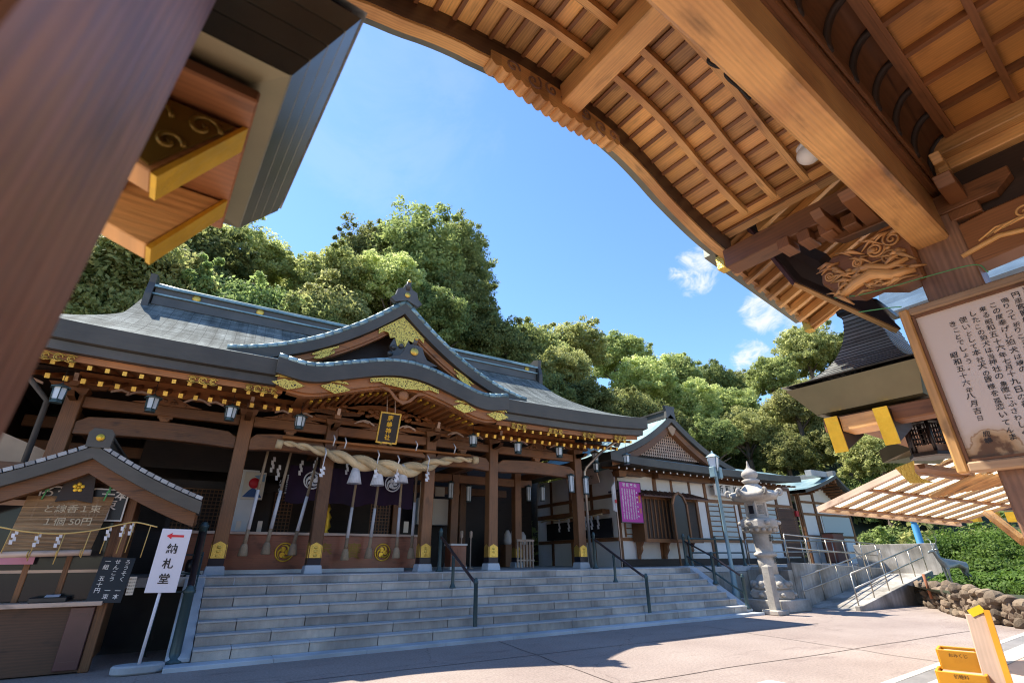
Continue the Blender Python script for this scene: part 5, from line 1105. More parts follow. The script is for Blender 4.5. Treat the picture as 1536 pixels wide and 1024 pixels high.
# rock wall
t = thing('rock_wall', 'low curved planter wall of rough brown rocks right of the ramp', 'rock wall', (18, 7, 0))
path = spline([(21.2,8.75,0),(19.6,7.6,0),(18.0,6.6,0),(16.8,5.7,0),(15.9,4.5,0),(15.6,3.2,0)], 40)
b = MB(); rr = random.Random(3)
bmr = bmesh.new(); bmesh.ops.create_icosphere(bmr, subdivisions=2, radius=1); ico_v = [v.co.copy() for v in bmr.verts]; ico_f = [tuple(v.index for v in f.verts) for f in bmr.faces]; bmr.free()
def rock(b, c, s, seed, mi=0):
    r2 = random.Random(seed); pl = [(Vector((r2.gauss(0,1), r2.gauss(0,1), r2.gauss(0,1))).normalized(), r2.uniform(.62,.95)) for _ in range(9)]; V = []
    rot = Euler((r2.uniform(0,6), r2.uniform(0,6), r2.uniform(0,6))).to_matrix()
    for v in ico_v:
        p = v.copy()
        for n_, d in pl:
            q = p.dot(n_)
            if q > d: p -= n_*(q-d)
        p = rot @ p; V.append(Vector(c)+Vector((p.x*s[0], p.y*s[1], p.z*s[2])))
    b.add(V, ico_f, None, mi)
tot = 0
for i in range(0, 39):
    p = path[i]; tn = (path[i+1]-path[i]).normalized(); nr = Vector((-tn.y, tn.x, 0)); ht = .68*min(1, (i+4)/7)*(1 if i < 26 else max(.35, 1-(i-26)/16))
    z = .08
    while z < ht: rock(b, p-nr*rr.uniform(-.06,.1)+Vector((rr.uniform(-.05,.05), 0, z)), (rr.uniform(.17,.30), rr.uniform(.15,.24), rr.uniform(.11,.19)), rr.random()); z += rr.uniform(.12,.19)
b.build('rocks', 'rock', t)
b = MB(); b.grid([[(p.x, p.y, .42*min(1,(i+3)/7)*(1 if i < 26 else max(.3, 1-(i-26)/16))), (p.x+2.5*.6, p.y+2.2*.7, .60)] for i, p in enumerate(path)]); b.build('planting_bed', 'soil', t)
c = at_d(1392, 880, 20.5); t = thing('rusty_stake', 'rusty steel stake at the ramp end of the rock wall', 'stake', c); b = MB(); b.tube([(c.x, c.y, .3), (c.x-.05, c.y, c.z+.35)], .04, 8); tag(b.build('shaft', 'rust', t))
c = at_d(1380, 812, 26); t = thing('blue_post', 'bright blue stepped steel post under the lath canopy beyond the ramp', 'post', (c.x, c.y, 0)); M['blue_paint'] = mat('bright blue paint', (.05,.26,.50), .5, namt=.15)
b = MB(); b.lathe((c.x,c.y,0), [(.16,-.2),(.16,c.z-.2),(.12,c.z-.15),(.12,c.z+.6),(.09,c.z+.65),(.09,c.z+.7)], 12); b.build('shaft', 'blue_paint', t); b = MB(); b.lathe((c.x,c.y,0), [(.10,c.z+.7),(.12,c.z+.72),(.05,c.z+.8),(.001,c.z+.82)], 12); b.build('cap', 'blue_paint', t)
# bronze deer
_dp = at_d(1442, 884, 20.6); dx, dy, dz = _dp.x, _dp.y, _dp.z+.12
sc_ = .78
def skin(name, pts, edges, rad, m, parent=None, sub=2, root=0):
    me = bpy.data.meshes.new(name); me.from_pydata([tuple(p) for p in pts], edges, []); o = bpy.data.objects.new(name, me); COL.objects.link(o)
    sk = o.modifiers.new('skin', 'SKIN'); sv = me.skin_vertices[0].data
    for i, r in enumerate(rad): sv[i].radius = (r, r) if not isinstance(r, tuple) else r
    sv[root].use_root = True; sk.use_smooth_shade = True
    s = o.modifiers.new('sub', 'SUBSURF'); s.levels = s.render_levels = sub
    dg = bpy.context.evaluated_depsgraph_get(); nm = bpy.data.meshes.new_from_object(o.evaluated_get(dg)); o.modifiers.clear(); old = o.data; o.data = nm; bpy.data.meshes.remove(old)
    nm.materials.clear(); nm.materials.append(M[m]); nm.name = name
    for p in nm.polygons: p.use_smooth = True
    if parent: adopt(o, parent)
    return o
deer = thing('deer_statue', 'grey bronze statue of an antlered deer standing on the rock wall before the hedge', 'statue', (dx, dy, dz))
fw = Vector((-.70, .55, 0)).normalized(); sd = Vector((-fw.y, fw.x, 0))
D = lambda f, s, z: Vector((dx,dy,dz))+(fw*f+sd*s+Z_*z)*sc_
pts = [D(0,0,.72), D(-.30,0,.74), D(-.42,0,.70), D(.28,0,.74), D(.40,0,.88), D(.48,0,1.06), D(.52,0,1.18), D(.64,0,1.16), D(.74,0,1.11)]
rad = [.145*sc_, .145*sc_, .11*sc_, .15*sc_, .10*sc_, .065*sc_, .075*sc_, .055*sc_, .030*sc_]; ed = [(0,1),(1,2),(0,3),(3,4),(4,5),(5,6),(6,7),(7,8)]
for s in (-1, 1):
    i = len(pts); pts += [D(.28,s*.09,.58), D(.29,s*.09,.33), D(.27,s*.09,.06), D(.31,s*.09,.0)]; rad += [.065*sc_,.035*sc_,.026*sc_,.030*sc_]; ed += [(3,i),(i,i+1),(i+1,i+2),(i+2,i+3)]
    i = len(pts); pts += [D(-.38,s*.09,.55), D(-.33,s*.09,.42), D(-.46,s*.09,.28), D(-.43,s*.09,.05), D(-.39,s*.09,.0)]; rad += [.085*sc_,.055*sc_,.032*sc_,.026*sc_,.030*sc_]; ed += [(1,i),(i,i+1),(i+1,i+2),(i+2,i+3),(i+3,i+4)]
i = len(pts); pts += [D(-.52,0,.66)]; rad += [.03*sc_]; ed += [(2,i)]
skin('body', pts, ed, rad, 'bronze', deer)
for s in (-1, 1):
    pts = [D(.50,s*.03,1.24), D(.44,s*.10,1.42), D(.40,s*.20,1.58), D(.50,s*.24,1.72), D(.56,s*.12,1.40), D(.50,s*.28,1.60)]
    skin('antler', pts, [(0,1),(1,2),(2,3),(1,4),(2,5)], [.02*sc_,.018*sc_,.015*sc_,.008*sc_,.008*sc_,.008*sc_], 'bronze', deer, 1)
    b = MB(); p = D(.46,s*.08,1.22); b.sphere(p, .055*sc_, 6, sc=(.6,1.3,.8)); b.build('ear', 'bronze', deer)

# yellow wooden rack near the gate --------------------------------------------
t = thing('yellow_box_rack', 'pale wooden post with a yellow top carrying two shallow yellow boxes beside the white kerb', 'rack', at_z(1499, 1120, 0))
rd_ = 5.4
pt, pb = at_d(1464, 922, rd_), at_d(1499, 1040, rd_-.1)
ax_ = (pt-pb).normalized(); side = pix(1536, 700)-pix(1400, 700); side.z = 0; side.normalize(); nrm_ = ax_.cross(side).normalized(); side = nrm_.cross(ax_).normalized()
b = MB(); q0, q1 = pb-ax_*.55, pt; b.bar(q0, q1, .12, .05, nrm_); post = b.build('post', 'wood_pale', t, bevel=.006)
b = MB(); b.bar(q0+side*.078, q1+side*.068+ax_*.03, .035, .085, nrm_, mi=0); b.bar(q1-side*.03, q1+side*.05+ax_*.045, .05, .06, nrm_, mi=1); b.build('post_edge', ['yellow','yellow_bright'], t)
b = MB(); b.box((q0.x, q0.y, .05), (.7,.5,.1)); b.box((q0.x, q0.y, (q0.z+.1)/2), (.1,.1,q0.z-.1)); b.build('stand', 'wood_batten', t)
def tray(px, py, d, w, dep, h, mi='yellow'):
    c = at_d(px, py, d); u = side.copy(); u.z = 0; u.normalize(); v = Z_.cross(u)
    b = MB(); Mx = Matrix((u, v, Z_)).transposed()
    b.box(c, (w, dep, .015), Mx); b.box(c-v*dep/2+Z_*h/2, (w, .018, h), Mx); b.box(c+v*dep/2+Z_*h/2, (w, .018, h), Mx); b.box(c-u*w/2+Z_*h/2, (.018, dep, h+.002), Mx); b.box(c+u*w/2+Z_*h/2, (.018, dep, h+.002), Mx)
    tr = b.build('tray', mi, t, bevel=.003); b = MB(); b.box(c+Z_*(h*.82), (w-.05, dep-.05, .01), Mx); b.build('tray_lining', 'wood_pale', tr); return c, u, v
for px, py, d, w, hh, tx in ((1446, 1003, rd_+.12, .23, .13, 'おみくじ'), (1450, 1030, rd_-.05, .27, .10, '初穂料')):
    c, u, v = tray(px, py, d, w, .22, hh)
    b = MB(); b.text(tx, .028, c-v*.121+Z_*hh*.75, u, Z_, 0, .002, .004); b.build('lettering', 'wood_deep', t)
# ---------------------------------------------------------------- candle stall at the left
SY = 10.35
sh = thing('candle_stall', 'small timber candle stall with tiled gable roof at the left foot of the stairs', 'stall', (-1.6, 11, 0))
ap = at_y(145, 668, 9.75); er = at_y(303, 752, 9.75)
AX, AZ = ap.x, ap.z; HWD = er.x-AX; DZ = AZ-er.z
def sz(t): return AZ-DZ*(1.25*t-.25*t*t)
T16 = [i/16 for i in range(17)]
b = MB()
for sg in (1, -1): b.slab([[(AX+sg*HWD*t, y, sz(t)) for y in ((9.75, 12.2) if sg > 0 else (12.2, 9.75))] for t in T16], .05, mi=0, smooth=True)
b.build('roof', 'slate', sh)
b = MB()                                      # pale verge tiles
for sg in (1, -1):
    for k in range(15):
        ta, tb = k/15, (k+.93)/15
        for dy in (0, .14): b.box((AX+sg*HWD*(ta+tb)/2, 9.80+dy, (sz(ta)+sz(tb))/2+.045), (HWD/15*.95, .13, .055), Matrix.Rotation(sg*math.atan2(sz(ta)-sz(tb), HWD/15), 3, 'Y'))
b.build('verge_tiles', 'slate_light', sh)
def sband(name, m, d0, d1, y0, y1, tmax=1.):
    b = MB()
    for sg in (1, -1):
        A = [(AX+sg*HWD*t*tmax, sz(t*tmax)) for t in T16]; b.grid([[(x, y0, z-d1) for x, z in A], [(x, y0, z-d0) for x, z in A]], flip=sg < 0); b.grid([[(x, y1, z-d1) for x, z in A], [(x, y0, z-d1) for x, z in A]], flip=sg < 0)
    return b.build(name, m, sh)
sband('roof_edge', 'fascia', .0, .19, 9.74, 9.95); sband('bargeboard', 'wood', .19, .40, 9.85, 10.0, .97); sband('soffit', 'wood', .20, .24, 9.9, 12.2, .97)
b = MB()
for y in np.arange(10.0, 12.2, .11): b.bar((AX+HWD*.55, y, sz(.55)-.29), (AX+HWD*.985, y, sz(.985)-.24), .05, .06)
b.build('rafters', 'wood', sh)
b = MB(); b.bx(AX-.10, AX+.10, 9.9, 12.2, AZ, AZ+.17); b.bx(AX-.14, AX+.14, 9.85, 12.2, AZ+.17, AZ+.21); b.prism([(-.15,-.05),(.15,-.05),(.16,.17),(.11,.24),(-.11,.24),(-.16,.17)], (AX+.02, 9.78, AZ+.02), X_, Z_, .12); b.build('ridge', 'fascia', sh)
b = MB(); b.lathe((0,0,0), [(.001,0),(.055,0),(.055,.012),(.001,.016)], 16); b.v = [(AX+.02+p[0], 9.718-p[2], AZ+.12+p[1]) for p in b.v]; b.build('gold_crest', 'gold_plain', sh)
# walls, posts, counter
px_r = at_y(176, 820, SY).x
b = MB(); b.bx(px_r-.02, px_r+.10, SY-.12, SY+.02, .005, 2.45); b.bx(px_r+.02, px_r+.06, SY+.03, SY+1.2, .1, 2.3); b.build('corner_boards', 'wood', sh, bevel=.006)
b = MB(); b.bx(AX-1.5, px_r, SY+.05, SY+.1, 2.25, 2.85); b.bx(px_r-.05, px_r, SY+.1, 12, .1, 2.6); b.build('wall', 'wood', sh)
b = MB(); b.prism([(-1.3,2.6),(1.1,2.6),(0,3.05)], (AX, SY+.03, 0), X_, Z_, .05); b.build('gable_panel', 'wood', sh)
for x in (px_r-.07, at_y(40, 850, SY).x, at_y(100, 850, SY).x): b = MB(); b.bx(x-.06, x+.06, SY-.05, SY+.05, .02, 2.6) if x > px_r-.1 else b.bx(x-.035, x+.035, SY-.02, SY+.04, .92, 2.25); b.build('post', 'wood', sh, bevel=.006)
b = MB(); b.bx(AX-1.5, px_r-.14, SY+.0, SY+.02, .93, 2.25); b.build('window', 'glass_dark', sh)
b = MB(); b.bx(AX-1.5, px_r-.13, SY-.015, SY+.025, 1.30, 1.34); b.bx(AX-1.5, px_r-.13, SY-.02, SY+.03, 2.22, 2.3); b.build('window_rail', 'wood_pale', sh)
b = MB(); b.bx(AX-1.6, px_r+.05, SY-.32, SY+.1, .86, .92); b.build('counter', 'wood_pale', sh, bevel=.006)
b = MB(); b.bx(AX-1.6, px_r-.02, SY-.1, SY+.1, .02, .855); M['stall_wood'] = mat('dark stall wood', (.095,.042,.020), .5, grain=True, namt=.45); b.build('counter_front', 'stall_wood', sh)
xa = at_y(85, 980, SY-.13).x; b = MB(); b.bx(xa, px_r-.03, SY-.15, SY-.105, .05, .84); d = b.build('door', 'door_red', sh, bevel=.008)
b = MB(); b.bx(xa+.05, px_r-.08, SY-.158, SY-.151, .12, .16); b.build('door_rail', 'door_red', d); b = MB(); b.bx(xa+.05, px_r-.08, SY-.158, SY-.151, .72, .76); b.build('door_rail', 'door_red', d)
b = MB(); p = at_y(118, 733, SY-.3); b.prism([(-.16,.22),(.16,.22),(.22,-.20),(.0,-.16),(-.22,-.20)], (p.x, 10.02, p.z), X_, Z_, .03); b.build('pendant_board', 'wood_deep', sh)
b = MB(); 
for k in range(5): a = k*1.2566+1.57; b.sphere((p.x+.048*math.cos(a), 10.0, p.z+.02+.048*math.sin(a)), .03, 6, sc=(1,.4,1))
b.sphere((p.x, 9.998, p.z+.02), .02, 5); b.build('gold_crest', 'gold_plain', sh)
# black price board behind the blind
t = thing('stall_signboard', 'white-bordered black board of candle prices under the stall gable, half behind the blind', 'sign', (AX, SY-.18, 2.5))
c0, c1 = at_y(64, 728, SY-.18), at_y(182, 782, SY-.18)
b = MB(); b.bx(c0.x, c1.x, SY-.2, SY-.17, c1.z, c0.z); b.build('board', 'black', t)
b = MB()
for a, c, d, e in ((c0.x,c1.x,c0.z-.02,c0.z),(c0.x,c1.x,c1.z,c1.z+.02),(c0.x,c0.x+.02,c1.z+.02,c0.z-.02),(c1.x-.02,c1.x,c1.z+.02,c0.z-.02)): b.bx(a, c, SY-.215, SY-.2, d, e)
b.build('border', 'plaster', t)
w, h = c1.x-c0.x, c0.z-c1.z; b = MB(); b.text('ろうそく 一本', .17, (c0.x+w*.5, SY-.202, c0.z-h*.2), X_, Z_, 0, .003, .02); b.text('と線香１束', .17, (c0.x+w*.5, SY-.202, c0.z-h*.52), X_, Z_, 0, .003, .02); b.text('１個 50円', .17, (c0.x+w*.5, SY-.202, c0.z-h*.82), X_, Z_, 0, .003, .02); b.build('lettering', 'plaster', t)
# reed blind tilted out
bl = thing('reed_blind', 'woven reed blind tilted out below the stall gable with faint price characters showing through', 'blind', (AX, SY-.5, 2.3))
A, B_, C_, D_ = at_y(42,743,SY-.26), at_y(172,745,SY-.26), at_y(134,828,SY-.62), at_y(0,832,SY-.62)
b = MB(); n = 46
for k in range(n): q = (k+.5)/n; b.tube([A.lerp(D_, q), B_.lerp(C_, q)], .0085, 5)
b.build('reeds', 'bamboo', bl)
b = MB(); b.tube([D_-X_*.05, C_+X_*.02], .04, 10); b.build('bottom_pole', 'wood_pale', bl)
b = MB(); 
for q in (.3, .62, .9): p = D_.lerp(C_, q); b.tube([p+Vector((0,.045*math.cos(a),.045*math.sin(a))) for a in np.linspace(0,6.28,12)], .008, 5)
b.build('binding', 'straw_thin', bl)
M['blind_print'] = mat('faded print', (.62,.46,.27), .9, namt=.15)
ux = (B_-A).normalized(); uz = (A-D_).normalized(); nn = ux.cross(uz); b = MB(); m1 = A.lerp(B_,.56).lerp(D_.lerp(C_,.6),.25)
b.text('と線香１束', .135, m1+nn*.012, ux, uz, 0, .002, .012); b.text('１個 50円', .135, A.lerp(B_,.55).lerp(D_.lerp(C_,.6),.48)+nn*.012, ux, uz, 0, .002, .012); b.build('lettering', 'blind_print', bl)
for (px, py), lb in (((70,735),'green twisted cord tying the left top corner of the blind'),((162,738),'green twisted cord tying the right top corner of the blind')):
    p = at_y(px, py, SY-.3); b = MB(); b.tube([p-Z_*.13+X_*-.02, p, p+Z_*.12+X_*.03], .010, 6); b.tube([p+X_*.03-Z_*.02, p+Z_*.1], .007, 5); b.tube([p-X_*.02, p+X_*.05+Z_*.06], .006, 5); b.build('tie_cord', 'green_cord', bl)
# rope with streamers across the stall
t = thing('stall_rope', 'thin straw rope with white paper streamers strung across the stall front', 'streamer rope', (AX, SY-.4, 1.9))
L = spline([at_y(x, y, SY-.66) for x, y in ((0,790),(40,797),(90,800),(140,795),(182,786),(205,783),(236,790))], 40); b = MB(); b.tube(L, .010, 6)
for px, ln in ((20,.30),(54,.36),(84,.40),(112,.36),(142,.36),(170,.42),(196,.42),(226,.45)):
    i = min(range(40), key=lambda k: abs(k/39*236-px)); p = L[i]; b.tube([p, p+Vector((-.02,.0,-ln))], .007, 5)
b.build('rope', 'straw_thin', t)
for px in (26,52,76,141,162,188): b = MB(); i = min(range(40), key=lambda k: abs(k/39*236-px)); shide(b, L[i], .17, .035); b.build('paper_streamer', 'paper', t)
# price panel
P = [at_y(x, y, SY-.20) for x, y in ((157,834),(205,836),(179,905),(126,903))]
t = thing('price_panel', 'black panel with white vertical price characters leaning on the stall counter', 'sign', P[3])
ux = (P[1]-P[0]).normalized(); zc = ((P[0]-P[3])+(P[1]-P[2]))/2; zl = zc.length; uz = (zc-ux*zc.dot(ux)*.0).normalized()
uz = Vector((.10, .18, .98)).normalized(); uz = (uz-ux*uz.dot(ux)).normalized(); ctr = (P[0]+P[1]+P[2]+P[3])/4; nn = ux.cross(uz); W_, H_ = .42, .62
b = MB(); b.box(ctr, (W_, .02, H_), Matrix((ux, -nn, uz)).transposed()); b.build('board', 'black', t)
b = MB()
for k, s_ in enumerate(('ろうそく　一本','せんこう　一束','一組　五十円')):
    for i, ch in enumerate(s_):
        if ch != '　': b.text(ch, .074, ctr+ux*(.125-.125*k)+uz*(.245-.08*i)+nn*.012, ux, uz, 0, .002, .012)
b.build('lettering', 'plaster', t)
p = at_y(197, 878, SY-.27); b = MB(); b.box(p, (.09,.012,.25)); o = b.build('paper_notice', 'paper_aged'); tag(o, 'narrow pale paper notice on the stall corner post right of the black panel', 'notice')
b = MB()
for k in range(5): b.text('線香は中で', .028, p+Vector((0,-.008,.09-.045*k)), X_, Z_, 0, .001)
q = b.build('lettering', 'wood_deep', o)
p = at_y(14, 838, SY-.12); b = MB(); b.box(p, (.55,.012,.14)); tag(b.build('pink_notice', 'pink'), 'pink paper notice on the stall window below the blind', 'notice')
p = at_y(72, 906, SY-.2); t = thing('cash_tray', 'dark cash tray with a pale slip on the stall counter', 'tray', (p.x, SY-.18, .92)); b = MB(); b.bx(p.x-.22, p.x+.20, SY-.30, SY-.06, .922, .99); b.build('tray', 'black', t, bevel=.01); b = MB(); b.box((p.x+.02, SY-.2, 1.0), (.16,.12,.012), Matrix.Rotation(.2,3,'X')); b.build('slip', 'white_sign', t)
p = at_y(232, 757, 10.1); b = MB(); b.box(p, (.13,.10,.05)); b.box(p+Vector((-.02,0,.07)), (.11,.09,.03)); tag(b.build('junction_box', 'plaster'), 'small pale junction box under the stall eave near the arrow sign', 'box')
# arrow sign on a pole
t = thing('arrow_sign', 'white standing sign with a red arrow and three black characters on a cement foot', 'sign', at_z(205, 1003, 0))
f0 = at_z(206, 1000, .0); SYN = 9.75
c = [at_y(x, y, SYN) for x, y in ((243,792),(290,794),(266,888),(213,889))]
ctr = sum(c, Vector())/4; foot = at_y(207, 1000, SYN); foot.z = .0; up = (ctr-Vector((foot.x, SYN, .0))).normalized(); uz = Vector((up.x, .0, up.z)).normalized(); ux = Vector((uz.z, 0, -uz.x)); ux = Vector((1,0,-.02)).normalized(); uz2 = Vector((.02,0,1)).normalized()
w_ = .92*((c[1]-c[0]).length+(c[2]-c[3]).length)/2; h_ = ((c[0]-c[3]).length+(c[1]-c[2]).length)/2
b = MB(); b.box(ctr, (w_, .02, h_), Matrix((ux, Y_, uz2)).transposed()); b.build('panel', 'white_sign', t, bevel=.004)
b = MB()
for k, ch in enumerate('納札堂'): b.text(ch, .15, ctr+uz2*(.17-.235*k)*h_-Y_*.013, ux, uz2, 0, .002, .02)
b.build('lettering', 'black', t)
o = ctr+uz2*h_*.385-Y_*.014; b = MB(); b.prism([(-.12,0),(-.05,.045),(-.05,.016),(.11,.016),(.11,-.016),(-.05,-.016),(-.05,-.045)], o, ux, uz2, .004); b.build('arrow', 'red', t)
b = MB(); b.tube([Vector((foot.x, SYN+.02, .1)), ctr-uz2*h_*.1+Y_*.03], .022, 10); b.build('pole', 'white_sign', t)
b = MB(); pl = [(.22*math.cos(a)*1.0+(.10 if math.cos(a) > 0 else -.10), .16*math.sin(a)) for a in np.linspace(0, 2*math.pi, 25)[:-1]]; b.prism(pl, (foot.x, SYN+.02, .06), X_, Y_, .11); b.build('cement_foot', 'cement', t, bevel=.02)
# dark rack between the stall and the stairs
p = at_y(300, 830, 11.3); t = thing('metal_rack', 'dark tubular metal rack in the shadow between the stall and the stairs', 'rack', (p.x-.2, 11.3, .6))
b = MB()
for z in (.95, 1.25, 1.55): b.tube([(p.x-.45,11.3,z),(p.x+.05,11.3,z)], .014, 6)
for x in (-.45, .05): b.tube([(p.x+x,11.3,.004),(p.x+x,11.3,1.6)], .014, 6)
b.build('frame', 'rail_green', t)
b = MB()
for dx in (-.3, -.1): b.lathe((p.x+dx,11.3,1.27), [(.001,0),(.08,0),(.09,.1),(.07,.2),(.001,.22)], 10)
b.build('bucket', 'black', t)
p = at_y(60, 690, 12.4); b = MB(); b.prism([(-.9,-.5),(.7,-.5),(.5,.0),(-.9,.55)], (p.x, 12.45, p.z), X_, Z_, .04); o = b.build('painted_panel', 'wall_beige'); tag(o, 'beige painted panel with dark branches behind the stall roof at far left', 'panel')
b = MB(); b.tube([(p.x-.3, 12.42, p.z-.3), (p.x, 12.42, p.z-.15), (p.x+.1, 12.42, p.z-.25), (p.x+.35, 12.42, p.z-.12)], .012, 5); b.build('branch_drawing', 'black', o)
# ---------------------------------------------------------------- the gate the photo is taken from
gate = thing('shrine_gate', 'large warm timber gate roof with curved gable, rafters and coffered ceiling arching overhead', 'gate', G(2.45, .7, 0))
UC = 2.33
_hd = [0,.5,.95,1.3,1.65,2.27,2.8,3.3,9]; _hz = [5.70,5.67,5.58,5.44,5.26,5.03,4.93,4.90,4.90]
_sp = [p.y for p in spline([(d, z, 0) for d, z in zip(_hd[:-1], _hz[:-1])], 67)]; _sd = [p.x for p in spline([(d, z, 0) for d, z in zip(_hd[:-1], _hz[:-1])], 67)]
def hz(u): return float(np.interp(abs(u-UC), _sd, _sp))+.16*min(1., max(0., (UC-.9-u)/.9))
def eave_z(u): return 4.88-.135*max(0, u-5.05)-.135*max(0, -.25-u)
US = [UC+d for d in np.linspace(-2.75, 2.75, 56)]
GM = lambda v: [G(u, v, hz(u)) for u in US]
Mg = Matrix((PU, PV, Z_)).transposed()
def gbox(b, u0, u1, v0, v1, z0, z1, mi=0, rnd=None): return b.box(G((u0+u1)/2, (v0+v1)/2, (z0+z1)/2), (u1-u0, v1-v0, z1-z0), Mg, mi, rnd)
# posts
for u0, u1, va_, vb_ in ((-.55, -.118, .36, .87), (4.99, 5.40, .49, .86)):
    b = MB(); gbox(b, u0, u1, va_, vb_, .16, 4.3)
    if u0 < 0: b.v = [tuple(Vector(p)+PU*.046*(p[2]-2.52)) for p in b.v]
    b.build('post', 'wood_post', gate, bevel=.012)
    b = MB(); gbox(b, u0-.06-(.11 if u0 < 0 else 0), u1+.06-(.11 if u0 < 0 else 0), va_-.06, vb_+.06, .0065, .16); b.build('base_stone', 'granite', gate, bevel=.02)
b = MB(); gbox(b, -.50, -.16, .345, .358, .2, 4.2); b.v = [tuple(Vector(p)+PU*.046*(p[2]-2.52)) for p in b.v]; b.build('post_board', 'wood_batten', gate, bevel=.004)
# main beam
b = MB(); gbox(b, -.8, 5.18, .57, .81, 3.90, 4.36); b.build('main_beam', 'wood_gate', gate, bevel=.02)
b = MB(); gbox(b, -.8, 5.25, .52, .565, 4.36, 4.50); gbox(b, -.8, 5.25, .55, .80, 4.362, 4.75); gbox(b, -.8, 5.2, .49, .518, 4.44, 4.58); b.build('cornice', 'wood_batten', gate, bevel=.008)
# roof boards with battens (pattern) and curved rafters
b = MB(); k = 0
arc = [0.]
for i in range(1, len(US)): arc.append(arc[-1]+math.hypot(US[i]-US[i-1], hz(US[i])-hz(US[i-1])))
def at_arc(s): u = float(np.interp(s, arc, US)); return u, hz(u)+.085
s = 0; vs = [.60,1.02,1.36,1.69,2.02,2.42]; bt = MB()
while s < arc[-1]-.02:
    e = min(s+.185, arc[-1]); (ua, za), (ub, zb) = at_arc(s), at_arc(e); t_ = Vector((ub-ua, 0, zb-za)).normalized()
    for va, vb in zip(vs[:-1], vs[1:]):
        b.bar(G(lerp(ua, ub, .5), va, lerp(za, zb, .5)+.012), G(lerp(ua, ub, .5), vb, lerp(za, zb, .5)+.012), math.hypot(ub-ua, zb-za)-.004, .014, up=Mg @ Vector((-t_.z, 0, t_.x)))
    bt.bar(G(ua, .6, za-.012), G(ua, 2.42, za-.012), .036, .03, up=Mg @ Vector((-t_.z, 0, t_.x)))
    s = e
b.build('roof_boards', 'wood_board', gate); bt.build('battens', 'wood_batten', gate)
M['wood_barge_shaded'] = mat('shade-dark bargeboard', (.085, .045, .028), .45, grain=True, namt=.4)  # darker than the gate timber to paint the shadow on the inner face
def curved(b, v0, v1, zoff0, zoff1, u0=UC-2.75, u1=UC+2.75, n=48, mi=0):
    """solid band following the arch between offsets (below the arch line)"""
    uu = [lerp(u0, u1, i/n) for i in range(n+1)]; A = [G(u, v0, hz(u)+zoff0) for u in uu]; B = [G(u, v0, hz(u)+zoff1) for u in uu]; C = [G(u, v1, hz(u)+zoff1) for u in uu]; D = [G(u, v1, hz(u)+zoff0) for u in uu]
    o = random.random()*20
    for P, Q in ((A, B), (B, C), (C, D), (D, A)):
        b.add(P+Q, [(i, i+1, n+2+i, n+1+i) for i in range(n)], [[(i*.12+o, 0), (i*.12+.12+o, 0), (i*.12+.12+o, .12), (i*.12+o, .12)] for i in range(n)], mi, .5, True)
    b.add([A[0],B[0],C[0],D[0]], [(0,1,2,3)], None, mi); b.add([A[-1],B[-1],C[-1],D[-1]], [(3,2,1,0)], None, mi)
for v in (1.02, 1.36, 1.69, 2.02):
    b = MB(); curved(b, v-.03, v+.03, .055, -.035, UC-2.45, UC+2.40); b.build('curved_rafter', 'wood_gate', gate)
b = MB(); curved(b, 2.42, 2.54, .12, -.15); b.build('bargeboard', 'wood_barge_shaded', gate)
b = MB(); curved(b, 2.425, 2.53, -.152, -.185); b.build('bargeboard_lit_edge', 'wood_gate', gate)  # paler strip paints the lit underside of the bargeboard
b = MB(); curved(b, 2.545, 2.64, .40, -.10); b.build('eave_edge', 'copper_stack', gate)
b = MB(); gbox(b, 2.36, 2.58, .80, 2.425, 5.44, 5.70); b.build('ridge_purlin', 'wood_gate', gate, bevel=.012)
# scalloped ornament below the middle of the bargeboard
b = MB(); pts = []
n = 15
for k in range(n+1):
    u = UC-.78+1.62*k/n; pts.append((u, hz(u)-.20-.15*(1-abs(2*k/n-1)**1.5)))
for k in range(n):
    (ua, za), (ub, zb) = pts[k], pts[k+1]; um, zm = (ua+ub)/2, (za+zb)/2
    poly = [(ua, hz(ua)-.09)]+[(lerp(ua, ub, q), lerp(za, zb, q)-.045*math.sin(math.pi*q)) for q in (0,.25,.5,.75,1)]+[(ub, hz(ub)-.09)]
    b.prism([(u, z) for u, z in poly], G(0, 2.47, 0), PU, Z_, .13)
orn = b.build('carved_pendant', 'wood_gate', gate)
b = MB()
def spiral(b, o, ux, uy, r, turns=1.6, w=.014, mi=0, sgn=1, a0=0.):
    o = Vector(o); b.tube([o+(ux*math.cos(a0+sgn*t)+uy*math.sin(a0+sgn*t))*r*(1-t/(turns*6.5)) for t in np.linspace(0, turns*6.28, int(14*turns)+4)], w, 5, mi)
for k, u in enumerate((1.78,2.02,2.24,2.46,2.68,2.9,3.08)):
    spiral(b, G(u, 2.405, hz(u)-.17-.03*(k % 2)), PU, Z_, .08+.02*(k % 2), 1.3, .012, 0, (-1)**k, k)
b.build('scroll_relief', 'wood_post', orn)
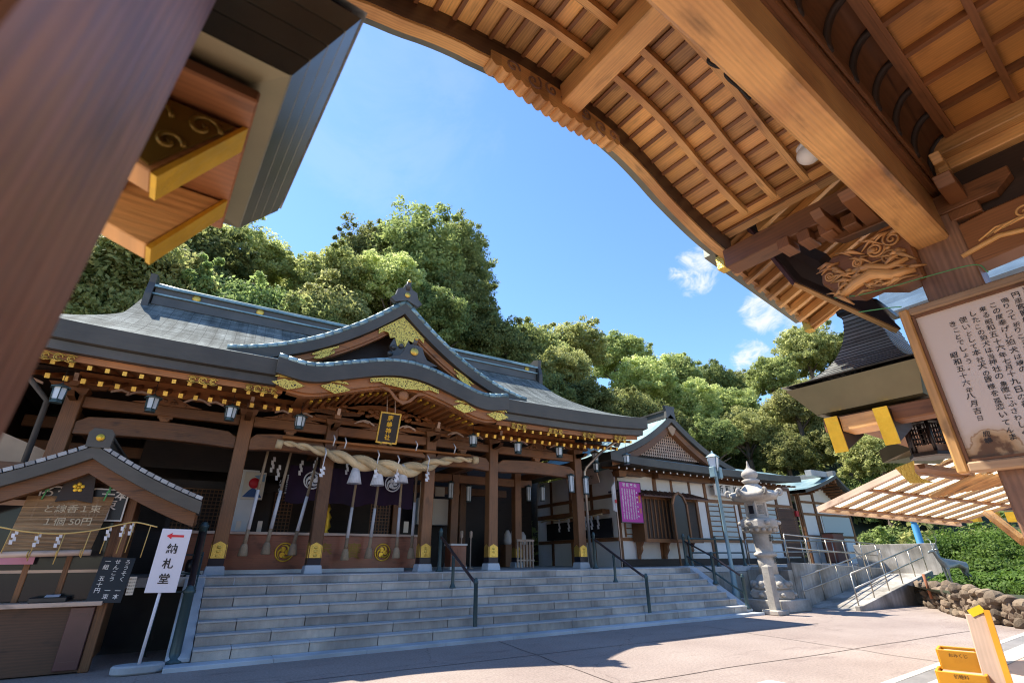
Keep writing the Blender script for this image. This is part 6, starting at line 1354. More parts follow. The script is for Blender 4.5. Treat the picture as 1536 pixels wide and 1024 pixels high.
# lower plates running to the front, and the side eaves with straight rafters
for u0, u1 in ((4.82, 5.06), (-.25, -.02)):
    b = MB(); gbox(b, u0, u1, .82, 2.415, 4.50, 4.74); b.build('wall_plate', 'wood_batten', gate, bevel=.01)
for sg, ua, ub in ((1, 5.12, 7.35), (-1, -.32, -2.5)):
    b = MB(); b.grid([[G(u, v, eave_z(u)+.06+.42*(2.62-v)) for v in (2.62, 1.5, .3)] for u in np.linspace(ua, ub, 8)], flip=sg > 0, smooth=False); b.grid([[G(u, v, eave_z(u)+.10+.42*(2.62-v)) for v in (2.62, 1.5, .3)] for u in np.linspace(ua, ub, 8)], flip=sg < 0, smooth=False); b.build('eave_boards', 'wood_board', gate)
    k = 0; u = ua+sg*.10
    while abs(u-ua) < abs(ub-ua):
        b = MB(); z = eave_z(u); b.bar(G(u, 2.66, z-.035), G(u, .35, z-.035+.42*2.3), .07, .10); b.build('eave_rafter', 'wood_gate', gate, bevel=.004); u += sg*.26
    b = MB(); P0, P1 = G(ua, 2.62, eave_z(ua)+.04), G(ub, 2.62, eave_z(ub)+.04); b.bar(P0, P1, .05, .09); b.build('eave_board_edge', 'wood_gate', gate)
    b = MB(); b.bar(G(ua, 2.70, eave_z(ua)+.16), G(ub, 2.70, eave_z(ub)+.16), .22, .14); b.build('eave_edge', 'copper_stack', gate)
    b = MB(); b.bar(G(ub, 2.67, eave_z(ub)-.01), G(ub, .3, eave_z(ub)+1.0), .06, .20); b.build('verge_board', 'wood_gate', gate)
for u, v, z in ((5.08,2.56,4.73),(7.33,2.64,eave_z(7.33)-.02)):
    b = MB(); gbox(b, u-.07, u+.07, v-.05, v+.06, z-.09, z+.10); b.build('gold_fitting', 'gold', gate, bevel=.01)
# outer roof skin
b = MB(); uu = np.linspace(-2.5, 7.35, 60); vv = [2.64, 2.5, 2.0, 1.2, .4, -.6, -1.6, -2.8, -4.2, -5.6]
def oz_(u, v):
    main = eave_z(u)+.25+.55*(2.78-v) if v > -1.6 else eave_z(u)+.25+.55*4.38-.55*(-1.6-v); return max(main, hz(u)+.40+.02*(2.78-v)) if abs(u-UC) < 2.75 else main
b.slab([[G(u, v, oz_(u, v)) for u in uu] for v in vv], .10, mi=0, smooth=False); b.build('roof', 'slate', gate)
# unseen plank walls added behind the camera to darken the gate's inside
b = MB()
for k in range(30): gbox(b, -2.4+.32*k, -2.4+.32*k+.315, -5.62, -5.56, .007, 5.0)
b.build('rear_shade_wall', 'wood_deep', gate)
b = MB()
for k in range(12): gbox(b, 5.42, 5.47, -5.5+.32*k, -5.5+.32*k+.315, .007, 4.4)
b.build('side_shade_wall', 'wood_deep', gate)
# coffered ceiling behind the beam
M['wood_cove'] = mat('dark cove wood', (.15, .062, .024), .5, grain=True, namt=.3)
zc = 4.76
b = MB()
gu = [-.6+.393*k for k in range(15)]; gv = [.264-.40*k for k in range(14)]
for a, c in zip(gu[:-1], gu[1:]):
    for d, e in zip(gv[:-1], gv[1:]): gbox(b, a+.002, c-.002, e+.002, d-.002, zc+.05, zc+.065)
b.build('ceiling_boards', 'wood_ceiling', gate)
b = MB()
for u in gu: gbox(b, u-.022, u+.022, gv[-1], .27, zc-.01, zc+.048)
for v in gv: gbox(b, gu[0], gu[-1], v-.022, v+.022, zc-.0125, zc+.046)
b.build('ceiling_ribs', 'wood_batten', gate)
b = MB(); gbox(b, gu[0], gu[-1], .27, .32, zc-.02, zc+.06); b.build('ceiling_edge', 'wood_batten', gate)
b = MB()                                     # cove between beam and ceiling
cv = [(.30+.21*math.sin(a), zc+.04-.34*(1-math.cos(a))) for a in np.linspace(0, 1.57, 10)]
b.grid([[G(u, v, z) for v, z in cv] for u in (gu[0], gu[-1])], smooth=True); b.build('cove_boards', 'wood_cove', gate)
for u in gu: b = MB(); b.tube([G(u, v-.008, z-.008) for v, z in cv], .030, 8); b.build('cove_rib', 'wood_deep', gate)
# right-hand side frame: ceiling edge, brackets, carved beam
US_ = gu[-1]
b = MB(); gbox(b, US_-.02, US_+.10, -5, .5, 4.62, 4.78); gbox(b, US_+.10, US_+.24, -5, .5, 4.52, 4.66); b.build('ceiling_edge', 'wood_gate', gate, bevel=.008)
b = MB(); gbox(b, 5.10, 5.22, -5, .65, 4.05, 4.6); b.build('side_board', 'wood_deep', gate)
b = MB(); pl = [(-3.2,3.60),(-1.2,3.66),(.1,3.64),(.68,3.58),(.68,3.96),(.3,4.02),(-1.2,4.05),(-3.2,4.02)]; b.prism([(v, z) for v, z in pl], G(5.12, 0, 0), PV, Z_, .24); sb = b.build('side_beam', 'wood_batten', gate, bevel=.015)
b = MB(); b.tube([G(4.992, v, z) for v, z in ((.55,3.70),(.3,3.76),(.1,3.72),(-.2,3.70),(-.6,3.72),(-1.2,3.71))], .022, 6)
for v, z, r, s_ in ((.12,3.88,.06,1),(-.02,3.86,.08,-1),(-.18,3.90,.06,1),(-.3,3.86,.05,1)): spiral(b, G(4.995, v, z), -PV, Z_, r, 1.4, .010, 0, s_)
for k in range(6): b.tube([G(4.995, .42-.05*k, 3.78+.01*k), G(4.99, .30-.05*k, 3.84), G(4.995, .12-.06*k, 3.83+.015*k)], .009, 5)
b.build('scroll_relief', 'wood_gate', sb)
for v in (.42, -.35, -1.2):                   # bracket sets on the side beam, darker timber standing in for their shade
    b = MB(); gbox(b, 4.98, 5.2, v-.10, v+.10, 4.03, 4.12); b.prism([(-.34,.06),(-.22,-.04),(.22,-.04),(.34,.06),(.34,.14),(-.34,.14)], G(5.02, v, 4.16), PV, Z_, .12); b.prism([(-.0,.0),(.34,.02),(.42,.10),(.36,.13),(.0,.15)], G(5.0, v, 4.16), -PU, Z_, .12); b.build('bracket', 'wood_batten', gate, bevel=.006)
    b = MB(); b.prism([(0,0),(.08,-.03),(.14,.03),(.22,.02),(.27,.10),(.20,.13),(.10,.10),(0,.13)], G(4.80, v-.02, 4.34), -PU, Z_, .07); b.build('carved_tip', 'wood_gate', gate, bevel=.006)
# carved nose on the post, pointing to the front
b = MB(); pl = [(.80,3.62),(.98,3.60),(1.15,3.68),(1.30,3.66),(1.45,3.74),(1.56,3.90),(1.52,4.06),(1.40,4.14),(1.20,4.12),(1.0,4.18),(.80,4.18)]; b.prism([(v, z) for v, z in pl], G(5.02, 0, 0), PV, Z_, .22); nose = b.build('carved_nose', 'wood_batten', gate, bevel=.02)
b = MB()
for v, z, r, s_ in ((.92,4.06,.085,1),(1.06,4.02,.075,-1),(.98,3.90,.07,1),(1.36,3.80,.08,1),(1.47,3.94,.05,-1),(1.22,3.96,.05,1)): spiral(b, G(4.905, v, z), -PV, Z_, r, 2.2, .011, 0, s_)
b.tube([G(4.90, v, z) for v, z in ((.84,3.70),(1.0,3.72),(1.15,3.80),(1.3,3.76),(1.42,3.70))], [.03,.05,.06,.05,.03], 8)
b.tube([G(4.90, v, z) for v, z in ((.86,3.82),(1.02,3.80),(1.16,3.88),(1.28,3.90))], [.02,.035,.04,.02], 8)
for k in range(7): b.tube([G(4.90, .84+.03*k, 3.64+.008*k), G(4.885, .93+.03*k, 3.66), G(4.90, 1.02+.03*k, 3.64+.01*k)], .009, 5)
rn = random.Random(8)
for k in range(46):
    v, z = rn.uniform(.84, 1.5), rn.uniform(3.64, 4.12); a = rn.uniform(-.5, .9); l = rn.uniform(.05, .12)
    b.tube([G(4.905, v-l*math.cos(a), z-l*math.sin(a)), G(4.885, v, z+.02), G(4.905, v+l*math.cos(a), z+l*math.sin(a))], [.006, rn.uniform(.012, .026), .005], 5)
for k in range(14): b.sphere(G(4.905, rn.uniform(.86, 1.48), rn.uniform(3.66, 4.1)), rn.uniform(.018, .04), 5, sc=(.7, 1.2, .8))
b.build('scroll_relief', 'wood_gate', nose)
b = MB()                                       # stepped bracket arms under the plate
for k, (v, z, l) in enumerate(((.95,4.26,.5),(1.0,4.38,.75))): b.prism([(0,0),(l,.02),(l+.08,.09),(0,.12)], G(4.98, v-.15, z), PV, Z_, .12)
for k, v in enumerate((1.15, 1.35, 1.55, 1.75)): gbox(b, 4.78, 5.02, v-.06, v+.06, 4.30+.03*k, 4.42+.03*k)
b.prism([(0,0),(.55,.03),(.62,.10),(0,.13)], G(4.95, 1.0, 4.28), -PU, Z_, .12); b.prism([(0,0),(.4,.03),(.47,.10),(0,.13)], G(4.95, 1.3, 4.34), -PU, Z_, .10)
b.build('bracket', 'wood_batten', gate, bevel=.006)
# things hung on the gate ------------------------------------------------------
c = at_v(1213, 232, 1.17); t = thing('ceiling_lamp', 'round white globe lamp fixed to the gate rafters beside the main beam', 'lamp', c)
b = MB(); b.sphere(c, .105, 10, sc=(1,1,.85)); b.build('globe', 'white_plastic', t); b = MB(); b.lathe(c+Z_*.06, [(.085,0),(.09,.03),(.07,.06)], 16); b.build('collar', 'paper', t)
b = MB()
cp = [at_v(x, y, 1.06) for x, y in ((1052,58),(1075,70),(1062,92),(1085,100),(1082,68),(1100,90),(1088,112),(1112,135),(1124,148),(1128,138),(1138,146))]; b.tube(spline(cp, 60), .012, 6); b.tube(spline([at_v(x, y, 1.055) for x, y in ((1060,60),(1068,85),(1080,92),(1098,86),(1104,104),(1120,120))], 40), .010, 6)
tag(b.build('black_cable', 'cable'), 'tangled black cable hanging from a gate rafter near the main beam', 'cable')
A, B_, C_, D_ = at_v(1111,327,2.25), at_v(1236,384,1.72), at_v(1347,496,1.32), at_v(1192,425,1.98)
t = thing('dark_plaque', 'long dark lacquered plaque seen edge-on below the right gate eave', 'plaque', D_); n_ = (B_-A).cross(D_-A).normalized(); n_ = n_ if n_.z < 0 else -n_
b = MB(); b.add([A,B_,C_,D_,A-n_*.05,B_-n_*.05,C_-n_*.05,D_-n_*.05], [(0,1,2,3),(7,6,5,4),(0,4,5,1),(1,5,6,2),(2,6,7,3),(3,7,4,0)]); b.build('panel', 'lacquer_dark', t)
b = MB(); b.bar(A, D_, .035, .06, n_); b.build('left_edge', 'plum', t); b = MB(); b.bar(D_, C_, .035, .06, n_); b.build('lower_edge', 'wood_gate', t)
for k, (pts, lb) in enumerate(((((1252,447),(1300,440),(1400,412),(1462,397),(1482,408)), 'upper green wire tied across the gate post above the calligraphy board'), (((1288,468),(1330,462),(1352,460)), 'short lower green wire tied to the dark plaque'))):
    dd = [5.4,5.3,5.2,5.15,5.2]; b = MB(); b.tube(spline([at_u(x, y, 4.93-.03*i) for i, (x, y) in enumerate(pts)], 24), .0045, 6); tag(b.build('green_wire', 'green_cord'), lb, 'wire')
# calligraphy board ------------------------------------------------------------
bu = 4.93; t = thing('calligraphy_board', 'large framed board of brush-written Japanese text with water stains along its lower edge', 'board', G(bu, .4, 2.0))
v1, v0, z0, z1 = 1.06, -.35, 2.01, 3.375
def paper_mat():
    m, nt, N, L, b = _nodes('stained calligraphy paper'); tc = N.new('ShaderNodeTexCoord'); sp = N.new('ShaderNodeSeparateXYZ'); L.new(tc.outputs['Object'], sp.inputs[0])
    nz = N.new('ShaderNodeTexNoise'); nz.inputs['Scale'].default_value = 4.2; nz.inputs['Detail'].default_value = 6; L.new(tc.outputs['Object'], nz.inputs['Vector'])
    h = N.new('ShaderNodeMath'); h.operation = 'MULTIPLY_ADD'; h.inputs[1].default_value = .62; h.inputs[2].default_value = -.31; L.new(nz.outputs[0], h.inputs[0])
    s = N.new('ShaderNodeMath'); s.operation = 'SUBTRACT'; L.new(sp.outputs['Z'], s.inputs[0]); L.new(h.outputs[0], s.inputs[1])
    r = N.new('ShaderNodeValToRGB'); L.new(s.outputs[0], r.inputs[0])
    mr = N.new('ShaderNodeMapRange'); mr.inputs[1].default_value = 1.95; mr.inputs[2].default_value = 2.55; L.new(s.outputs[0], mr.inputs[0]); L.new(mr.outputs[0], r.inputs[0])
    e = r.color_ramp.elements; e[0].position = .0; e[0].color = (.10,.045,.02,1); e[1].position = .62; e[1].color = (.70,.60,.52,1)
    for p, c in ((.22,(.16,.075,.03,1)),(.27,(.50,.31,.15,1)),(.40,(.60,.44,.27,1)),(.42,(.36,.20,.09,1)),(.45,(.64,.52,.40,1))): q = r.color_ramp.elements.new(p); q.color = c
    L.new(r.outputs[0], b.inputs['Base Color']); b.inputs['Roughness'].default_value = .35; b.inputs['Coat Weight'].default_value = .3; b.inputs['Coat Roughness'].default_value = .1
    return m
M['stained_paper'] = paper_mat()
b = MB(); gbox(b, bu-.004, bu+.02, v0, v1-.06, z0+.06, z1-.06); b.build('sheet', 'stained_paper', t)
for nm, a in (('frame', (bu-.05, bu+.03, v1-.07, v1, z0, z1)), ('frame', (bu-.05, bu+.03, v0, v1-.071, z1-.07, z1)), ('frame', (bu-.05, bu+.03, v0, v1-.071, z0, z0+.075))):
    b = MB(); gbox(b, *a); b.build(nm, 'wood_gate' if a[4] == z0 and a[3] == v1 else 'wood_lattice', t, bevel=.012)
b = MB()
for a in ((bu-.03, bu-.003, v1-.092, v1-.072, z0+.08, z1-.075), (bu-.03, bu-.003, v0, v1-.093, z1-.092, z1-.072), (bu-.03, bu-.003, v0, v1-.093, z0+.078, z0+.096)): gbox(b, *a)
b.build('inner_bead', 'wood_batten', t)
b = MB(); gbox(b, bu+.022, 4.978, .72, .9, 2.2, 2.3); gbox(b, bu+.022, 4.978, .72, .9, 3.1, 3.2); b.build('bracket', 'wood_batten', t)
cols = ['昭和五十六年八月吉日　鹿嶋神社社務所','きことでしょう。','使いとして本社犬の皆様を孤恋いてんまいと','したこの狛犬は当神社の象徴にふさわしく','来る昭和五十六年七月十九日の善き日に入魂','この度奉げし狛犬は魂のこもりたるものかと','鳴りつて祈りこまれ作成て高さ二米','円座宮皆様第一級の名匠に入魂祈祷','当狛犬は台湾に生まれし石工の手','と伝える古式の姿をうつし','氏子崇敬者の真心により','御神域にふさわしき','奉納されたるもの','狛犬奉納の由来']
starts = [.40,.14,.13,.10,.09,.08,.07,.05,.03,.04,.05,.05,.05,.05]
b = MB(); rg = random.Random(5)
for k, (cl, s0) in enumerate(zip(cols, starts)):
    v = v1-.235-.066*k; z = z1-.10-s0*.95; 
    for i, ch in enumerate(cl):
        if ch == '　': z -= .07; continue
        sz_ = rg.uniform(.042,.054)
        b.text(ch, sz_, G(bu-.008, v+rg.uniform(-.004,.004), z), -PV, (Z_-PV*rg.uniform(-.15,.05)), 0, .001, rg.uniform(.0,.014), shear=.12); z -= sz_*rg.uniform(1.02,1.18)
        if z < z0+.2: break
b.build('lettering', 'black', t)
# roofed side posts ------------------------------------------------------------
def side_post(uc, sg, lab, hw, ua):
    """sg=+1: its eave faces +u (left one); sg=-1: mirrored"""
    t = thing('side_roof', lab, 'roof', G(uc, 1.6, 2.4), 'small side roofs carried on the gate posts')
    ue_top, ue_bot = uc+sg*hw, uc+sg*(hw-.14); zt, zb = 2.98, 2.70; va, vb = 1.05, 2.17; ba, bb = 1.13, 1.98
    ub_top, ub_bot = uc-sg*hw, uc-sg*(hw-.14)
    b = MB(); gbox(b, ua-.10, ua+.10, .875, 1.95, 2.52, 2.66); b.build('carrying_arm', 'wood_batten', t, bevel=.012)
    # stacked, outward-stepping eave sheets
    n = 4 if sg > 0 else 1; b = MB()
    for k in range(n):
        q0, q1 = k/n, (k+.93)/n; f = lambda q, a, c: lerp(a, c, q)
        lo = [(f(q0, ue_bot, ue_top), f(q0, ba, va)), (f(q0, ue_bot, ue_top), f(q0, bb, vb)), (f(q0, ub_bot, ub_top), f(q0, bb, vb)), (f(q0, ub_bot, ub_top), f(q0, ba, va))]
        hi = [(f(q1, ue_bot, ue_top), f(q1, ba, va)), (f(q1, ue_bot, ue_top), f(q1, bb, vb)), (f(q1, ub_bot, ub_top), f(q1, bb, vb)), (f(q1, ub_bot, ub_top), f(q1, ba, va))]
        z0_, z1_ = lerp(zb, zt, q0), lerp(zb, zt, q1); V = [G(u, v, z0_) for u, v in lo]+[G(u, v, z1_) for u, v in hi]
        Fs = [(0,1,5,4),(1,2,6,5),(2,3,7,6),(3,0,4,7),(4,5,6,7),(3,2,1,0)]; b.add(V, [tuple(reversed(x)) for x in Fs] if sg > 0 else Fs, None, 0)
    b.build('stacked_eave', 'copper_stack' if sg > 0 else 'copper_olive', t)
    b = MB(); i0, i1 = uc+sg*(hw-.32), uc-sg*(hw-.32); V = []
    O = [(ue_bot-sg*.005, ba), (ue_bot-sg*.005, bb), (ub_bot, bb), (ub_bot, ba)]; I = [(i0, ba+.17), (i0, bb-.17), (i1, bb-.17), (i1, ba+.17)]
    V = [G(u, v, zb-.004) for u, v in O]+[G(u, v, zb-.03) for u, v in I]; b.add(V, [(0,4,5,1),(1,5,6,2),(2,6,7,3),(3,7,4,0)], None, 0); b.build('soffit', 'copper_olive', t)
    b = MB(); gbox(b, uc-hw+.20, uc+hw-.20, ba+.07, bb-.07, 2.62, zb-.035); b.build('bearing_block', 'wood_batten', t, bevel=.006)
    # concave hipped copper roof
    b = MB(); rr = []; m = 24
    for i in range(m+1):
        q = i/m; s_ = q**.55 if False else (1-(1-q)**1.9); ru = lerp(hw+.01, hw*.22, s_); z = zt+.02+.95*(q**1.35); va_, vb_ = lerp(va-.01, 1.46, s_), lerp(vb+.01, 1.78, s_)
        ring = []
        for (a0, c0), (a1, c1) in (((-ru, va_), (ru, va_)), ((ru, va_), (ru, vb_)), ((ru, vb_), (-ru, vb_)), ((-ru, vb_), (-ru, va_))):
            for j in range(6): ring.append(G(uc+lerp(a0, a1, j/6), lerp(c0, c1, j/6), z-.0*j))
        ring.append(ring[0]); rr.append(ring)
    for i in range(m): b.grid([rr[i], [p*1 + Z_*0 for p in rr[i+1]]], smooth=False)
    for i in range(1, m): b.tube(rr[i], .008, 4, 1, False)
    b.tube([rr[-1][k]+Z_*.02 for k in range(0, 25, 6)], .05, 6, 1)
    b.build('roof', ['shingle', 'black'], t)
    return t, uc
tl, ul = side_post(-.52, 1, 'small side roof with stacked copper eaves above gold-capped beams, close beside the blurred gate post', .72, -.38)
tr_, ur = side_post(6.19, -1, 'small side roof with concave copper tiling above yellow-capped beams, behind the calligraphy board', 1.25, 5.2)
def nose_plank(t, v, uA, uB, zA, zB, sg, uin, relief=False):
    """plank in the plane v, slanted gilt end from (uB,zB) low to (uA,zA) high"""
    b = MB(); b.prism([(uB-sg*.012, zB), (uA-sg*.012, zA), (uin, zA), (uin, zA-.10)] , G(0, v, 0), PU, Z_, .10); p = b.build('beam_nose', 'wood_gate' if sg > 0 else 'wood_deep', t, bevel=.004)
    b = MB(); d = Vector((uA-uB, zA-zB)).normalized(); nn = Vector((sg*abs(d.y), -sg*d.x*sg)) ; 
    b.prism([(uB-sg*.010, zB-.006), (uB+sg*.004, zB-.012), (uA+sg*.004, zA+.006), (uA-sg*.010, zA+.004)], G(0, v, 0), PU, Z_, .112)
    b.build('gold_cap', 'gold_plain', p)
    if relief:
        b = MB(); b.prism([(uB-sg*.02, zB+.015), (uA-sg*.03, zA-.012), (uin+.12, zA-.012), (uin+.12, zA-.07)], G(0, v-.056, 0), PU, Z_, .008)
        for uu_, zz_, r in ((uA-.10, zA-.06, .045), (uA-.22, zA-.07, .05), (uA-.16, zA-.15, .035), (uA-.3, zA-.05, .04)): spiral(b, G(uu_, v-.062, zz_), PU, Z_, r, 1.2, .008)
        b.build('gold_relief', 'gold_dark', p)
nose_plank(tl, 1.37, -.01, -.17, 2.613, 2.36, 1, -.62, True); nose_plank(tl, 1.76, -.01, -.17, 2.613, 2.36, 1, -.62)
nose_plank(tr_, 1.44, 5.0, 5.05, 2.63, 2.33, -1, 5.55); nose_plank(tr_, 1.84, 5.0, 5.05, 2.63, 2.33, -1, 5.55)
b = MB(); gbox(b, 5.04, 5.3, 1.50, 1.78, 2.50, 2.63); b.build('tie_block', 'wood_gate', tr_)
# hanging metal lantern at the right
c = at_u(1390, 655, 5.9); t = thing('iron_lantern', 'dark openwork metal lantern hanging beneath the yellow-capped beams beside the calligraphy board', 'lantern', c); b = MB()
b.lathe(c, [(.16,-.20),(.19,-.19),(.19,-.16),(.15,-.15)], sq=6); b.lathe(c, [(.16,.12),(.27,.10),(.24,.14),(.10,.22),(.03,.25),(.02,.30)], sq=6)
for k in range(6):
    a = 2*math.pi*(k+.5)/6; a2 = 2*math.pi*(k+1.5)/6; p = [Vector((.155*math.cos(x), .155*math.sin(x), 0)) for x in (a, a2)]; b.tube([c+p[0]-Z_*.15, c+p[0]+Z_*.13], .016, 5)
    for j in range(1, 6): q = p[0].lerp(p[1], j/6); b.tube([c+q-Z_*.08, c+q+Z_*.10], .006, 4)
    for j in range(5): b.tube([c+p[0]+Z_*(-.08+.045*j), c+p[1]+Z_*(-.08+.045*j)], .006, 4)
b.build('openwork_body', 'lacquer_dark', t); b = MB(); b.lathe(c, [(.13,-.15),(.13,-.09)], sq=6); b.build('pale_band', 'wood_pale', t); b = MB(); b.tube([c+Z_*.25, c+Z_*.75], .010, 5); b.build('chain', 'cable', t)
# lath canopy and its building, further right --------------------------------------
C0, C1, C2 = at_d(1230, 768, 10.6), at_d(1442, 789, 13.0), at_d(1352, 712, 9.3); C3 = C1+(C2-C0)*1.25; C2b = C0+(C2-C0)*1.0
t = thing('lath_canopy', 'low sunlit lath canopy roof with pale boards between brown laths, beyond the calligraphy board', 'canopy', (C1.x, C1.y, 0))
e1, e2 = C1-C0, C2-C0; nn = e1.cross(e2).normalized(); nn = nn if nn.z > 0 else -nn
ext = 1.9
b = MB(); b.add([C0+nn*.07, C1+nn*.07, C1+e2*ext+nn*.07, C0+e2*ext+nn*.07, C0+nn*.09, C1+nn*.09, C1+e2*ext+nn*.09, C0+e2*ext+nn*.09], [(3,2,1,0),(4,5,6,7),(0,1,5,4),(1,2,6,5),(2,3,7,6),(3,0,4,7)], None, 0)
M['translucent_board'] = leaf_mat('sunlit pale canopy sheet', (.84,.80,.70), (.84,.80,.70), .8)
b.build('canopy_sheet', 'translucent_board', t)
for k in range(11): p = C0+e1*((k+.25)/10.6); b = MB(); b.bar(p+nn*.052, p+e2*ext+nn*.052, .085, .035, nn); b.build('lath', 'wood_lattice', t)
for q in (.12, .62, 1.05, 1.5): b = MB(); b.bar(C0+e2*q+nn*.018, C1+e2*q+nn*.018, .06, .03, nn); b.build('cross_lath', 'wood_batten', t)
b = MB(); b.bar(C0-e1*.005+nn*.05, C1+nn*.05, .05, .09, nn); b.bar(C0+nn*.05, C0+e2*ext+nn*.05, .05, .09, nn); b.build('edge_board', 'wood_pale', t)
for q, s_ in ((.97, 1.7),): p = C0+e1*q+e2*s_; b = MB(); b.box((p.x, p.y, p.z/2-.02), (.14,.14,p.z-.04)); b.build('post', 'wood_gate', t) if s_ > 1 else None
b = MB(); p = at_d(1536, 812, 11.5); b.bar(at_d(1478, 766, 12.5), p, .09, .12); b.build('strut', 'wood_gate', t)
b = MB(); b.bar(at_d(1440, 760, 13.2), at_d(1560, 752, 13.2), .25, .22); b.build('plum_beam', 'plum', t)
for px in (1462, 1492, 1519): b = MB(); c = at_d(px, 775, 14); b.box(c, (.20,.14,.18)); b.build('gold_cap', 'gold_plain', t)
# dark eave with a gilt corner bracket just above the canopy
c = at_d(1372, 712, 8.4); t = thing('gilt_corner_eave', 'dark copper eave corner with a triangular gilt bracket above the lath canopy', 'eave', c)
q0, q1, q2 = at_d(1324,694,8.2), at_d(1370,672,8.3), at_d(1440,668,9.3); b = MB(); b.add([q0, q1, q2, q0+Z_*.16, q1+Z_*.20, q2+Z_*.22, q0+Vector((.9,-.3,.02)), q0+Vector((.9,-.3,.2))], [(0,1,4,3),(1,2,5,4),(0,6,2,1),(3,4,5,7)], None, 0); b.build('eave_fascia', 'copper_olive', t)
g0, g1, g2, g3 = at_d(1345,702,8.2), at_d(1372,686,8.2), at_d(1400,722,8.2), at_d(1360,722,8.2); uu_ = (at_d(1400,712,8.2)-at_d(1340,712,8.2)).normalized(); 
pl = [((at_d(x, y, 8.2)-g0).dot(uu_), (at_d(x, y, 8.2)-g0).z) for x, y in ((1343,702),(1372,688),(1371,706),(1380,715),(1398,720),(1362,724))]; b = MB(); b.prism(pl, g0, uu_, Z_, .04); b.build('gilt_bracket', 'gold', t)
b = MB(); b.bar(at_d(1375,700,8.6), at_d(1450,712,9.6), .20, .06); b.build('eave_boards', 'wood_batten', t); b = MB()
for k in range(12): p = at_d(1395+9*k, 745-1.5*k, 9.2+.12*k); b.bar(p, p+(at_d(1470+9*k, 708, 9.6+.12*k)-p)*.9, .03, .04)
b.build('rafters', 'wood_gate', t)
# neighbouring copper roof seen between post and board
P = [at_u(1318,478,16), at_u(1580,388,16), at_u(1580,330,18.5), at_u(1318,418,18.5)]; t = thing('neighbouring_roof', 'sky-lit copper plate roof glimpsed between the gate post and the calligraphy board', 'roof', P[0]); b = MB()
for k in range(8): a0, a1 = k/8, (k+.93)/8; b.quad(P[0].lerp(P[3], a0), P[1].lerp(P[2], a0), P[1].lerp(P[2], a1)+Z_*.01, P[0].lerp(P[3], a1)+Z_*.01)
b.build('copper_courses', 'copper_roofblue', t); b = MB(); b.bar(P[0]-Z_*.06, P[1]-Z_*.06, .2, .18); b.build('eave_edge', 'fascia_blue', t)
b = MB(); b.bar((P[0]+P[1])/2-Z_*.2, Vector(((P[0]+P[1]).x/2, (P[0]+P[1]).y/2, 0)), .3, .3); b.build('post', 'wood_deep', t)
# ---------------------------------------------------------------- trees on the hillside
def leaf_cloud(lobes, n, size, seed, flat=.35, fill=.25):
    """numpy leaf quads on the shells of ellipsoid lobes: returns verts, count"""
    rg = np.random.default_rng(seed); w = np.array([l[3]*l[4] for l in lobes]); w = w/w.sum(); cnt = rg.multinomial(n, w); V = []
    for (cx, cy, cz, r, rz), m in zip(lobes, cnt):
        d = rg.normal(size=(m, 3)); d /= np.linalg.norm(d, axis=1)[:, None]; d[:, 2] = np.where(d[:, 2] < -.3, -d[:, 2]*.6, d[:, 2])
        rad = 1-fill*rg.random(m)**1.5; rad *= 1+.10*np.sin(d[:, 0]*7+cx*3)*np.sin(d[:, 1]*6+cy)+.08*rg.normal(size=m)
        p = np.stack([cx+d[:, 0]*r*rad, cy+d[:, 1]*r*rad, cz+d[:, 2]*rz*rad], 1)
        nrm = d*.7+rg.normal(size=(m, 3))*.55+np.array([0, 0, flat]); nrm /= np.linalg.norm(nrm, axis=1)[:, None]
        t = np.cross(nrm, rg.normal(size=(m, 3))); t /= np.linalg.norm(t, axis=1)[:, None]; bt = np.cross(nrm, t); s = size*(.55+.9*rg.random(m))[:, None]
        q = np.stack([p-t*s*.5, p-bt*s*.34+nrm*s*.06, p+t*s*.5, p+bt*s*.34+nrm*s*.06], 1); V.append(q.reshape(-1, 3))
    return np.concatenate(V)
def leaf_mesh(name, V, m, seed, clump=None):
    n = len(V)//4; me = bpy.data.meshes.new(name); me.vertices.add(len(V)); me.vertices.foreach_set('co', V.astype(np.float32).ravel()); me.loops.add(n*4); me.loops.foreach_set('vertex_index', np.arange(n*4, dtype=np.int32)); me.polygons.add(n); me.polygons.foreach_set('loop_start', np.arange(0, n*4, 4, dtype=np.int32))
    rg = np.random.default_rng(seed); a = me.attributes.new('rnd', 'FLOAT', 'FACE'); c = V.reshape(n, 4, 3).mean(1)
    low = .5+.5*np.sin(c[:, 0]*1.9+seed)*np.sin(c[:, 1]*1.7+1)*np.sin(c[:, 2]*1.5+2); a.data.foreach_set('value', np.clip(.55*low+.55*rg.random(n)-.05, 0, 1).astype(np.float32)); me.update(calc_edges=True); me.materials.append(M[m]); return me
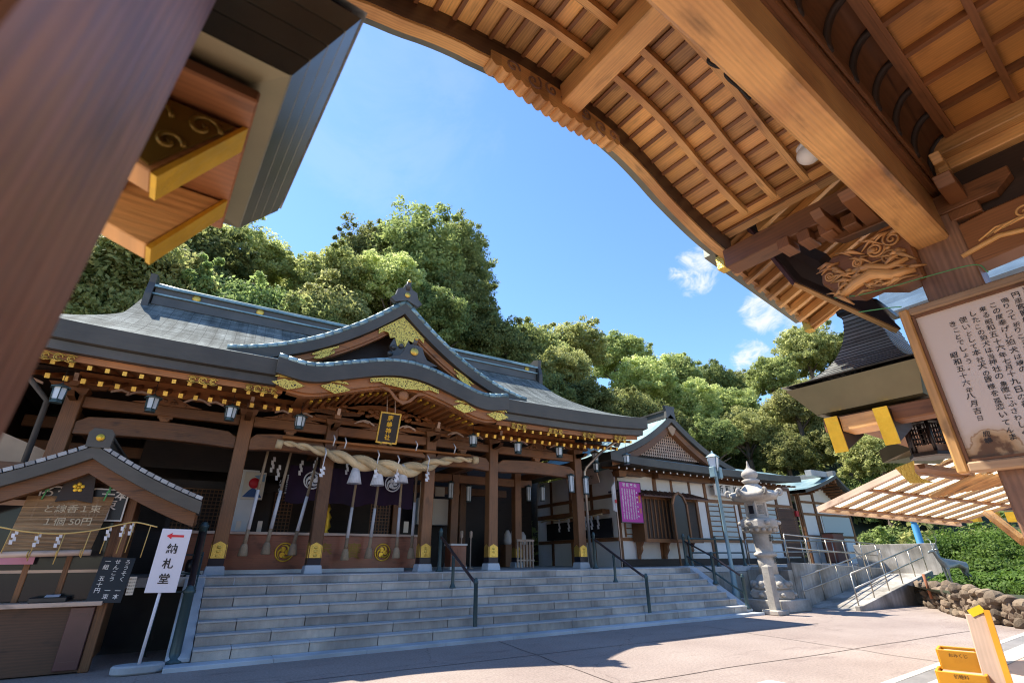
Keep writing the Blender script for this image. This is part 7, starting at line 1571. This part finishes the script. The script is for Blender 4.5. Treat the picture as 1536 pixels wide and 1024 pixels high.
def clump_cloud(R_, H_, k, n, size, seed, cr=(.45, .85), shape='dome'):
    """irregular crown: k leaf clumps scattered through an ellipsoid, denser near its skin"""
    rg = np.random.default_rng(seed); C = []; ph = rg.random(6)*6.28
    while len(C) < k:
        d = rg.normal(size=3); d /= np.linalg.norm(d)
        q = 1-.55*rg.random()**1.4; a = math.atan2(d[1], d[0]); lump = 1+.19*math.sin(3*a+ph[0])*math.cos(2*d[2]+ph[1])+.10*math.sin(5*a+ph[2]+d[2]*4)+.07*rg.normal()
        if shape == 'tall': w = (1-max(0, d[2])*.10)
        else: w = 1
        if d[2] < -.75: continue
        C.append((d[0]*R_*q*lump*w, d[1]*R_*q*lump*w, d[2]*H_*q*lump, rg.uniform(*cr)))
    V = []; per = n//k
    for cx, cy, cz, r in C:
        m = per; d = rg.normal(size=(m, 3)); d /= np.linalg.norm(d, axis=1)[:, None]; rr = r*rg.random(m)[:, None]**.45; p = np.array([cx, cy, cz])+d*rr*np.array([1, 1, .8])
        out = np.array([cx/R_, cy/R_, cz/H_]); nrm = out*.4+d*.4+np.array([0, 0, .45])+rg.normal(size=(m, 3))*.75; nrm /= np.linalg.norm(nrm, axis=1)[:, None]
        t = np.cross(nrm, rg.normal(size=(m, 3))); t /= np.linalg.norm(t, axis=1)[:, None]; bt = np.cross(nrm, t); s = size*(.35+1.3*rg.random(m)**1.5)[:, None]
        V.append(np.stack([p-t*s*.55, p-bt*s*.30, p+t*s*.55, p+bt*s*.30], 1).reshape(-1, 3))
    m = n//7; d = rg.normal(size=(m, 3)); d /= np.linalg.norm(d, axis=1)[:, None]; d[:, 2] = np.abs(d[:, 2])*np.where(rg.random(m) < .25, -.7, 1); p = d*np.array([R_, R_, H_])*(.55+.5*rg.random(m))[:, None]   # stray sprays
    nrm = d+rg.normal(size=(m, 3))*.8; nrm /= np.linalg.norm(nrm, axis=1)[:, None]; t = np.cross(nrm, rg.normal(size=(m, 3))); t /= np.linalg.norm(t, axis=1)[:, None]; bt = np.cross(nrm, t); s = size*(.5+.9*rg.random(m))[:, None]
    V.append(np.stack([p-t*s*.55, p-bt*s*.30, p+t*s*.55, p+bt*s*.30], 1).reshape(-1, 3))
    return np.concatenate(V)
PROTO = {}
def proto(kind, i):
    key = (kind, i)
    if key in PROTO: return PROTO[key]
    sd = {'broad':1,'dark':2,'bright':3,'conifer':4}[kind]*100+i
    if kind == 'conifer': V = clump_cloud(3.0, 5.6, 620, 70000, .17, sd, (.18, .62), 'tall'); m = 'leaf_conifer'
    else: V = clump_cloud(3.2, 2.8, 300, 42000, .20, sd, (.20, .62)); m = {'broad':'leaf','dark':'leaf_dark','bright':'leaf_bright'}[kind]
    PROTO[key] = leaf_mesh('crown', V, m, sd); return PROTO[key]
rt = random.Random(11)
def tree(label, px, py, Y, rad, kind, i=0, dist=None, squash=1., trunk='bark', group='trees on the hillside behind the shrine'):
    top = at_y(px, py, Y) if dist is None else at_d(px, py, dist)
    sx = rad/3.5; H0 = 3.6 if kind != 'conifer' else 6.9; sz = sx*squash; cz = top.z-H0*sz; g = hill_z(top.x, top.y)
    r = thing({'conifer':'cedar_tree'}.get(kind, 'broadleaf_tree'), label, 'tree', (top.x, top.y, g), group)
    c = bpy.data.objects.new('crown', proto(kind, i)); COL.objects.link(c); c.parent = r; c.location = (0, 0, cz-g); c.scale = (sx, sx, sz); c.rotation_euler.z = rt.uniform(0, 6.28)
    b = MB(); h = max(1.0, cz-g); o = r.location.copy(); th = .10+.045*rad; bend = Vector((rt.uniform(-.4,.4), rt.uniform(-.4,.4), 0))
    b.tube([o-Z_*.4, o+bend*.5+Z_*h*.5, o+bend+Z_*(h+sz*1.2)], [th*1.3, th, th*.5], 9)
    for k in range(7):
        a = rt.uniform(0, 6.28); z = h*rt.uniform(.65, 1.0); p = o+bend*.7+Z_*z; e = p+Vector((math.cos(a)*rad*.62, math.sin(a)*rad*.62, rad*rt.uniform(.25,.6))); b.tube([p, p.lerp(e, .5)+Z_*.15, e], [th*.42, th*.3, th*.12], 6)
    b.build('trunk', trunk, r); return r
place = {}
def lab(px, py, w): return w
TREES = [
 # tall cedar-like crown above the hall and its neighbours
 ('tallest tree, rising alone above the front gable of the hall', 630, 296, 27, 4.2, 'conifer', 0),
 ('tall tree shoulder left of the tallest crown', 560, 322, 28, 2.9, 'conifer', 1),
 ('tall tree shoulder right of the tallest crown', 690, 318, 28.5, 3.0, 'conifer', 1),
 ('feathery tall tree filling below the tallest crown on its right', 700, 400, 24, 2.8, 'conifer', 0),
 ('leafy tree just left below the tallest crown', 520, 378, 24, 2.8, 'broad', 0),
 ('pale leafy tree directly behind the left slope of the front gable', 500, 420, 21, 2.2, 'bright', 1),
 ('pale green crown in front of the tallest tree trunk', 590, 385, 23, 2.2, 'bright', 0),
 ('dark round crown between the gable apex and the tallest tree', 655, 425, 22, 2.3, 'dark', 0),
 # left group
 ('tall dark tree at the far left edge behind the blurred post', 170, 335, 21, 3.4, 'broad', 1),
 ('bright-leaved tree beneath the left gold-capped roof', 250, 352, 20.5, 2.6, 'bright', 0),
 ('dark crown right of the left gold-capped roof', 310, 330, 24, 3.2, 'dark', 1),
 ('pale leafy crown against the sky right of the left roof corner', 385, 338, 25, 2.4, 'bright', 1),
 ('grey-green small crown in the sky gap left of the tall trees', 442, 388, 30, 2.4, 'broad', 2),
 ('dark tree over the left part of the hall ridge', 340, 405, 20.5, 2.4, 'dark', 0),
 ('leafy tree over the left end of the hall ridge', 200, 410, 20, 2.2, 'broad', 2),
 ('dense dark tree over the middle of the hall ridge', 410, 420, 20.5, 2.2, 'dark', 2),
 ('low leafy tree above the hall ridge near the gable', 465, 440, 20, 1.7, 'broad', 0),
 ('low tree above the far left roof corner', 130, 440, 20, 2.2, 'dark', 1),
 # right of the tall tree
 ('dark tree right behind the right slope of the front gable', 745, 470, 22, 2.4, 'dark', 1),
 ('round leafy tree on the skyline right of the tall tree', 795, 478, 29, 3.4, 'broad', 1),
 ('yellow-green tree on the skyline in the middle of the hill', 860, 480, 31, 3.2, 'bright', 1),
 ('leafy tree on the skyline above the office gable ridge', 925, 496, 34, 3.6, 'broad', 2),
 ('bright tree below the skyline above the right hall roof', 840, 515, 25, 2.4, 'bright', 0),
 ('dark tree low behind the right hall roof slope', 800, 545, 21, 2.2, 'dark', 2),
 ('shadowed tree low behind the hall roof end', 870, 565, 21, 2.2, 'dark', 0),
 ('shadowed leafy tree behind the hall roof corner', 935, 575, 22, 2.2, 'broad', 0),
 ('pale tree on the hill above the office gable', 960, 530, 28, 3.0, 'bright', 2),
 ('leafy tree on the skyline right of the office gable', 1000, 524, 36, 3.6, 'broad', 1),
 ('far dark tree on the skyline left of the small clouds', 1062, 540, 44, 3.8, 'dark', 1),
 ('grey-green tree on the far skyline under the small cloud', 1105, 552, 46, 3.4, 'broad', 2),
 ('fresh green tree above the office gable apex', 1030, 565, 26, 2.6, 'bright', 0),
 ('broad leafy tree above the street lamp', 1080, 575, 26, 2.8, 'broad', 1),
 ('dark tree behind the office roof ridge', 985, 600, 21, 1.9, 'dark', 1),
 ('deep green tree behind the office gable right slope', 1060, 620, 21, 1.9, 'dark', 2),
 ('feathery light green tree right of the lamp head', 1110, 605, 22, 2.3, 'bright', 1),
 ('big sunlit tree on the right skyline', 1200, 484, 24, 3.4, 'bright', 2),
 ('sunlit tree on the right skyline beside the copper roof', 1270, 492, 21, 3.0, 'broad', 0),
 ('leafy tree under the right skyline left of the copper roof', 1150, 530, 26, 2.6, 'broad', 2),
 ('sunlit tree behind the right copper roof', 1190, 570, 19, 2.3, 'bright', 0),
 ('dense tree right of the annex roof', 1250, 610, 17, 2.2, 'bright', 1),
 ('leafy tree above the annex ridge', 1170, 640, 19.5, 2.0, 'broad', 1),
 ('leafy tree beneath the yellow beam ends', 1300, 640, 14.5, 2.0, 'bright', 2),
 ('shadowed tree beside the annex wall', 1300, 700, 15.5, 2.2, 'dark', 0),
 ('tree seen through the gap left of the calligraphy board', 1375, 600, 13, 2.2, 'broad', 0),
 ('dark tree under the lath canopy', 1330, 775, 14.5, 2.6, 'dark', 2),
 ('glossy tree behind the deer statue', 1440, 785, 10.5, 2.4, 'broad', 1),
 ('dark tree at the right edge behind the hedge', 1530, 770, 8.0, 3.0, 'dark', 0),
]
for lb, px, py, Y, rad, kind, i in TREES: tree(lb, px, py, Y, rad, kind, i, squash=1.0 if kind == 'conifer' else rt.uniform(.85, 1.1))
SKY_X = [0,110,250,330,420,445,490,520,560,630,700,745,757,800,860,930,1000,1090,1130,1200,1290,1400,1600]; SKY_Y = [345,345,340,335,350,390,395,355,325,300,325,390,470,480,482,502,532,550,527,492,492,560,600]
def to_px(p):
    d = Vector(p)-E0; z = d.dot(_f); return (768+FPX*d.dot(_r)/z, 512-FPX*d.dot(_u)/z) if z > .1 else None
nf = 0; rf = random.Random(21)
for k in range(600):
    if nf >= 60: break
    x, y = rf.uniform(-22, 62), rf.uniform(20.5, 46); g = hill_z(x, y)
    if g < .3: continue
    rad = rf.uniform(1.9, 3.2); top = g+rad*1.5+rf.uniform(1.0, 4.0); q = to_px((x, y, top))
    if not q or not (60 < q[0] < 1420) or q[1] < np.interp(q[0], SKY_X, SKY_Y)+12 or q[1] > 640: continue
    tree('leafy tree in the thick of the wooded hillside, merging with its neighbours', q[0], q[1], y, rad, ('broad','bright','broad','dark','bright')[k % 5], k % 3, squash=rf.uniform(.85, 1.1), group='trees merging into the wooded hillside'); nf += 1
# undergrowth carpeting the hillside
rg = np.random.default_rng(5); LB = []
for k in range(900):
    x = rg.uniform(-45, 75); y = rg.uniform(18.5, 60); z = hill_z(x, y)
    if z > -.2: r = rg.uniform(.7, 1.6); LB.append((x, y, z+r*.4, r, r*.8))
for k in range(220):
    x = rg.uniform(26, 55); y = rg.uniform(-6, 19); z = hill_z(x, y)
    if z > -.25: r = rg.uniform(.6, 1.3); LB.append((x, y, z+r*.4, r, r*.8))
V = leaf_cloud(LB, 150000, .34, 99, .5, .3); o = bpy.data.objects.new('hill_undergrowth', leaf_mesh('hill_undergrowth', V, 'leaf', 9)); COL.objects.link(o); tag(o, 'dark leafy undergrowth covering the wooded hillside', 'undergrowth', kind='stuff')
# clipped shrubs behind the rock wall
def shrub(label, c, r, seed, h=.8):
    L = []; q = random.Random(seed)
    for k in range(16): a = q.uniform(0, 6.28); d = q.random()**.5*r*.75; L.append((d*math.cos(a), d*math.sin(a), h*q.uniform(.3,.75), r*q.uniform(.3,.45), h*q.uniform(.25,.4)))
    V = leaf_cloud(L, 9000, .10, seed, .5, .35); s = thing('hedge_shrub', label, 'shrub', c, 'shrubs behind the rock wall'); o = bpy.data.objects.new('crown', leaf_mesh('crown', V, 'leaf_shrub', seed)); COL.objects.link(o); o.parent = s
    b = MB(); c = Vector(c)
    for k in range(5): a = k*1.26; b.tube([c-Z_*.1, c+Vector((math.cos(a)*r*.4, math.sin(a)*r*.4, h*.55))], [.03,.012], 5)
    b.build('stems', 'bark', s)
for k, (px, py, d, r, h, lb) in enumerate(((1455,845,24,1.5,1.7,'low shrub just behind the deer statue'),(1490,858,22,1.5,1.5,'bright shrub beside the deer statue toward the road'),(1528,872,20,1.5,1.3,'dense shrub at the end of the rock wall'),(1500,815,25,1.8,2.0,'tall shrub at the back of the hedge beyond the deer'),(1545,835,23,1.8,1.8,'tall shrub beyond the end of the rock wall'),(1430,800,28,1.8,2.2,'leafy shrub rising behind the deer head'),(1470,790,30,2.0,2.4,'tallest shrub at the back of the hedge'),(1400,830,29,1.4,1.5,'shrub between the ramp end wall and the deer'))):
    p = at_d(px, py, d); h2 = max(.7, p.z-.35); shrub(lb, (p.x, p.y, .30), r, 300+k, h2)
